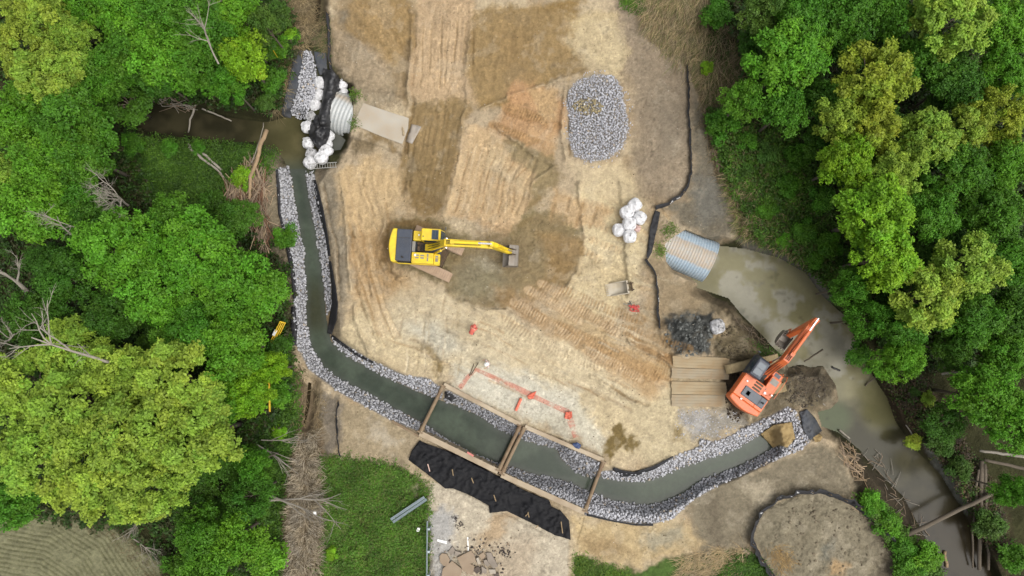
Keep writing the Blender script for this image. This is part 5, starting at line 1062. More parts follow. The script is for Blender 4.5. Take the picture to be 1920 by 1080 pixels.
TS = [((802,870),(806,884)),((848,880),(850,892)),((884,896),(888,906)),((926,928),(930,940)),((990,960),(992,970)),((1009,985),(1004,990)),((1052,978),(1055,1000)),((985,968),(990,963))]
for i, (a, b) in enumerate(TS):
    mb = MB(); mb.beam(G(*a, .42), G(*b, .42), .07, .05); tag(mb.build('wooden_stake', mat('pinkish_stake', A(232,196,180), .8) if i < 1 else M_wood), 'short pale wooden stake pinned in the long black tarp south of the trench boxes', 'stake', 'stakes on the long black tarp')
mb = MB(); mb.beam(PV(876,848,.32), PV(888,855,.32), .14, .05); tag(mb.build('stake_marker', mat('faded_pink_paint', A(228,140,130), .8)), 'faded pink painted board on the south wall of the west trench box', 'board')
for i, (a, b, lab) in enumerate([((880,705),(889,681),'left of two thin steel rods lying north of the trench boxes'), ((883,703),(897,680),'right of two thin steel rods lying north of the trench boxes')]):
    mb = MB(); mb.tube([G(*a, .05), G(*b, .06)], .03, 6); tag(mb.build('steel_rod', M_rust), lab, 'rod')
# red slings and chain in a heap
root = empty('sling_heap', G(1187,574,0), 0, 'tangled heap of red lifting slings and chains below the detached bucket', 'slings'); r = random.Random(3); M_red = mat('red_webbing', A(232,84,80), .8, 0, A(190,120,104), .5, 3)
for k in range(9):
    p = [Vector((r.gauss(.1, .22), r.gauss(-.1, .16), .05+.05*j)) for j in range(4)]; mb = MB(); mb.tube(p, .045, 6); mb.build('sling', M_red, root)
for k in range(6):
    p = [Vector((-.25+r.gauss(0, .16), .22+r.gauss(0, .12), .05)) for j in range(3)]; mb = MB(); mb.tube(p, .03, 5); mb.build('chain', M_lgt if k % 2 else M_hose, root)

# ================================================================ PEOPLE
M_skin = mat('skin', (0.5,0.28,0.19), .6); M_hiv = mat('orange_hi_vis', A(240,122,104), .8, var=.08); M_pale = mat('pale_hi_vis', A(240,222,214), .8); M_jean = mat('dark_work_trousers', (0.05,0.055,0.07), .9)
def person(px, py, rz, label, bend, arms, hat_m, vest_m):
    q = G(px, py, 0); root = empty('person', q, rz, label, 'person'); J = {}; V_ = []; Ed = []; Rd = []
    def jt(n, p, r, par=None):
        J[n] = len(V_); V_.append(Vector(p)); Rd.append(r)
        if par is not None: Ed.append((J[par], J[n]))
    b = bend; sp_ = lambda h: Vector((math.sin(b)*h, 0, .95+math.cos(b)*h))
    jt('pelvis', (0, 0, .95), .15); jt('waist', sp_(.18), .13, 'pelvis'); jt('chest', sp_(.42), .16, 'waist'); jt('neck', sp_(.57), .06, 'chest'); hd = sp_(.70)+Vector((.03, 0, 0)); jt('head', hd, .095, 'neck'); jt('crown', hd+Vector((math.sin(b)*.1, 0, .1)), .08, 'head'); jt('nose', hd+Vector((.10, 0, .0)), .028, 'head')
    for s, tag_ in ((1, 'l'), (-1, 'r')):
        sh = sp_(.50)+Vector((0, s*.19, 0)); jt('sh'+tag_, sh, .075, 'chest'); el, wr_ = arms[0 if s > 0 else 1]; e = sh+Vector((el[0], s*el[1], el[2])); jt('el'+tag_, e, .05, 'sh'+tag_); wv = e+Vector((wr_[0], s*wr_[1], wr_[2])); jt('wr'+tag_, wv, .034, 'el'+tag_); d = (wv-e).normalized(); jt('palm'+tag_, wv+d*.08, .04, 'wr'+tag_); sd2 = d.cross(Vector((0, 0, 1)) if abs(d.z) < .9 else Vector((1, 0, 0))).normalized()
        for k in range(4): f0 = wv+d*.12+sd2*(k-1.5)*.021; jt('f%d%s' % (k, tag_), f0+d*.03, .0095, 'palm'+tag_); jt('g%d%s' % (k, tag_), f0+d*(.06+.008*(k in (1, 2)))+Vector((0, 0, -.02)), .008, 'f%d%s' % (k, tag_))
        jt('th'+tag_, wv+d*.06+sd2*.06, .011, 'palm'+tag_)
        jt('hip'+tag_, (0, s*.1, .9), .1, 'pelvis'); jt('kn'+tag_, (.04, s*.13, .5), .07, 'hip'+tag_); jt('an'+tag_, (-.02, s*.14, .09), .05, 'kn'+tag_); jt('toe'+tag_, (.15, s*.16, .04), .045, 'an'+tag_)
    me = bpy.data.meshes.new('body'); me.from_pydata([v[:] for v in V_], Ed, []); o = link('body', me, root); me.materials.append(M_skin)
    sk = o.modifiers.new('skin', 'SKIN')
    for i, r_ in enumerate(Rd): me.skin_vertices[0].data[i].radius = (r_, r_)
    me.skin_vertices[0].data[0].use_root = True; sb = o.modifiers.new('sub', 'SUBSURF'); sb.levels = 1; sb.render_levels = 2
    def cloth(nm, chain, rads, m):
        mb = MB()
        for c_ in chain: mb.tube([V_[J[k]] for k in c_], [rads[k] for k in c_], 12)
        mb.build(nm, m, root, smooth=True)
    mb = MB(); up = (sp_(1)-sp_(0)); yv = Vector((0, 1, 0)); xv = yv.cross(up); rings = []
    for h, rx, ry in ((-.08, .16, .2), (.1, .155, .195), (.3, .17, .21), (.46, .16, .22), (.54, .10, .16)): rings.append([sp_(h)+xv*rx*math.cos(2*PI*k/14)+yv*ry*math.sin(2*PI*k/14) for k in range(14)])
    mb.add([v for r_ in rings for v in r_], [(i*14+k, i*14+(k+1) % 14, (i+1)*14+(k+1) % 14, (i+1)*14+k) for i in range(4) for k in range(14)]+[tuple(range(56, 70))]); mb.build('vest', vest_m, root, smooth=True)
    cloth('trousers', [('hipl', 'knl', 'anl'), ('hipr', 'knr', 'anr')], {k+s: r_ for s in 'lr' for k, r_ in (('hip', .125), ('kn', .095), ('an', .08))}, M_jean)
    cloth('sleeve', [('shl', 'ell'), ('shr', 'elr')], {k+s: r_ for s in 'lr' for k, r_ in (('sh', .095), ('el', .07))}, vest_m)
    hm = MB(); rings = [[hd+Vector((math.sin(b)*.08, 0, .05))+Vector((rr_*math.cos(2*PI*k/14)*1.15, rr_*math.sin(2*PI*k/14), z)) for k in range(14)] for rr_, z in ((.165, .02), (.13, .03), (.125, .09), (.09, .15), (.04, .17))]
    hm.add([v for r_ in rings for v in r_], [(i*14+k, i*14+(k+1) % 14, (i+1)*14+(k+1) % 14, (i+1)*14+k) for i in range(4) for k in range(14)]+[tuple(range(56, 70))]); hm.build('hard_hat', hat_m, root, smooth=True)
    return root
person(916, 681, math.radians(200), 'person in white hard hat and pale work vest standing on the pale soil', .12, [((.05, .12, -.28), (.2, -.02, -.12)), ((.02, .16, -.26), (.16, .03, -.18))], M_pad, M_pale)
person(885, 624, math.radians(60), 'person in orange hard hat and orange vest bending over a dark bucket', .75, [((.2, .04, -.2), (.18, -.06, -.1)), ((.2, .04, -.2), (.18, -.06, -.1))], M_hiv, M_hiv)
root = empty('work_bucket', G(890,615,0), 0, 'dark bucket on the pale soil before the person in orange', 'bucket'); mb = MB(); mb.tube([(0,0,0),(0,0,.36)], [.14,.2], 14, False); mb.tube([(0,0,.03),(0,0,.06)], [.14,.145], 14); mb.build('pail', M_hose, root); mb = MB(); mb.tube([(.2*math.cos(a), .02, .36+.16*math.sin(a)) for a in np.linspace(0, PI, 8)], .012, 5); mb.build('handle', M_lgt, root)

# ================================================================ TREES
def leaf_mat(name, objcol=True, tr=0.33):
    m, t, b = base_mat(name); oi = t.nodes.new('ShaderNodeObjectInfo'); a = t.nodes.new('ShaderNodeVertexColor'); a.layer_name = 'Col'
    c = mixc(t, 1.0, oi.outputs['Color'], a.outputs[0], 'MULTIPLY') if objcol else a.outputs[0]
    n = noise_out(t, 1.1, 3, 0.5, 'Object'); c = mixc(t, 1.0, c, ramp(t, n, [(0.3, (0.80, 0.84, 0.85)), (0.7, (1.12, 1.12, 1.0))]), 'MULTIPLY')
    t.links.new(c, b.inputs['Base Color']); b.inputs['Roughness'].default_value = 0.55; b.inputs['Specular IOR Level'].default_value = 0.25
    tl_ = t.nodes.new('ShaderNodeBsdfTranslucent'); t.links.new(c, tl_.inputs['Color']); mx = t.nodes.new('ShaderNodeMixShader'); mx.inputs[0].default_value = tr
    t.links.new(b.outputs[0], mx.inputs[1]); t.links.new(tl_.outputs[0], mx.inputs[2]); t.links.new(mx.outputs[0], t.nodes['Material Output'].inputs['Surface']); return m
M_leaf = leaf_mat('tree_leaves'); M_leafv = leaf_mat('low_leaves', False)
M_bark = mat('bark', A(120,108,92), 0.95, 0, A(84,76,62), 0.6, 2.0, 0.6, 14, 0.2)
M_dead = mat('dead_grey_wood', A(176,168,154), 0.95, 0, A(130,118,100), 0.5, 2.0, 0.5, 14, 0.15)
M_dead2 = mat('dead_tan_wood', A(186,158,122), 0.95, 0, A(110,92,70), 0.6, 1.5, 0.5, 14, 0.2)
def unit(a): return a/(np.linalg.norm(a, axis=-1, keepdims=True)+1e-9)
def leaves(T, Nn, nleaf, tr_, size, r, tint):
    """leaf quads around tuft points T with outward normals Nn"""
    n = len(T); c = np.repeat(T, nleaf, 0)+r.normal(0, 1, (n*nleaf, 3))*tr_*np.array([1, 1, .7]); nn = unit(np.repeat(Nn, nleaf, 0)*.7+np.array([0, 0, .55])+r.normal(0, .5, (n*nleaf, 3)))
    a = unit(np.cross(nn, r.normal(0, 1, (n*nleaf, 3)))); b = np.cross(nn, a); s = (size*r.uniform(.65, 1.25, (n*nleaf, 1)))
    V_ = np.stack([c-a*s, c-b*s*.55+nn*s*.12, c+a*s, c+b*s*.55+nn*s*.12], 1).reshape(-1, 3)
    tc = np.repeat(tint, nleaf, 0)*r.uniform(.8, 1.2, (n*nleaf, 1)); return V_, np.repeat(tc, 4, 0)
def make_crown(seed, R=4.0, H=10.0, nl=22, tufts=46, nleaf=13, size=.15, tr_=.2, flat=.62, upright=0.0, lobe=(.24, .4), hue=.12):
    r = np.random.RandomState(seed); T = []; Nn = []; tint = []; k = 0; cents = []
    while k < nl:
        p = r.normal(0, 1, 3); p /= np.linalg.norm(p); 
        if p[2] < -.35: continue
        q = p*r.uniform(.35, .82)**.8; q[:2] *= r.uniform(.85, 1.1); c = np.array([q[0]*R, q[1]*R, q[2]*R*flat]); lr = R*r.uniform(*lobe); cents.append(c); k += 1
        d = unit(r.normal(0, 1, (tufts*2, 3))); d = d[d[:, 2] > -.45][:tufts]; rr_ = lr*r.uniform(.72, 1.12, (len(d), 1)); pos = c+d*rr_*np.array([1, 1, .75+upright])
        T.append(pos); Nn.append(unit(d+np.array([0, 0, .25+upright]))); base = np.array([1, 1, 1])*r.uniform(1-hue, 1+hue)*np.array([r.uniform(.88, 1.10), 1, 1]); tint.append(np.tile(base, (len(d), 1))*r.uniform(.86, 1.14, (len(d), 1)))
    T = np.concatenate(T); T[:, 2] += H-R*flat*1.05; V_, cc = leaves(T, np.concatenate(Nn), nleaf, tr_, size, r, np.concatenate(tint))
    me = np_mesh('crown', V_, np.arange(len(V_)).reshape(-1, 4), M_leaf, cc); mb = MB(); rr2 = random.Random(seed); base = Vector((0, 0, -.3)); zc = H-R*flat*1.05
    top = Vector((rr2.uniform(-.3, .3), rr2.uniform(-.3, .3), zc+.3)); mb.tube([base, base.lerp(top, .5)+Vector((.1, -.08, 0)), top], [.24*R/4, .18*R/4, .09*R/4], 9)
    for c in cents[:12]:
        e = Vector((c[0], c[1], c[2]+zc)); s0 = base.lerp(top, rr2.uniform(.45, .9)); mb.tube([s0, s0.lerp(e, .5)+Vector((0, 0, .3)), e], [.10*R/4, .06*R/4, .025*R/4], 6, False)
    t = mb.build('trunk', M_bark, smooth=True); tm = t.data; bpy.data.objects.remove(t); return me, tm, R, H
PROTO = {}
for i in range(5): PROTO['round%d' % i] = make_crown(20+i, 4.0, 10.0, 38, 34, 12, .15, .17, .62, .1, (.15, .30), .15)
for i in range(4): PROTO['tuft%d' % i] = make_crown(40+i, 4.0, 11.0, 62, 20, 14, .15, .14, .72, .45, (.10, .19), .2)
for i in range(2): PROTO['open%d' % i] = make_crown(60+i, 4.0, 9.5, 24, 30, 12, .16, .2, .55, 0, (.16, .28), .16)
for i in range(3): PROTO['shrub%d' % i] = make_crown(80+i, 1.6, 2.6, 13, 26, 11, .13, .15, .7, .1, (.26, .44), .16)
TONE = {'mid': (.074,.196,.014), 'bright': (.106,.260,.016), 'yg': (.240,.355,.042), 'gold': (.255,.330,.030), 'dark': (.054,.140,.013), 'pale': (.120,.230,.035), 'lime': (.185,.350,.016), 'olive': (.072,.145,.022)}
TW = {'mid': 'mid green', 'bright': 'bright green', 'yg': 'yellow-green', 'gold': 'golden green', 'dark': 'dark green', 'pale': 'pale green', 'lime': 'lime green', 'olive': 'olive green'}
rt = random.Random(21)
def tree(px, py, rpx, tone, kind, label, hs=None):
    key = rt.choice([k for k in PROTO if k.startswith(kind)]); me, tm, R, H = PROTO[key]; sh = kind == 'shrub'
    s = rpx*MPP*(0.97*(.66 if 1380 < px < 1570 and py > 240 else .85 if px > 960 else 1) if sh else .86)*1.02/R; hz = s if sh else max(.75, min(1.15, .45+.6*s)); zc = -.3+H*hz*(.7 if sh else .8); q = PV(px, py, zc)
    root = empty('shrub' if sh else 'broadleaf_tree', (q.x, q.y, -.3), rt.uniform(0, 6.28), label, 'shrub' if sh else 'tree', 'shrubs on the wood edge' if sh else ('trees of the left wood' if px < 960 else 'trees of the right wood')); root.scale = (s, s*rt.uniform(.9, 1.1), hz)
    c = link('crown', me, root); k = rt.uniform(.9, 1.12); tc = TONE[tone]; c.color = (tc[0]*k*rt.uniform(.92, 1.1), tc[1]*k, tc[2]*k, 1); link('stem' if sh else 'trunk', tm, root)
    return root
TREES = [
 # ---- left wood
 (65,15,72,'yg','tuft','yellow-green tree crown in the very top left corner'), (150,-10,60,'bright','round','bright tree cut by the top edge, second from the left corner'), (135,70,48,'yg','tuft','small yellow-green tree right of the top left corner tree'), (25,85,60,'yg','tuft','yellow-green tree on the left edge below the corner tree'),
 (85,140,80,'yg','tuft','large yellow-green tree near the left edge above the creek'), (40,215,75,'bright','round','bright green tree on the left edge, level with the creek'), (120,225,78,'mid','round','broad mid green tree overhanging the creek at its left end'), (235,20,70,'bright','round','bright green tree on the top edge above the creek woods'), (225,105,66,'mid','round','mid green tree north of the creek left of the leaning bare tree'),
 (310,30,68,'mid','round','mid green tree on the top edge, left of the orange net fence'), (300,105,68,'bright','round','bright green tree in the middle of the wood north of the creek'), (385,60,66,'mid','round','mid green tree standing above the leaning bare tree'), (440,20,58,'bright','round','bright tree on the top edge nearest the dry grass strip'), (365,128,58,'mid','round','mid green tree overhanging the creek north bank'),
 (292,140,46,'dark','round','dark green tree shading the creek north bank'), (455,110,54,'lime','round','lime green tree beside the orange net fence'), (425,160,40,'mid','round','mid green tree reaching out over the creek, right of the fallen pole'), (495,45,40,'olive','open','small olive tree at the wood edge near the dry grass strip'), (195,150,48,'mid','round','mid green tree leaning over the dark creek bend'),
 (150,290,70,'mid','round','mid green tree on the south bank at the creek bend'), (80,300,72,'bright','round','bright green tree left of the pale bare tree'), (15,330,60,'yg','round','yellow-green tree on the left edge above the big bare tree'), (60,385,78,'bright','round','bright green tree between the two bare trees on the left'), (140,365,55,'mid','round','mid green tree hugging the pale bare tree'), (245,268,20,'mid','shrub','small green bush on the south creek bank at the dark bend'),
 (160,420,55,'dark','round','dark green tree below the small bare tree'), (320,410,56,'mid','open','mid green tree left of the brush pile'), (215,470,88,'bright','round','large bright green tree in the centre of the left wood'), (365,475,84,'bright','round','large bright crown left of the channel, with a lighter top'), (452,540,80,'bright','round','large bright tree hanging over the channel west bank'), (300,545,80,'bright','round','bright green tree below the large central crown'),
 (120,520,66,'dark','round','dark green tree right of the big bare tree'), (60,600,60,'dark','round','dark green tree below the big bare tree on the left edge'), (210,590,60,'dark','round','shaded dark tree in the hollow above the yellow-green trees'), (370,610,66,'mid','round','mid green tree left of the yellow gate'), (440,650,72,'bright','round','bright green tree just left of the yellow post'), (330,640,60,'mid','round','mid green tree above the tall yellow-green crowns'), (505,690,36,'lime','round','small lime tree by the yellow post at the wood edge'),
 (130,655,68,'yg','tuft','yellow-green tree around the leaning dead tree'), (45,730,80,'yg','tuft','yellow-green tree on the left edge, level with the channel bend'), (210,700,72,'yg','tuft','yellow-green tree right of the leaning dead tree'), (320,720,88,'yg','tuft','pale topped yellow-green tree in the lower left wood'), (130,770,95,'yg','tuft','wide yellow-green crown in the lower left wood'), (240,810,100,'yg','tuft','largest yellow-green crown in the lower left wood'), (360,820,92,'yg','tuft','yellow-green crown with ragged right side facing the ditch'), (55,850,82,'yg','tuft','yellow-green tree on the left edge above the ploughed field'), (150,890,85,'yg','tuft','yellow-green tree just above the ploughed field'), (270,915,80,'yg','tuft','yellow-green tree at the bottom of the lower left wood'), (400,760,58,'bright','round','bright tree between the yellow-green crowns and the ditch'), (460,745,50,'lime','round','lime green tree just left of the ditch top'), (20,935,60,'mid','round','mid green tree on the left edge beside the ploughed field'),
 (375,1000,58,'mid','round','mid green tree right of the ploughed field'), (440,1010,60,'bright','open','bright bushy tree left of the reed ditch near the bottom'), (395,1065,62,'mid','open','mid green tree on the bottom edge right of the ploughed field'), (470,930,46,'dark','open','dark bushy tree left of the fallen bare branches'), (475,870,40,'mid','open','mid green small tree above the fallen bare branches'), (330,1075,34,'mid','shrub','green bush on the bottom edge at the field corner'), (500,1060,34,'bright','shrub','bright green bush left of the reed ditch on the bottom edge'),
 (455,335,22,'lime','shrub','lime green bush left of the brush pile top'), (318,276,18,'mid','shrub','green bush on the grassy creek bank, left one'), (372,276,14,'mid','shrub','small green bush on the grassy creek bank by the fallen pole'), (545,66,14,'lime','shrub','small lime bush in the dry grass at the top'), (520,85,22,'bright','shrub','bright bush left of the dry grass above the geotextile'), (510,150,24,'mid','shrub','mid green bush left of the geotextile sheet'), (535,440,22,'mid','shrub','mid green bush at the foot of the brush pile'), (525,655,24,'dark','shrub','dark green bush below the yellow gate'), (518,740,24,'bright','shrub','bright bush beside the yellow post near the ditch'), (525,810,14,'lime','shrub','little lime bush on the left of the reed ditch'), (623,1040,12,'lime','shrub','little lime bush in the grass patch at the bottom'), (480,70,26,'bright','shrub','bright bush partly hiding the orange net fence'),
 (520,25,26,'olive','shrub','olive bush on the top edge beside the dry grass'), (498,188,18,'olive','shrub','olive bush on the creek bank left of the geotextile'), (420,432,20,'mid','shrub','mid green bush along the left side of the brush pile'), (400,385,28,'dark','shrub','dark bush in the grass left of the brush pile'),
 # ---- right wood
 (1345,20,34,'mid','shrub','mid green bush at the top beside the dry reeds'), (1430,15,58,'olive','open','olive tree with brownish tips on the top edge right of the reeds'), (1505,25,66,'mid','round','mid green tree on the top edge, third right of the reeds'), (1590,35,64,'mid','round','mid green tree on the top edge above the golden tree'), (1675,20,60,'mid','round','mid green tree on the top edge left of the feathery tree'), (1790,30,84,'yg','tuft','feathery yellow-green tree on the top edge of the right wood'), (1885,40,66,'bright','round','bright green tree in the top right corner'), (1480,105,84,'bright','round','large smooth bright green crown nearest the reeds'),
 (1395,185,48,'mid','open','mid green tree at the wood edge below the smooth bright crown'), (1355,235,36,'mid','shrub','mid green bush at the wood edge beside the silt fence'), (1470,205,56,'mid','open','mid green ragged tree below the smooth bright crown'), (1555,190,50,'dark','round','dark tree in shade left of the golden tree'), (1645,145,80,'gold','tuft','tall golden green tree in the upper right wood'), (1640,235,62,'gold','tuft','lower golden green crown with brown tips below the tall golden one'), (1570,225,52,'yg','tuft','yellow-green tree left of the golden crowns'), (1735,110,62,'mid','round','mid green tree right of the tall golden tree'),
 (1800,150,60,'dark','round','dark green tree below the feathery tree'), (1885,140,62,'bright','round','bright tree on the right edge near the top'), (1880,215,62,'gold','tuft','golden green tree on the right edge'), (1740,260,66,'yg','tuft','yellow-green tree right of the lower golden crown'), (1815,240,54,'yg','tuft','small yellow-green tree between two gold ones'), (1590,300,62,'lime','tuft','lime green tree at the inner edge above the shrub slope'), (1675,325,58,'yg','tuft','small yellow-green tree above the tall lime one'), (1890,310,62,'bright','round','bright tree on the right edge, second below the golden one'),
 (1800,325,66,'mid','round','mid green tree in the middle of the right wood'), (1650,400,82,'lime','tuft','tall lime green tree facing the shrub slope'), (1745,400,64,'mid','round','mid green tree right of the tall lime tree'), (1665,480,72,'lime','tuft','lime green crown just below the tall lime tree'), (1870,400,66,'mid','round','mid green tree on the right edge at mid height'), (1820,500,74,'yg','tuft','yellow-green tree in the right wood level with the pond'), (1745,560,72,'yg','tuft','yellow-green crown reaching down towards the pale dead branch'), (1890,490,60,'mid','round','mid green tree on the right edge level with the culvert'),
 (1595,540,38,'mid','open','mid green tree overhanging the pond bank'), (1625,600,40,'mid','open','mid green tree on the pond bank below the overhanging one'), (1690,610,52,'mid','round','mid green tree left of the yellow-green crown above the dead branch'), (1830,600,68,'mid','round','mid green tree above the pale dead branch'), (1900,590,60,'dark','round','dark green tree on the right edge above the dead branch'), (1695,675,46,'bright','round','bright small tree on the bank right of the orange bucket arm'), (1890,665,52,'mid','round','mid green tree on the right edge beside the pale dead branch'), (1790,650,40,'dark','open','dark small tree tucked under the pale dead branch'),
 (1850,740,64,'bright','round','large bright green crown low in the right wood'), (1905,790,64,'bright','round','bright green crown on the right edge above the fallen logs'), (1895,920,38,'mid','open','mid green small tree on the right edge beside the log pile'), (1860,985,30,'olive','shrub','olive bush on the right bank below the leaning log'), (1905,1050,34,'mid','shrub','mid green bush in the bottom right corner'), (1713,830,17,'gold','shrub','small golden bush hanging over the dark stream'), (1740,748,17,'yg','shrub','small yellow-green bush on the brown bank'), (1716,735,12,'olive','shrub','tiny olive bush on the brown bank above the golden one'),
 (1640,945,26,'bright','shrub','bright green bush right of the looping silt fence'), (1665,985,26,'bright','shrub','bright bush below the fence, halfway down the loop'), (1700,1030,26,'mid','shrub','mid green bush beside the stream near the bottom'), (1740,1040,32,'bright','shrub','bright bush over the stream near the bottom edge'), (1710,1075,30,'mid','shrub','mid green bush on the bottom edge beside the stream'), (1400,265,30,'mid','shrub','mid green bush on the upper shrub slope'), (1440,290,34,'olive','shrub','olive bush in the middle of the upper shrub slope'), (1500,290,38,'mid','shrub','mid green bush on the upper shrub slope, right one'), (1395,320,26,'olive','shrub','olive bush beside the grassy edge of the slope'), (1480,350,36,'mid','shrub','mid green bush in the centre of the shrub slope'), (1540,370,38,'mid','shrub','mid green bush on the right of the shrub slope below the lime tree'), (1440,390,30,'mid','shrub','mid green bush above the pond corner'), (1510,430,34,'mid','shrub','mid green bush on the lower shrub slope'), (1560,460,36,'mid','shrub','mid green bush on the lower slope beside the lime crown'), (1470,450,24,'bright','shrub','bright bush right above the pond shore'), (1530,490,26,'mid','shrub','mid green bush on the pond shore'), (1325,125,16,'lime','shrub','lime green bush at the end of the dry reeds'), (1610,660,26,'mid','shrub','mid green bush on the bank above the brown mud'), (1640,690,22,'bright','shrub','bright bush at the pond bank tip'), (1770,830,30,'olive','shrub','olive bush on the bank left of the log pile'), (1800,880,26,'olive','shrub','olive bush above the leaning log'),
]
for t_ in TREES: tree(*t_[:4], t_[4], t_[5])
# trees of the same woods that stand deeper in the canopy, seen only in the gaps
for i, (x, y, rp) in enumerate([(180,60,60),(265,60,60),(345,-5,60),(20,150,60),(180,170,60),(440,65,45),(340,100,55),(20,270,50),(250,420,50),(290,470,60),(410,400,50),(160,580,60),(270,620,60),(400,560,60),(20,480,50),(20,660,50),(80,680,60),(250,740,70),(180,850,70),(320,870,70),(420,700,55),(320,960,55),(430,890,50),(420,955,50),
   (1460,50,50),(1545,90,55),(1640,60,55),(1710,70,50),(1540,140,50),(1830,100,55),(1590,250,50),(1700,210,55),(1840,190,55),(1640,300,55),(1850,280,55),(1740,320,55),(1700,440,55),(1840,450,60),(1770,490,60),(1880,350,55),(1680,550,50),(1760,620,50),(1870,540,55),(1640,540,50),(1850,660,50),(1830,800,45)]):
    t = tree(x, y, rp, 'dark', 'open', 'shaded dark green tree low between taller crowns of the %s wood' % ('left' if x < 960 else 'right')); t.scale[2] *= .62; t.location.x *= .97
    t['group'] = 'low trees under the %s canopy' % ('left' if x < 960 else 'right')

# ================================================================ BARE AND FALLEN WOOD
def branch_mb(seed, L, lean, r0=.09, depth=4, spread=.55, nch=3):
    r = random.Random(seed); tr = MB(); br = MB()
    def grow_(p, d, l, rad, dep):
        pts = [p]; q = p; dd = d.copy()
        for i in range(4): dd = (dd+Vector((r.gauss(0, .12), r.gauss(0, .12), r.gauss(0, .08)))).normalized(); q = q+dd*l/4; pts.append(q)
        (tr if dep == depth else br).tube(pts, [rad*(1-.16*i) for i in range(5)], 6 if dep >= depth-1 else 4, False)
        if dep > 0:
            for k in range(nch+(dep == depth)*2): t = r.uniform(.35, 1.0); b = pts[min(4, int(t*4))]; nd = (dd+Vector((r.gauss(0, spread), r.gauss(0, spread), r.gauss(0.12, spread*.6)))).normalized(); grow_(b, nd, l*r.uniform(.45, .7), rad*.5, dep-1)
    grow_(Vector((0, 0, 0)), Vector(lean).normalized(), L, r0, depth); return tr, br
def bare_tree(px, py, seed, L, lean, label, m=None, r0=.1, z=-.3, depth=4, cat='tree', name='bare_tree', spread=.55, nch=3):
    q = PV(px, py, z); root = empty(name, q, 0, label, cat); tr, br = branch_mb(seed, L, lean, r0, depth, spread, nch); tr.build('trunk', m or M_dead, root, smooth=True); br.build('branches', m or M_dead, root); return root
bare_tree(50,545,1,4.8,(-.15,.3,.8),'big pale bare tree with spreading branches on the left edge',None,.17,6.0)
bare_tree(240,385,2,3.0,(-.1,.15,1),'pale leafless tree with fine upright twigs left of the grassy clearing',None,.10,5.0,4,spread=.75,nch=4)
bare_tree(135,440,3,2.2,(-.2,.3,1),'small grey bare tree below the pale leafless tree',None,.07,6.5,4,spread=.7)
bare_tree(410,120,4,3.4,(-.35,.75,.4),'leaning bare grey tree lying against the crowns north of the creek',None,.07,8.5,3)
bare_tree(205,680,5,5.0,(-.55,.5,.6),'long leaning dead tree in the yellow-green crowns',None,.12,8.5,3)
bare_tree(10,640,6,2.6,(.5,.2,.5),'grey dead tree with drooping twigs on the left edge below the big bare one',None,.09,5.5,4)
bare_tree(250,1010,7,2.6,(.8,-.4,.25),'grey twiggy dead bush at the corner of the ploughed field',None,.06,.3,4,spread=.6)
bare_tree(270,960,8,2.2,(-.2,-.7,.4),'pale dead branches hanging over the ploughed field edge',None,.06,4.5,4)
def log(name, pts, r0, r1, label, m=None, dz=.12, zs=None, cat='log', group=None):
    W = [PV(x, y, zs[i]) if zs else G(x, y, dz) for i, (x, y) in enumerate(pts)]
    if not zs:
        for q in W: q.z = max(q.z, WL+.08)
    n = len(W); mb = MB(); dense = []
    for i in range(n-1):
        for k in range(4): p = W[i].lerp(W[i+1], k/4); dense.append(p+Vector((rl_.gauss(0, .03), rl_.gauss(0, .03), 0)))
    dense.append(W[-1]); mb.tube(dense, [r0+(r1-r0)*i/(len(dense)-1) for i in range(len(dense))], 8); o = mb.build(name, m or M_dead, smooth=True); return tag(o, label, cat, group)
rl_ = random.Random(6)
log('fallen_log', [(1690,1008),(1780,966),(1868,922)], .2, .15, 'long grey log leaning right across the dark stream', M_bark, zs=[.1,.3,.6])
log('fallen_log', [(1840,865),(1838,960),(1836,1068)], .19, .15, 'thickest upright log of three running down to the bottom right water', M_bark, zs=[.5,-.2,-1.2])
log('fallen_log', [(1834,880),(1828,950),(1823,1000),(1824,1064)], .10, .07, 'thin crooked log left of the three running down to the water', M_bark, zs=[.5,-.1,-.6,-1.2])
log('fallen_log', [(1846,870),(1849,960),(1853,1068)], .15, .11, 'right hand log of the three running down to the water', M_bark, zs=[.55,-.1,-1.1])
log('fallen_log', [(1836,845),(1880,850),(1925,857)], .10, .13, 'pale grey log reaching in from the right edge above the log pile', M_dead, zs=[1.2,1.6,2.0])
log('fallen_log', [(1846,862),(1890,872),(1930,882)], .11, .14, 'darker log below the pale one reaching in from the right edge', M_bark, zs=[.9,1.1,1.3])
log('dead_branch', [(1765,701),(1800,698),(1830,699),(1850,692),(1880,688)], .1, .05, 'pale crooked dead branch across the dark gap in the right wood', M_dead, zs=[4,4.2,4.4,4.6,4.8], cat='branch')
log('dead_branch', [(1775,630),(1800,618),(1825,608)], .1, .07, 'short brown branch slanting under the right hand crowns', M_bark, zs=[4,4.4,4.8], cat='branch')
log('fallen_log', [(1768,1032),(1772,1062)], .13, .12, 'short tan log stub by the stream near the bottom edge', M_dead2, .3)
log('fallen_log', [(1698,797),(1714,818)], .07, .06, 'small grey branch on the bank above the golden bush', M_dead)
log('fallen_pole', [(352,272),(385,292),(415,318)], .12, .1, 'upper of two grey poles lying on the grassy creek bank', M_dead, .25)
log('fallen_pole', [(354,276),(385,302),(412,322),(420,334)], .12, .08, 'lower of two grey poles lying on the grassy creek bank', M_dead, .25)
log('fallen_pole', [(378,204),(408,216),(434,227)], .08, .06, 'thin pale pole sticking out over the creek', M_dead, zs=[-.6,-.8,-1.1])
log('dead_branch', [(364,204),(358,225),(353,248)], .09, .06, 'forked grey branch standing in the creek', M_dead, zs=[.2,-.5,-1.2], cat='branch')
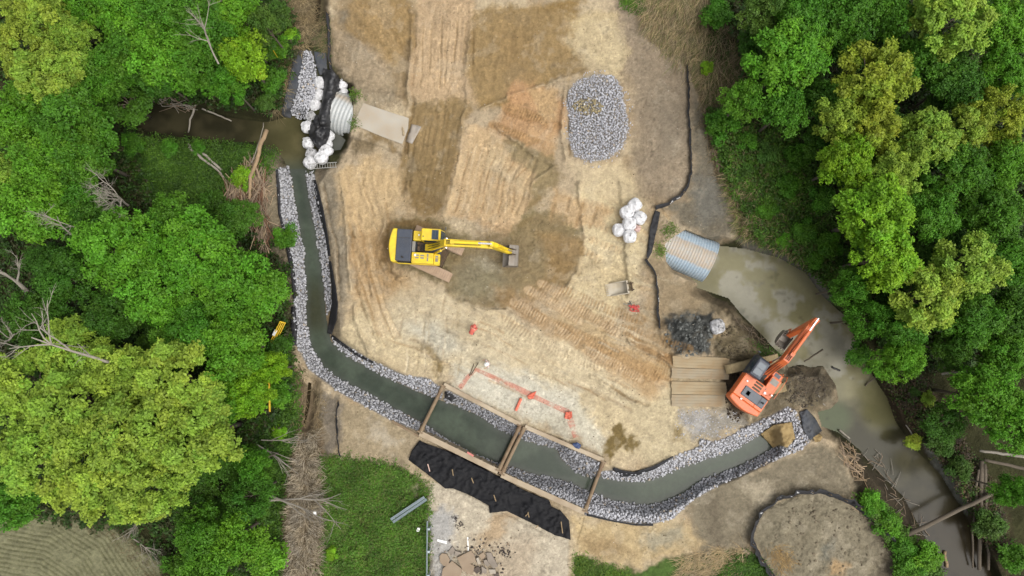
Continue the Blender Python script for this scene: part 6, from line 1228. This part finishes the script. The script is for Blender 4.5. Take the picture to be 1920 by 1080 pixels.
log('fallen_log', [(468,372),(468,345),(470,332),(482,300),(488,272),(500,244)], .13, .19, 'peeled tan trunk lying over the brush pile and pointing at the creek', M_dead2, zs=[.9,1.0,1.05,.9,.7,.4])
log('dead_branch', [(472,305),(487,262),(494,230)], .06, .03, 'thin grey branch beside the peeled trunk over the creek', M_dead, zs=[.6,.3,.1], cat='branch')
log('driftwood', [(1520,624),(1497,613)], .05, .04, 'dark waterlogged stick by the orange bucket', M_bark, zs=[WL+.02,WL+.05])
log('driftwood', [(1543,655),(1520,672),(1508,678)], .07, .05, 'dark branch lying in the pond beside the orange boom', M_bark, zs=[WL+.02]*3)
log('driftwood', [(1559,688),(1575,695)], .09, .08, 'short black log floating below the orange boom', M_hose, zs=[WL+.03]*2)
log('driftwood', [(1652,697),(1622,724)], .08, .05, 'dark branch reaching from the bank into the pond', M_bark, zs=[-.9,WL+.05])
log('driftwood', [(1573,806),(1593,822)], .09, .07, 'pale stick at the pond edge under the blue-grey sheet', M_dead, zs=[WL+.15,WL+.1])
log('driftwood', [(1535,742),(1547,760)], .05, .05, 'pale stick on the grey mud right of the orange machine', M_dead, .1)
# brush pile and wrack: heaps of cut sticks
def stick_heap(name, poly, n, label, ang, spread, lr, r_, mats, hz, seed, cat='brush pile'):
    r = random.Random(seed); c = np.mean(np.array(poly), 0); root = empty(name, G(c[0], c[1], 0), 0, label, cat); o = root.location; p = np.array(poly); parts = [MB() for _ in mats]; k = 0
    while k < n:
        x = r.uniform(*p[:, 0][[p[:, 0].argmin(), p[:, 0].argmax()]]); y = r.uniform(*p[:, 1][[p[:, 1].argmin(), p[:, 1].argmax()]])
        if sdf(poly, np.array([x]), np.array([y]))[0] > 0: continue
        k += 1; a = math.radians(r.gauss(ang, spread)); l = r.uniform(*lr); z = max(float(gz(x, y)), WL+.03)+r.uniform(.05, hz); q = PV(x, y, z)-o; d = Vector((math.cos(a), math.sin(a), r.gauss(0, .12)))
        rr_ = r.uniform(*r_); m_ = q+Vector((r.gauss(0, .07), r.gauss(0, .07), r.uniform(0, .1))); parts[r.randrange(len(mats))].tube([q-d*l/2, m_, q+d*l/2], [rr_, rr_*.85, rr_*.5], 5, False)
    for mb, m in zip(parts, mats): tag(mb.build('sticks', m, root), kind='stuff')
    return root
M_twig = mat('grey_brown_twigs', A(172,150,126), .95, 0, A(90,76,60), .6, 3, var=.25); M_twig2 = mat('pale_twigs', A(206,180,146), .95, 0, A(120,100,76), .5, 3, var=.2); M_twig3 = mat('reddish_twigs', A(132,96,72), .95, var=.25)
stick_heap('brush_pile', [(425,345),(450,330),(470,300),(485,320),(500,345),(490,380),(502,420),(508,460),(495,458),(470,430),(440,400),(424,375)], 520, 'large heap of cut sticks and branches west of the upper channel', 100, 24, (.9, 3.0), (.02, .055), [M_twig, M_twig, M_twig2, M_twig3], .9, 3)
stick_heap('brush_pile', [(490,345),(512,350),(520,370),(500,380),(486,365)], 24, 'few loose yellowish sticks on soil right of the brush pile', 30, 40, (.5, 1.3), (.02, .04), [M_twig2], .1, 4)
stick_heap('driftwood_heap', [(1575,830),(1600,835),(1612,870),(1625,905),(1610,900),(1590,880),(1578,860)], 80, 'tangle of driftwood sticks on the bank right of the channel end', 120, 40, (.4, 1.4), (.02, .05), [M_twig, M_twig2, M_dead2], .3, 5)
stick_heap('driftwood_heap', [(1460,680),(1520,690),(1545,720),(1530,765),(1500,760),(1480,720)], 44, 'flattened twigs and roots in the mud beside the orange machine', 40, 60, (.3, 1.0), (.008, .018), [M_bark, M_twig], .06, 6)
stick_heap('driftwood_heap', [(1612,840),(1660,850),(1700,920),(1740,1000),(1720,1020),(1660,930)], 46, 'scattered driftwood sticks along the dark stream edge', 130, 50, (.5, 1.6), (.015, .035), [M_twig, M_dead], .12, 7)
stick_heap('driftwood_heap', [(250,165),(300,165),(345,190),(370,200),(330,205),(280,190)], 60, 'jam of grey sticks on the north creek bank under the trees', 160, 30, (.6, 2.2), (.02, .05), [M_dead, M_twig], .5, 8)
stick_heap('driftwood_heap', [(1380,600),(1440,640),(1460,670),(1440,665),(1400,625),(1365,590)], 40, 'dark sticks along the pond edge left of the orange machine', 140, 40, (.4, 1.2), (.015, .03), [M_twig, M_bark], .1, 9)
# fallen bare branches across the reed ditch
bare_tree(505,938,21,5.0,(1,-.12,.05),'upper long pale bare branch fallen across the reed ditch',None,.10,.7,3,'branch','fallen_branch',.35,2)
bare_tree(508,930,22,5.6,(1,-.28,.05),'lower long pale bare branch fallen across the reed ditch with a forked end',None,.10,.6,3,'branch','fallen_branch',.35,2)
bare_tree(482,834,23,4.2,(1,-.55,.05),'thin bare branch slanting down onto the reed ditch',None,.07,.6,2,'branch','fallen_branch',.3,2)
bare_tree(490,825,24,3.4,(1,.22,.05),'thin forked bare branch pointing at the top of the reed ditch',None,.06,.7,2,'branch','fallen_branch',.25,2)

# ================================================================ GRASSES, REEDS, LOW PLANTS (uncountable)
def in_poly(poly, n, r):
    p = np.array(poly, float); out = np.zeros((0, 2))
    while len(out) < n:
        q = np.stack([r.uniform(p[:, 0].min(), p[:, 0].max(), n), r.uniform(p[:, 1].min(), p[:, 1].max(), n)], 1); out = np.concatenate([out, q[sdf(poly, q[:, 0], q[:, 1]) < 0]])
    return out[:n]
def blades(name, poly, n, ln, wd, ang, label, cols, lift=.35, seed=1, cat='grass', anglefn=None, warp=0.0):
    r = np.random.RandomState(seed); uv = in_poly(poly, n, r)+r.normal(0, 4, (n, 2)); z = np.maximum(gz(uv[:, 0], uv[:, 1]), WL); x, y, _ = P(uv[:, 0], uv[:, 1], z); b = np.stack([x, y, z], 1)
    a = np.radians(r.normal(ang[0], ang[1], n)) if anglefn is None else anglefn(uv[:, 0], uv[:, 1])+np.radians(r.normal(0, ang[1], n)); L = r.uniform(*ln, n)[:, None]; d = np.stack([np.cos(a), np.sin(a), np.zeros(n)], 1); s = np.stack([-np.sin(a), np.cos(a), np.zeros(n)], 1); W = r.uniform(*wd, n)[:, None]; up = np.array([0, 0, 1.0])*r.uniform(.3, 1, n)[:, None]*lift
    m_ = b+d*L*.55+up; t = b+d*L+up*r.uniform(.6, 1.2, n)[:, None]; V_ = np.stack([b-s*W/2, b+s*W/2, m_+s*W*.45, m_-s*W*.45, t+s*W*.12, t-s*W*.12], 1).reshape(-1, 3); i = np.arange(n)[:, None]*6
    Fc = np.concatenate([i+np.array([[0, 1, 2, 3]]), i+np.array([[3, 2, 4, 5]])]); cc = np.array(cols)[r.randint(0, len(cols), n)]*r.uniform(.7, 1.25, (n, 1)); o = link(name, np_mesh(name, V_, Fc, M_leafv, np.repeat(cc, 6, 0))); return tag(o, label, cat, kind='stuff')
def herbs(name, poly, n, size, hgt, label, cols, seed=1, nleaf=9, tr_=.14, cat='ground cover', patch=None):
    """low leafy growth"""
    r = np.random.RandomState(seed); uv = in_poly(poly, n, r)+r.normal(0, 5, (n, 2))
    if patch: uv = uv[fbm(uv[:, 0], uv[:, 1], patch[0], 4, seed % 4) > patch[1]]
    n = len(uv); z = np.maximum(gz(uv[:, 0], uv[:, 1]), WL)+r.uniform(.05, hgt, n)*(.3+1.2*fbm(uv[:, 0], uv[:, 1], 22, 3, 2)); x, y, _ = P(uv[:, 0], uv[:, 1], z); T = np.stack([x, y, z], 1)
    cc = np.array(cols)[r.randint(0, len(cols), n)]*(.55+.9*fbm(uv[:, 0], uv[:, 1], 30, 3, 5))[:, None]; V_, c4 = leaves(T, np.tile([0, 0, 1.0], (n, 1)), nleaf, tr_, size, r, cc); o = link(name, np_mesh(name, V_, np.arange(len(V_)).reshape(-1, 4), M_leafv, c4)); return tag(o, label, cat, kind='stuff')
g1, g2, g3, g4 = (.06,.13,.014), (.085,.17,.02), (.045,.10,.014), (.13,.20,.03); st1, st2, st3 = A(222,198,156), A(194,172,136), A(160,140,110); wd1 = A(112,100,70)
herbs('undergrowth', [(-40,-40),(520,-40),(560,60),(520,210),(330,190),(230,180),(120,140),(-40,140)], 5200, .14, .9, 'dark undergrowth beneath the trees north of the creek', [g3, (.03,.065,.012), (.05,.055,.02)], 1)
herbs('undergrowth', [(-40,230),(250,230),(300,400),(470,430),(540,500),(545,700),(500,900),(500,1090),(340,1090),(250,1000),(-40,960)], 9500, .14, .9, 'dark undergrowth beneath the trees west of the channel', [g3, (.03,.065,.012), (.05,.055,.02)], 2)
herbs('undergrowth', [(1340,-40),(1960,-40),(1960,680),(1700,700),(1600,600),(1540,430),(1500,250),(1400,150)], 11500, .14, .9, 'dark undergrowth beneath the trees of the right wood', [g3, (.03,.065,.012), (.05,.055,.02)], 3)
herbs('ground_cover', [(1325,200),(1370,230),(1500,250),(1560,400),(1600,560),(1560,540),(1500,490),(1420,445),(1385,380),(1350,280)], 6500, .12, .9, 'low shrubby growth on the slope between site and right wood', [g1, g1, g3, g2, (.09,.10,.03)], 4, 9)
herbs('meadow', [(250,255),(420,268),(520,285),(500,330),(440,345),(430,370),(480,440),(420,440),(300,400),(250,320)], 4200, .08, .3, 'short green grass and weeds on the creek bank clearing', [g1, g3, g2], 5, 8)
herbs('meadow', [(598,856),(660,862),(745,876),(790,908),(800,940),(800,1090),(598,1090),(612,960)], 8800, .075, .26, 'lush green grass and clover patch beside the broken road', [g2, g1, (.085,.20,.02), (.11,.21,.03), (.12,.15,.04)], 6, 8, patch=(24, .34))
herbs('verge_weeds', [(490,640),(530,640),(555,700),(560,800),(530,900),(520,1090),(470,1090),(470,900),(470,720)], 4200, .09, .4, 'green weeds along the wood edge left of the reed ditch', [g1, g2, g3], 7, 8)
herbs('verge_weeds', [(1145,-40),(1212,-40),(1205,18),(1178,22)], 500, .07, .25, 'bright green grass tuft at the top beside the dry reeds', [g2, (.1,.2,.02)], 8, 8)
herbs('verge_weeds', [(1380,1048),(1420,1042),(1450,1088),(1400,1095),(1330,1090)], 700, .08, .3, 'green weeds on the bottom edge left of the silt fence loop', [g1, g3], 9, 8)
herbs('verge_weeds', [(1076,1040),(1120,1055),(1180,1070),(1180,1095),(1076,1095)], 420, .07, .22, 'thin green grass on the bottom edge right of the broken road', [g2, g4], 10, 8)
herbs('verge_weeds', [(1610,930),(1650,940),(1700,1000),(1760,1060),(1760,1090),(1700,1090),(1680,1030)], 1500, .11, .7, 'bright weeds between the silt fence loop and the stream', [g1, g2], 11, 9)
herbs('bank_plants', [(1640,690),(1720,690),(1760,760),(1830,860),(1880,960),(1900,1060),(1850,1020),(1790,900),(1700,780)], 1900, .10, .5, 'sparse weeds and brown litter on the right stream bank', [g3, (.07,.08,.025), (.09,.06,.035), (.06,.045,.03)], 12, 7)
herbs('bank_plants', [(770,890),(806,905),(806,1000),(790,950)], 160, .06, .15, 'thin weeds between the grass patch and road', [g2, g4], 13, 7)
for cx, cy in ((1256,432),(1240,470),(664,178),(660,230)): herbs('grass_tuft', [(cx-9,cy-8),(cx+9,cy-8),(cx+9,cy+8),(cx-9,cy+8)], 55, .06, .2, {1256:'green grass tuft above the large culvert end',1240:'green grass tuft on the soil left of the large culvert',664:'green grass tuft at the top of the left culvert',660:'green grass tuft beside the concrete slab corner'}[cx], [g2, g4], cx, 7, cat='grass tuft')
herbs('dam_weeds', [(1410,640),(1440,655),(1462,672),(1450,676),(1425,655)], 130, .06, .2, 'narrow green weeds along the pond edge by the orange machine', [g3, g1], 15, 7)
blades('dry_reeds', [(1190,-40),(1322,-40),(1326,100),(1352,118),(1330,190),(1310,150),(1270,110),(1215,50)], 4200, (.7, 2.0), (.02, .045), (-115, 24), 'tall dry straw coloured reeds at the top beside the right wood', [st1, st2, st3, st1, (.16,.17,.06)], .4, 1, 'reeds')
blades('dry_reeds', [(1322,40),(1400,40),(1420,150),(1350,230),(1330,150)], 1400, (.6, 1.6), (.02, .04), (-120, 35), 'thin brownish reeds at the dark edge of the right wood', [st2, st3, wd1, g3], .4, 2, 'reeds')
blades('dry_reeds', [(1360,330),(1400,300),(1480,420),(1520,490),(1440,455),(1390,440)], 3000, (.5, 1.4), (.02, .045), (-140, 40), 'mixed straw and green reeds on the slope above the pond', [st2, wd1, g1, g4, st3, st1], .8, 3, 'reeds')
blades('dry_reeds', [(1310,190),(1332,190),(1352,290),(1362,360),(1342,330),(1322,250)], 700, (.3, .9), (.015, .03), (-90, 60), 'narrow strip of dry reeds behind the long silt fence', [st2, st3, wd1], .2, 9, 'reeds')
ditch = [(575,800),(574,850),(576,900),(574,960),(572,1010),(570,1090)]
def ditch_ang(u, v):
    side = np.where(u > 572, 1, -1); return np.where(side > 0, math.radians(-35), math.radians(215))+np.sin(v*.05)*.2+(fbm(u, v, 14, 3, 4)-.5)*4.2
blades('dry_reeds', [(564,812),(590,806),(592,850),(596,920),(598,1000),(592,1090),(544,1090),(546,1000),(552,930),(558,870)], 5200, (.35, 1.1), (.018, .045), (0, 38), 'matted dry reeds folded over the ditch left of the grass patch', [A(220,202,178), A(196,178,154), A(160,144,122), A(236,220,198), A(120,106,86)], .45, 4, 'reeds', ditch_ang)
blades('dry_reeds', [(548,690),(572,690),(570,800),(545,800)], 900, (.3, .9), (.015, .035), (200, 60), 'dry grass left of the small dark ditch', [st2, st3, wd1], .2, 5, 'reeds')
blades('dry_reeds', [(590,700),(604,760),(602,810),(586,800)], 260, (.3, .8), (.015, .03), (-40, 60), 'dry grass right of the small dark ditch', [st2, st3], .2, 6, 'reeds')
blades('dry_reeds', [(520,-40),(588,-40),(590,50),(572,90),(548,92),(535,180),(518,215),(505,190),(520,120),(535,60)], 2400, (.4, 1.3), (.015, .035), (-70, 60), 'dry tan grass strip at the top between wood and ditch', [st1, st2, st3, wd1], .25, 7, 'reeds')
blades('dry_reeds', [(598,30),(618,30),(622,110),(600,95),(590,70)], 500, (.3, .9), (.015, .03), (-70, 70), 'sparse dry weeds right of the top ditch', [st2, st3, g3], .2, 8, 'reeds')
blades('dry_reeds', [(1285,1045),(1340,1030),(1395,1030),(1410,1060),(1360,1090),(1270,1090)], 1100, (.5, 1.4), (.015, .04), (-160, 40), 'pale dry grass on the bottom edge left of the silt fence loop', [st1, st2, A(216,186,142)], .25, 10, 'reeds')
blades('straw', [(1436,1020),(1470,1028),(1485,1050),(1470,1075),(1450,1050)], 260, (.4, 1.1), (.015, .03), (-60, 50), 'patch of yellow straw inside the silt fence loop', [A(206,170,112), A(180,146,96)], .12, 11, 'straw')
blades('field_stubble', [(90,968),(240,1000),(300,1080),(280,1090),(200,1010)], 300, (.2, .6), (.012, .03), (-60, 80), 'dead grass fringe along the ploughed field', [st3, wd1], .12, 12, 'grass')

# ================================================================ YELLOW AND ORANGE SITE ITEMS IN THE WOOD EDGE
M_ygate = mat('yellow_gate_paint', (0.62,0.40,0.02), .5, 0, A(190,150,80), .4, 2)
a = PV(507,641,.9); b = PV(525,603,1.6); root = empty('yellow_gate', PV(516,622,-.3), 0, 'yellow tubular gate leaning at the wood edge beside the channel', 'gate'); o = root.location
for k in range(4): off = Vector((.10*k, -.03*k, -.12*k)); mb = MB(); mb.tube([a+off-o, b+off-o], .05, 8); mb.build('rail', M_ygate, root)
for p in (a, b): mb = MB(); mb.tube([p-o, p+Vector((.32, -.1, -.4))-o], .05, 8); mb.build('end_post', M_ygate, root)
mb = MB(); mb.box(tuple(a.lerp(b, .45)-o+Vector((.02, 0, .06))), (.22, .5, .02), math.radians(-25)); mb.build('pale_plate', M_pad, root)
def net_fence(px, py, w_, label, col, ang, z=1.6, hh=1.3):
    q = PV(px, py, z); root = empty('net_fence', (q.x, q.y, -.3), ang, label, 'fence'); zz = z+.3; mb = MB(); n = 9
    for k in range(n): x = w_*(k/(n-1)-.5); mb.tube([(x, 0, zz-hh), (x+.15, .45, zz)], .014, 4)
    for k in range(6): t = k/5; mb.tube([(-w_/2, .45*t, zz-hh*(1-t)), (w_/2+.1, .45*t, zz-hh*(1-t))], .014, 4)
    mb.build('netting', col, root)
    for x in (-w_/2, w_/2): mb = MB(); mb.tube([(x, 0, 0), (x+.1, .3, zz+.15)], .03, 6); mb.build('post', M_ygate, root)
M_onet = mat('orange_netting', A(236,130,40), .7)
net_fence(478,62,1.0,'orange net fence panel showing through leaves at the top wood edge',M_onet,math.radians(-35),4.6,1.4)
net_fence(459,108,.7,'small orange net fence piece in the bush right of the creek woods',M_onet,math.radians(-60),5.0,1.2)
mb = MB(); mb.beam(PV(504,700,1.8), PV(506,772,1.6), .12, .08); tag(mb.build('yellow_post', M_ygate), 'thin yellow barrier post lying among bushes at the wood edge', 'post')
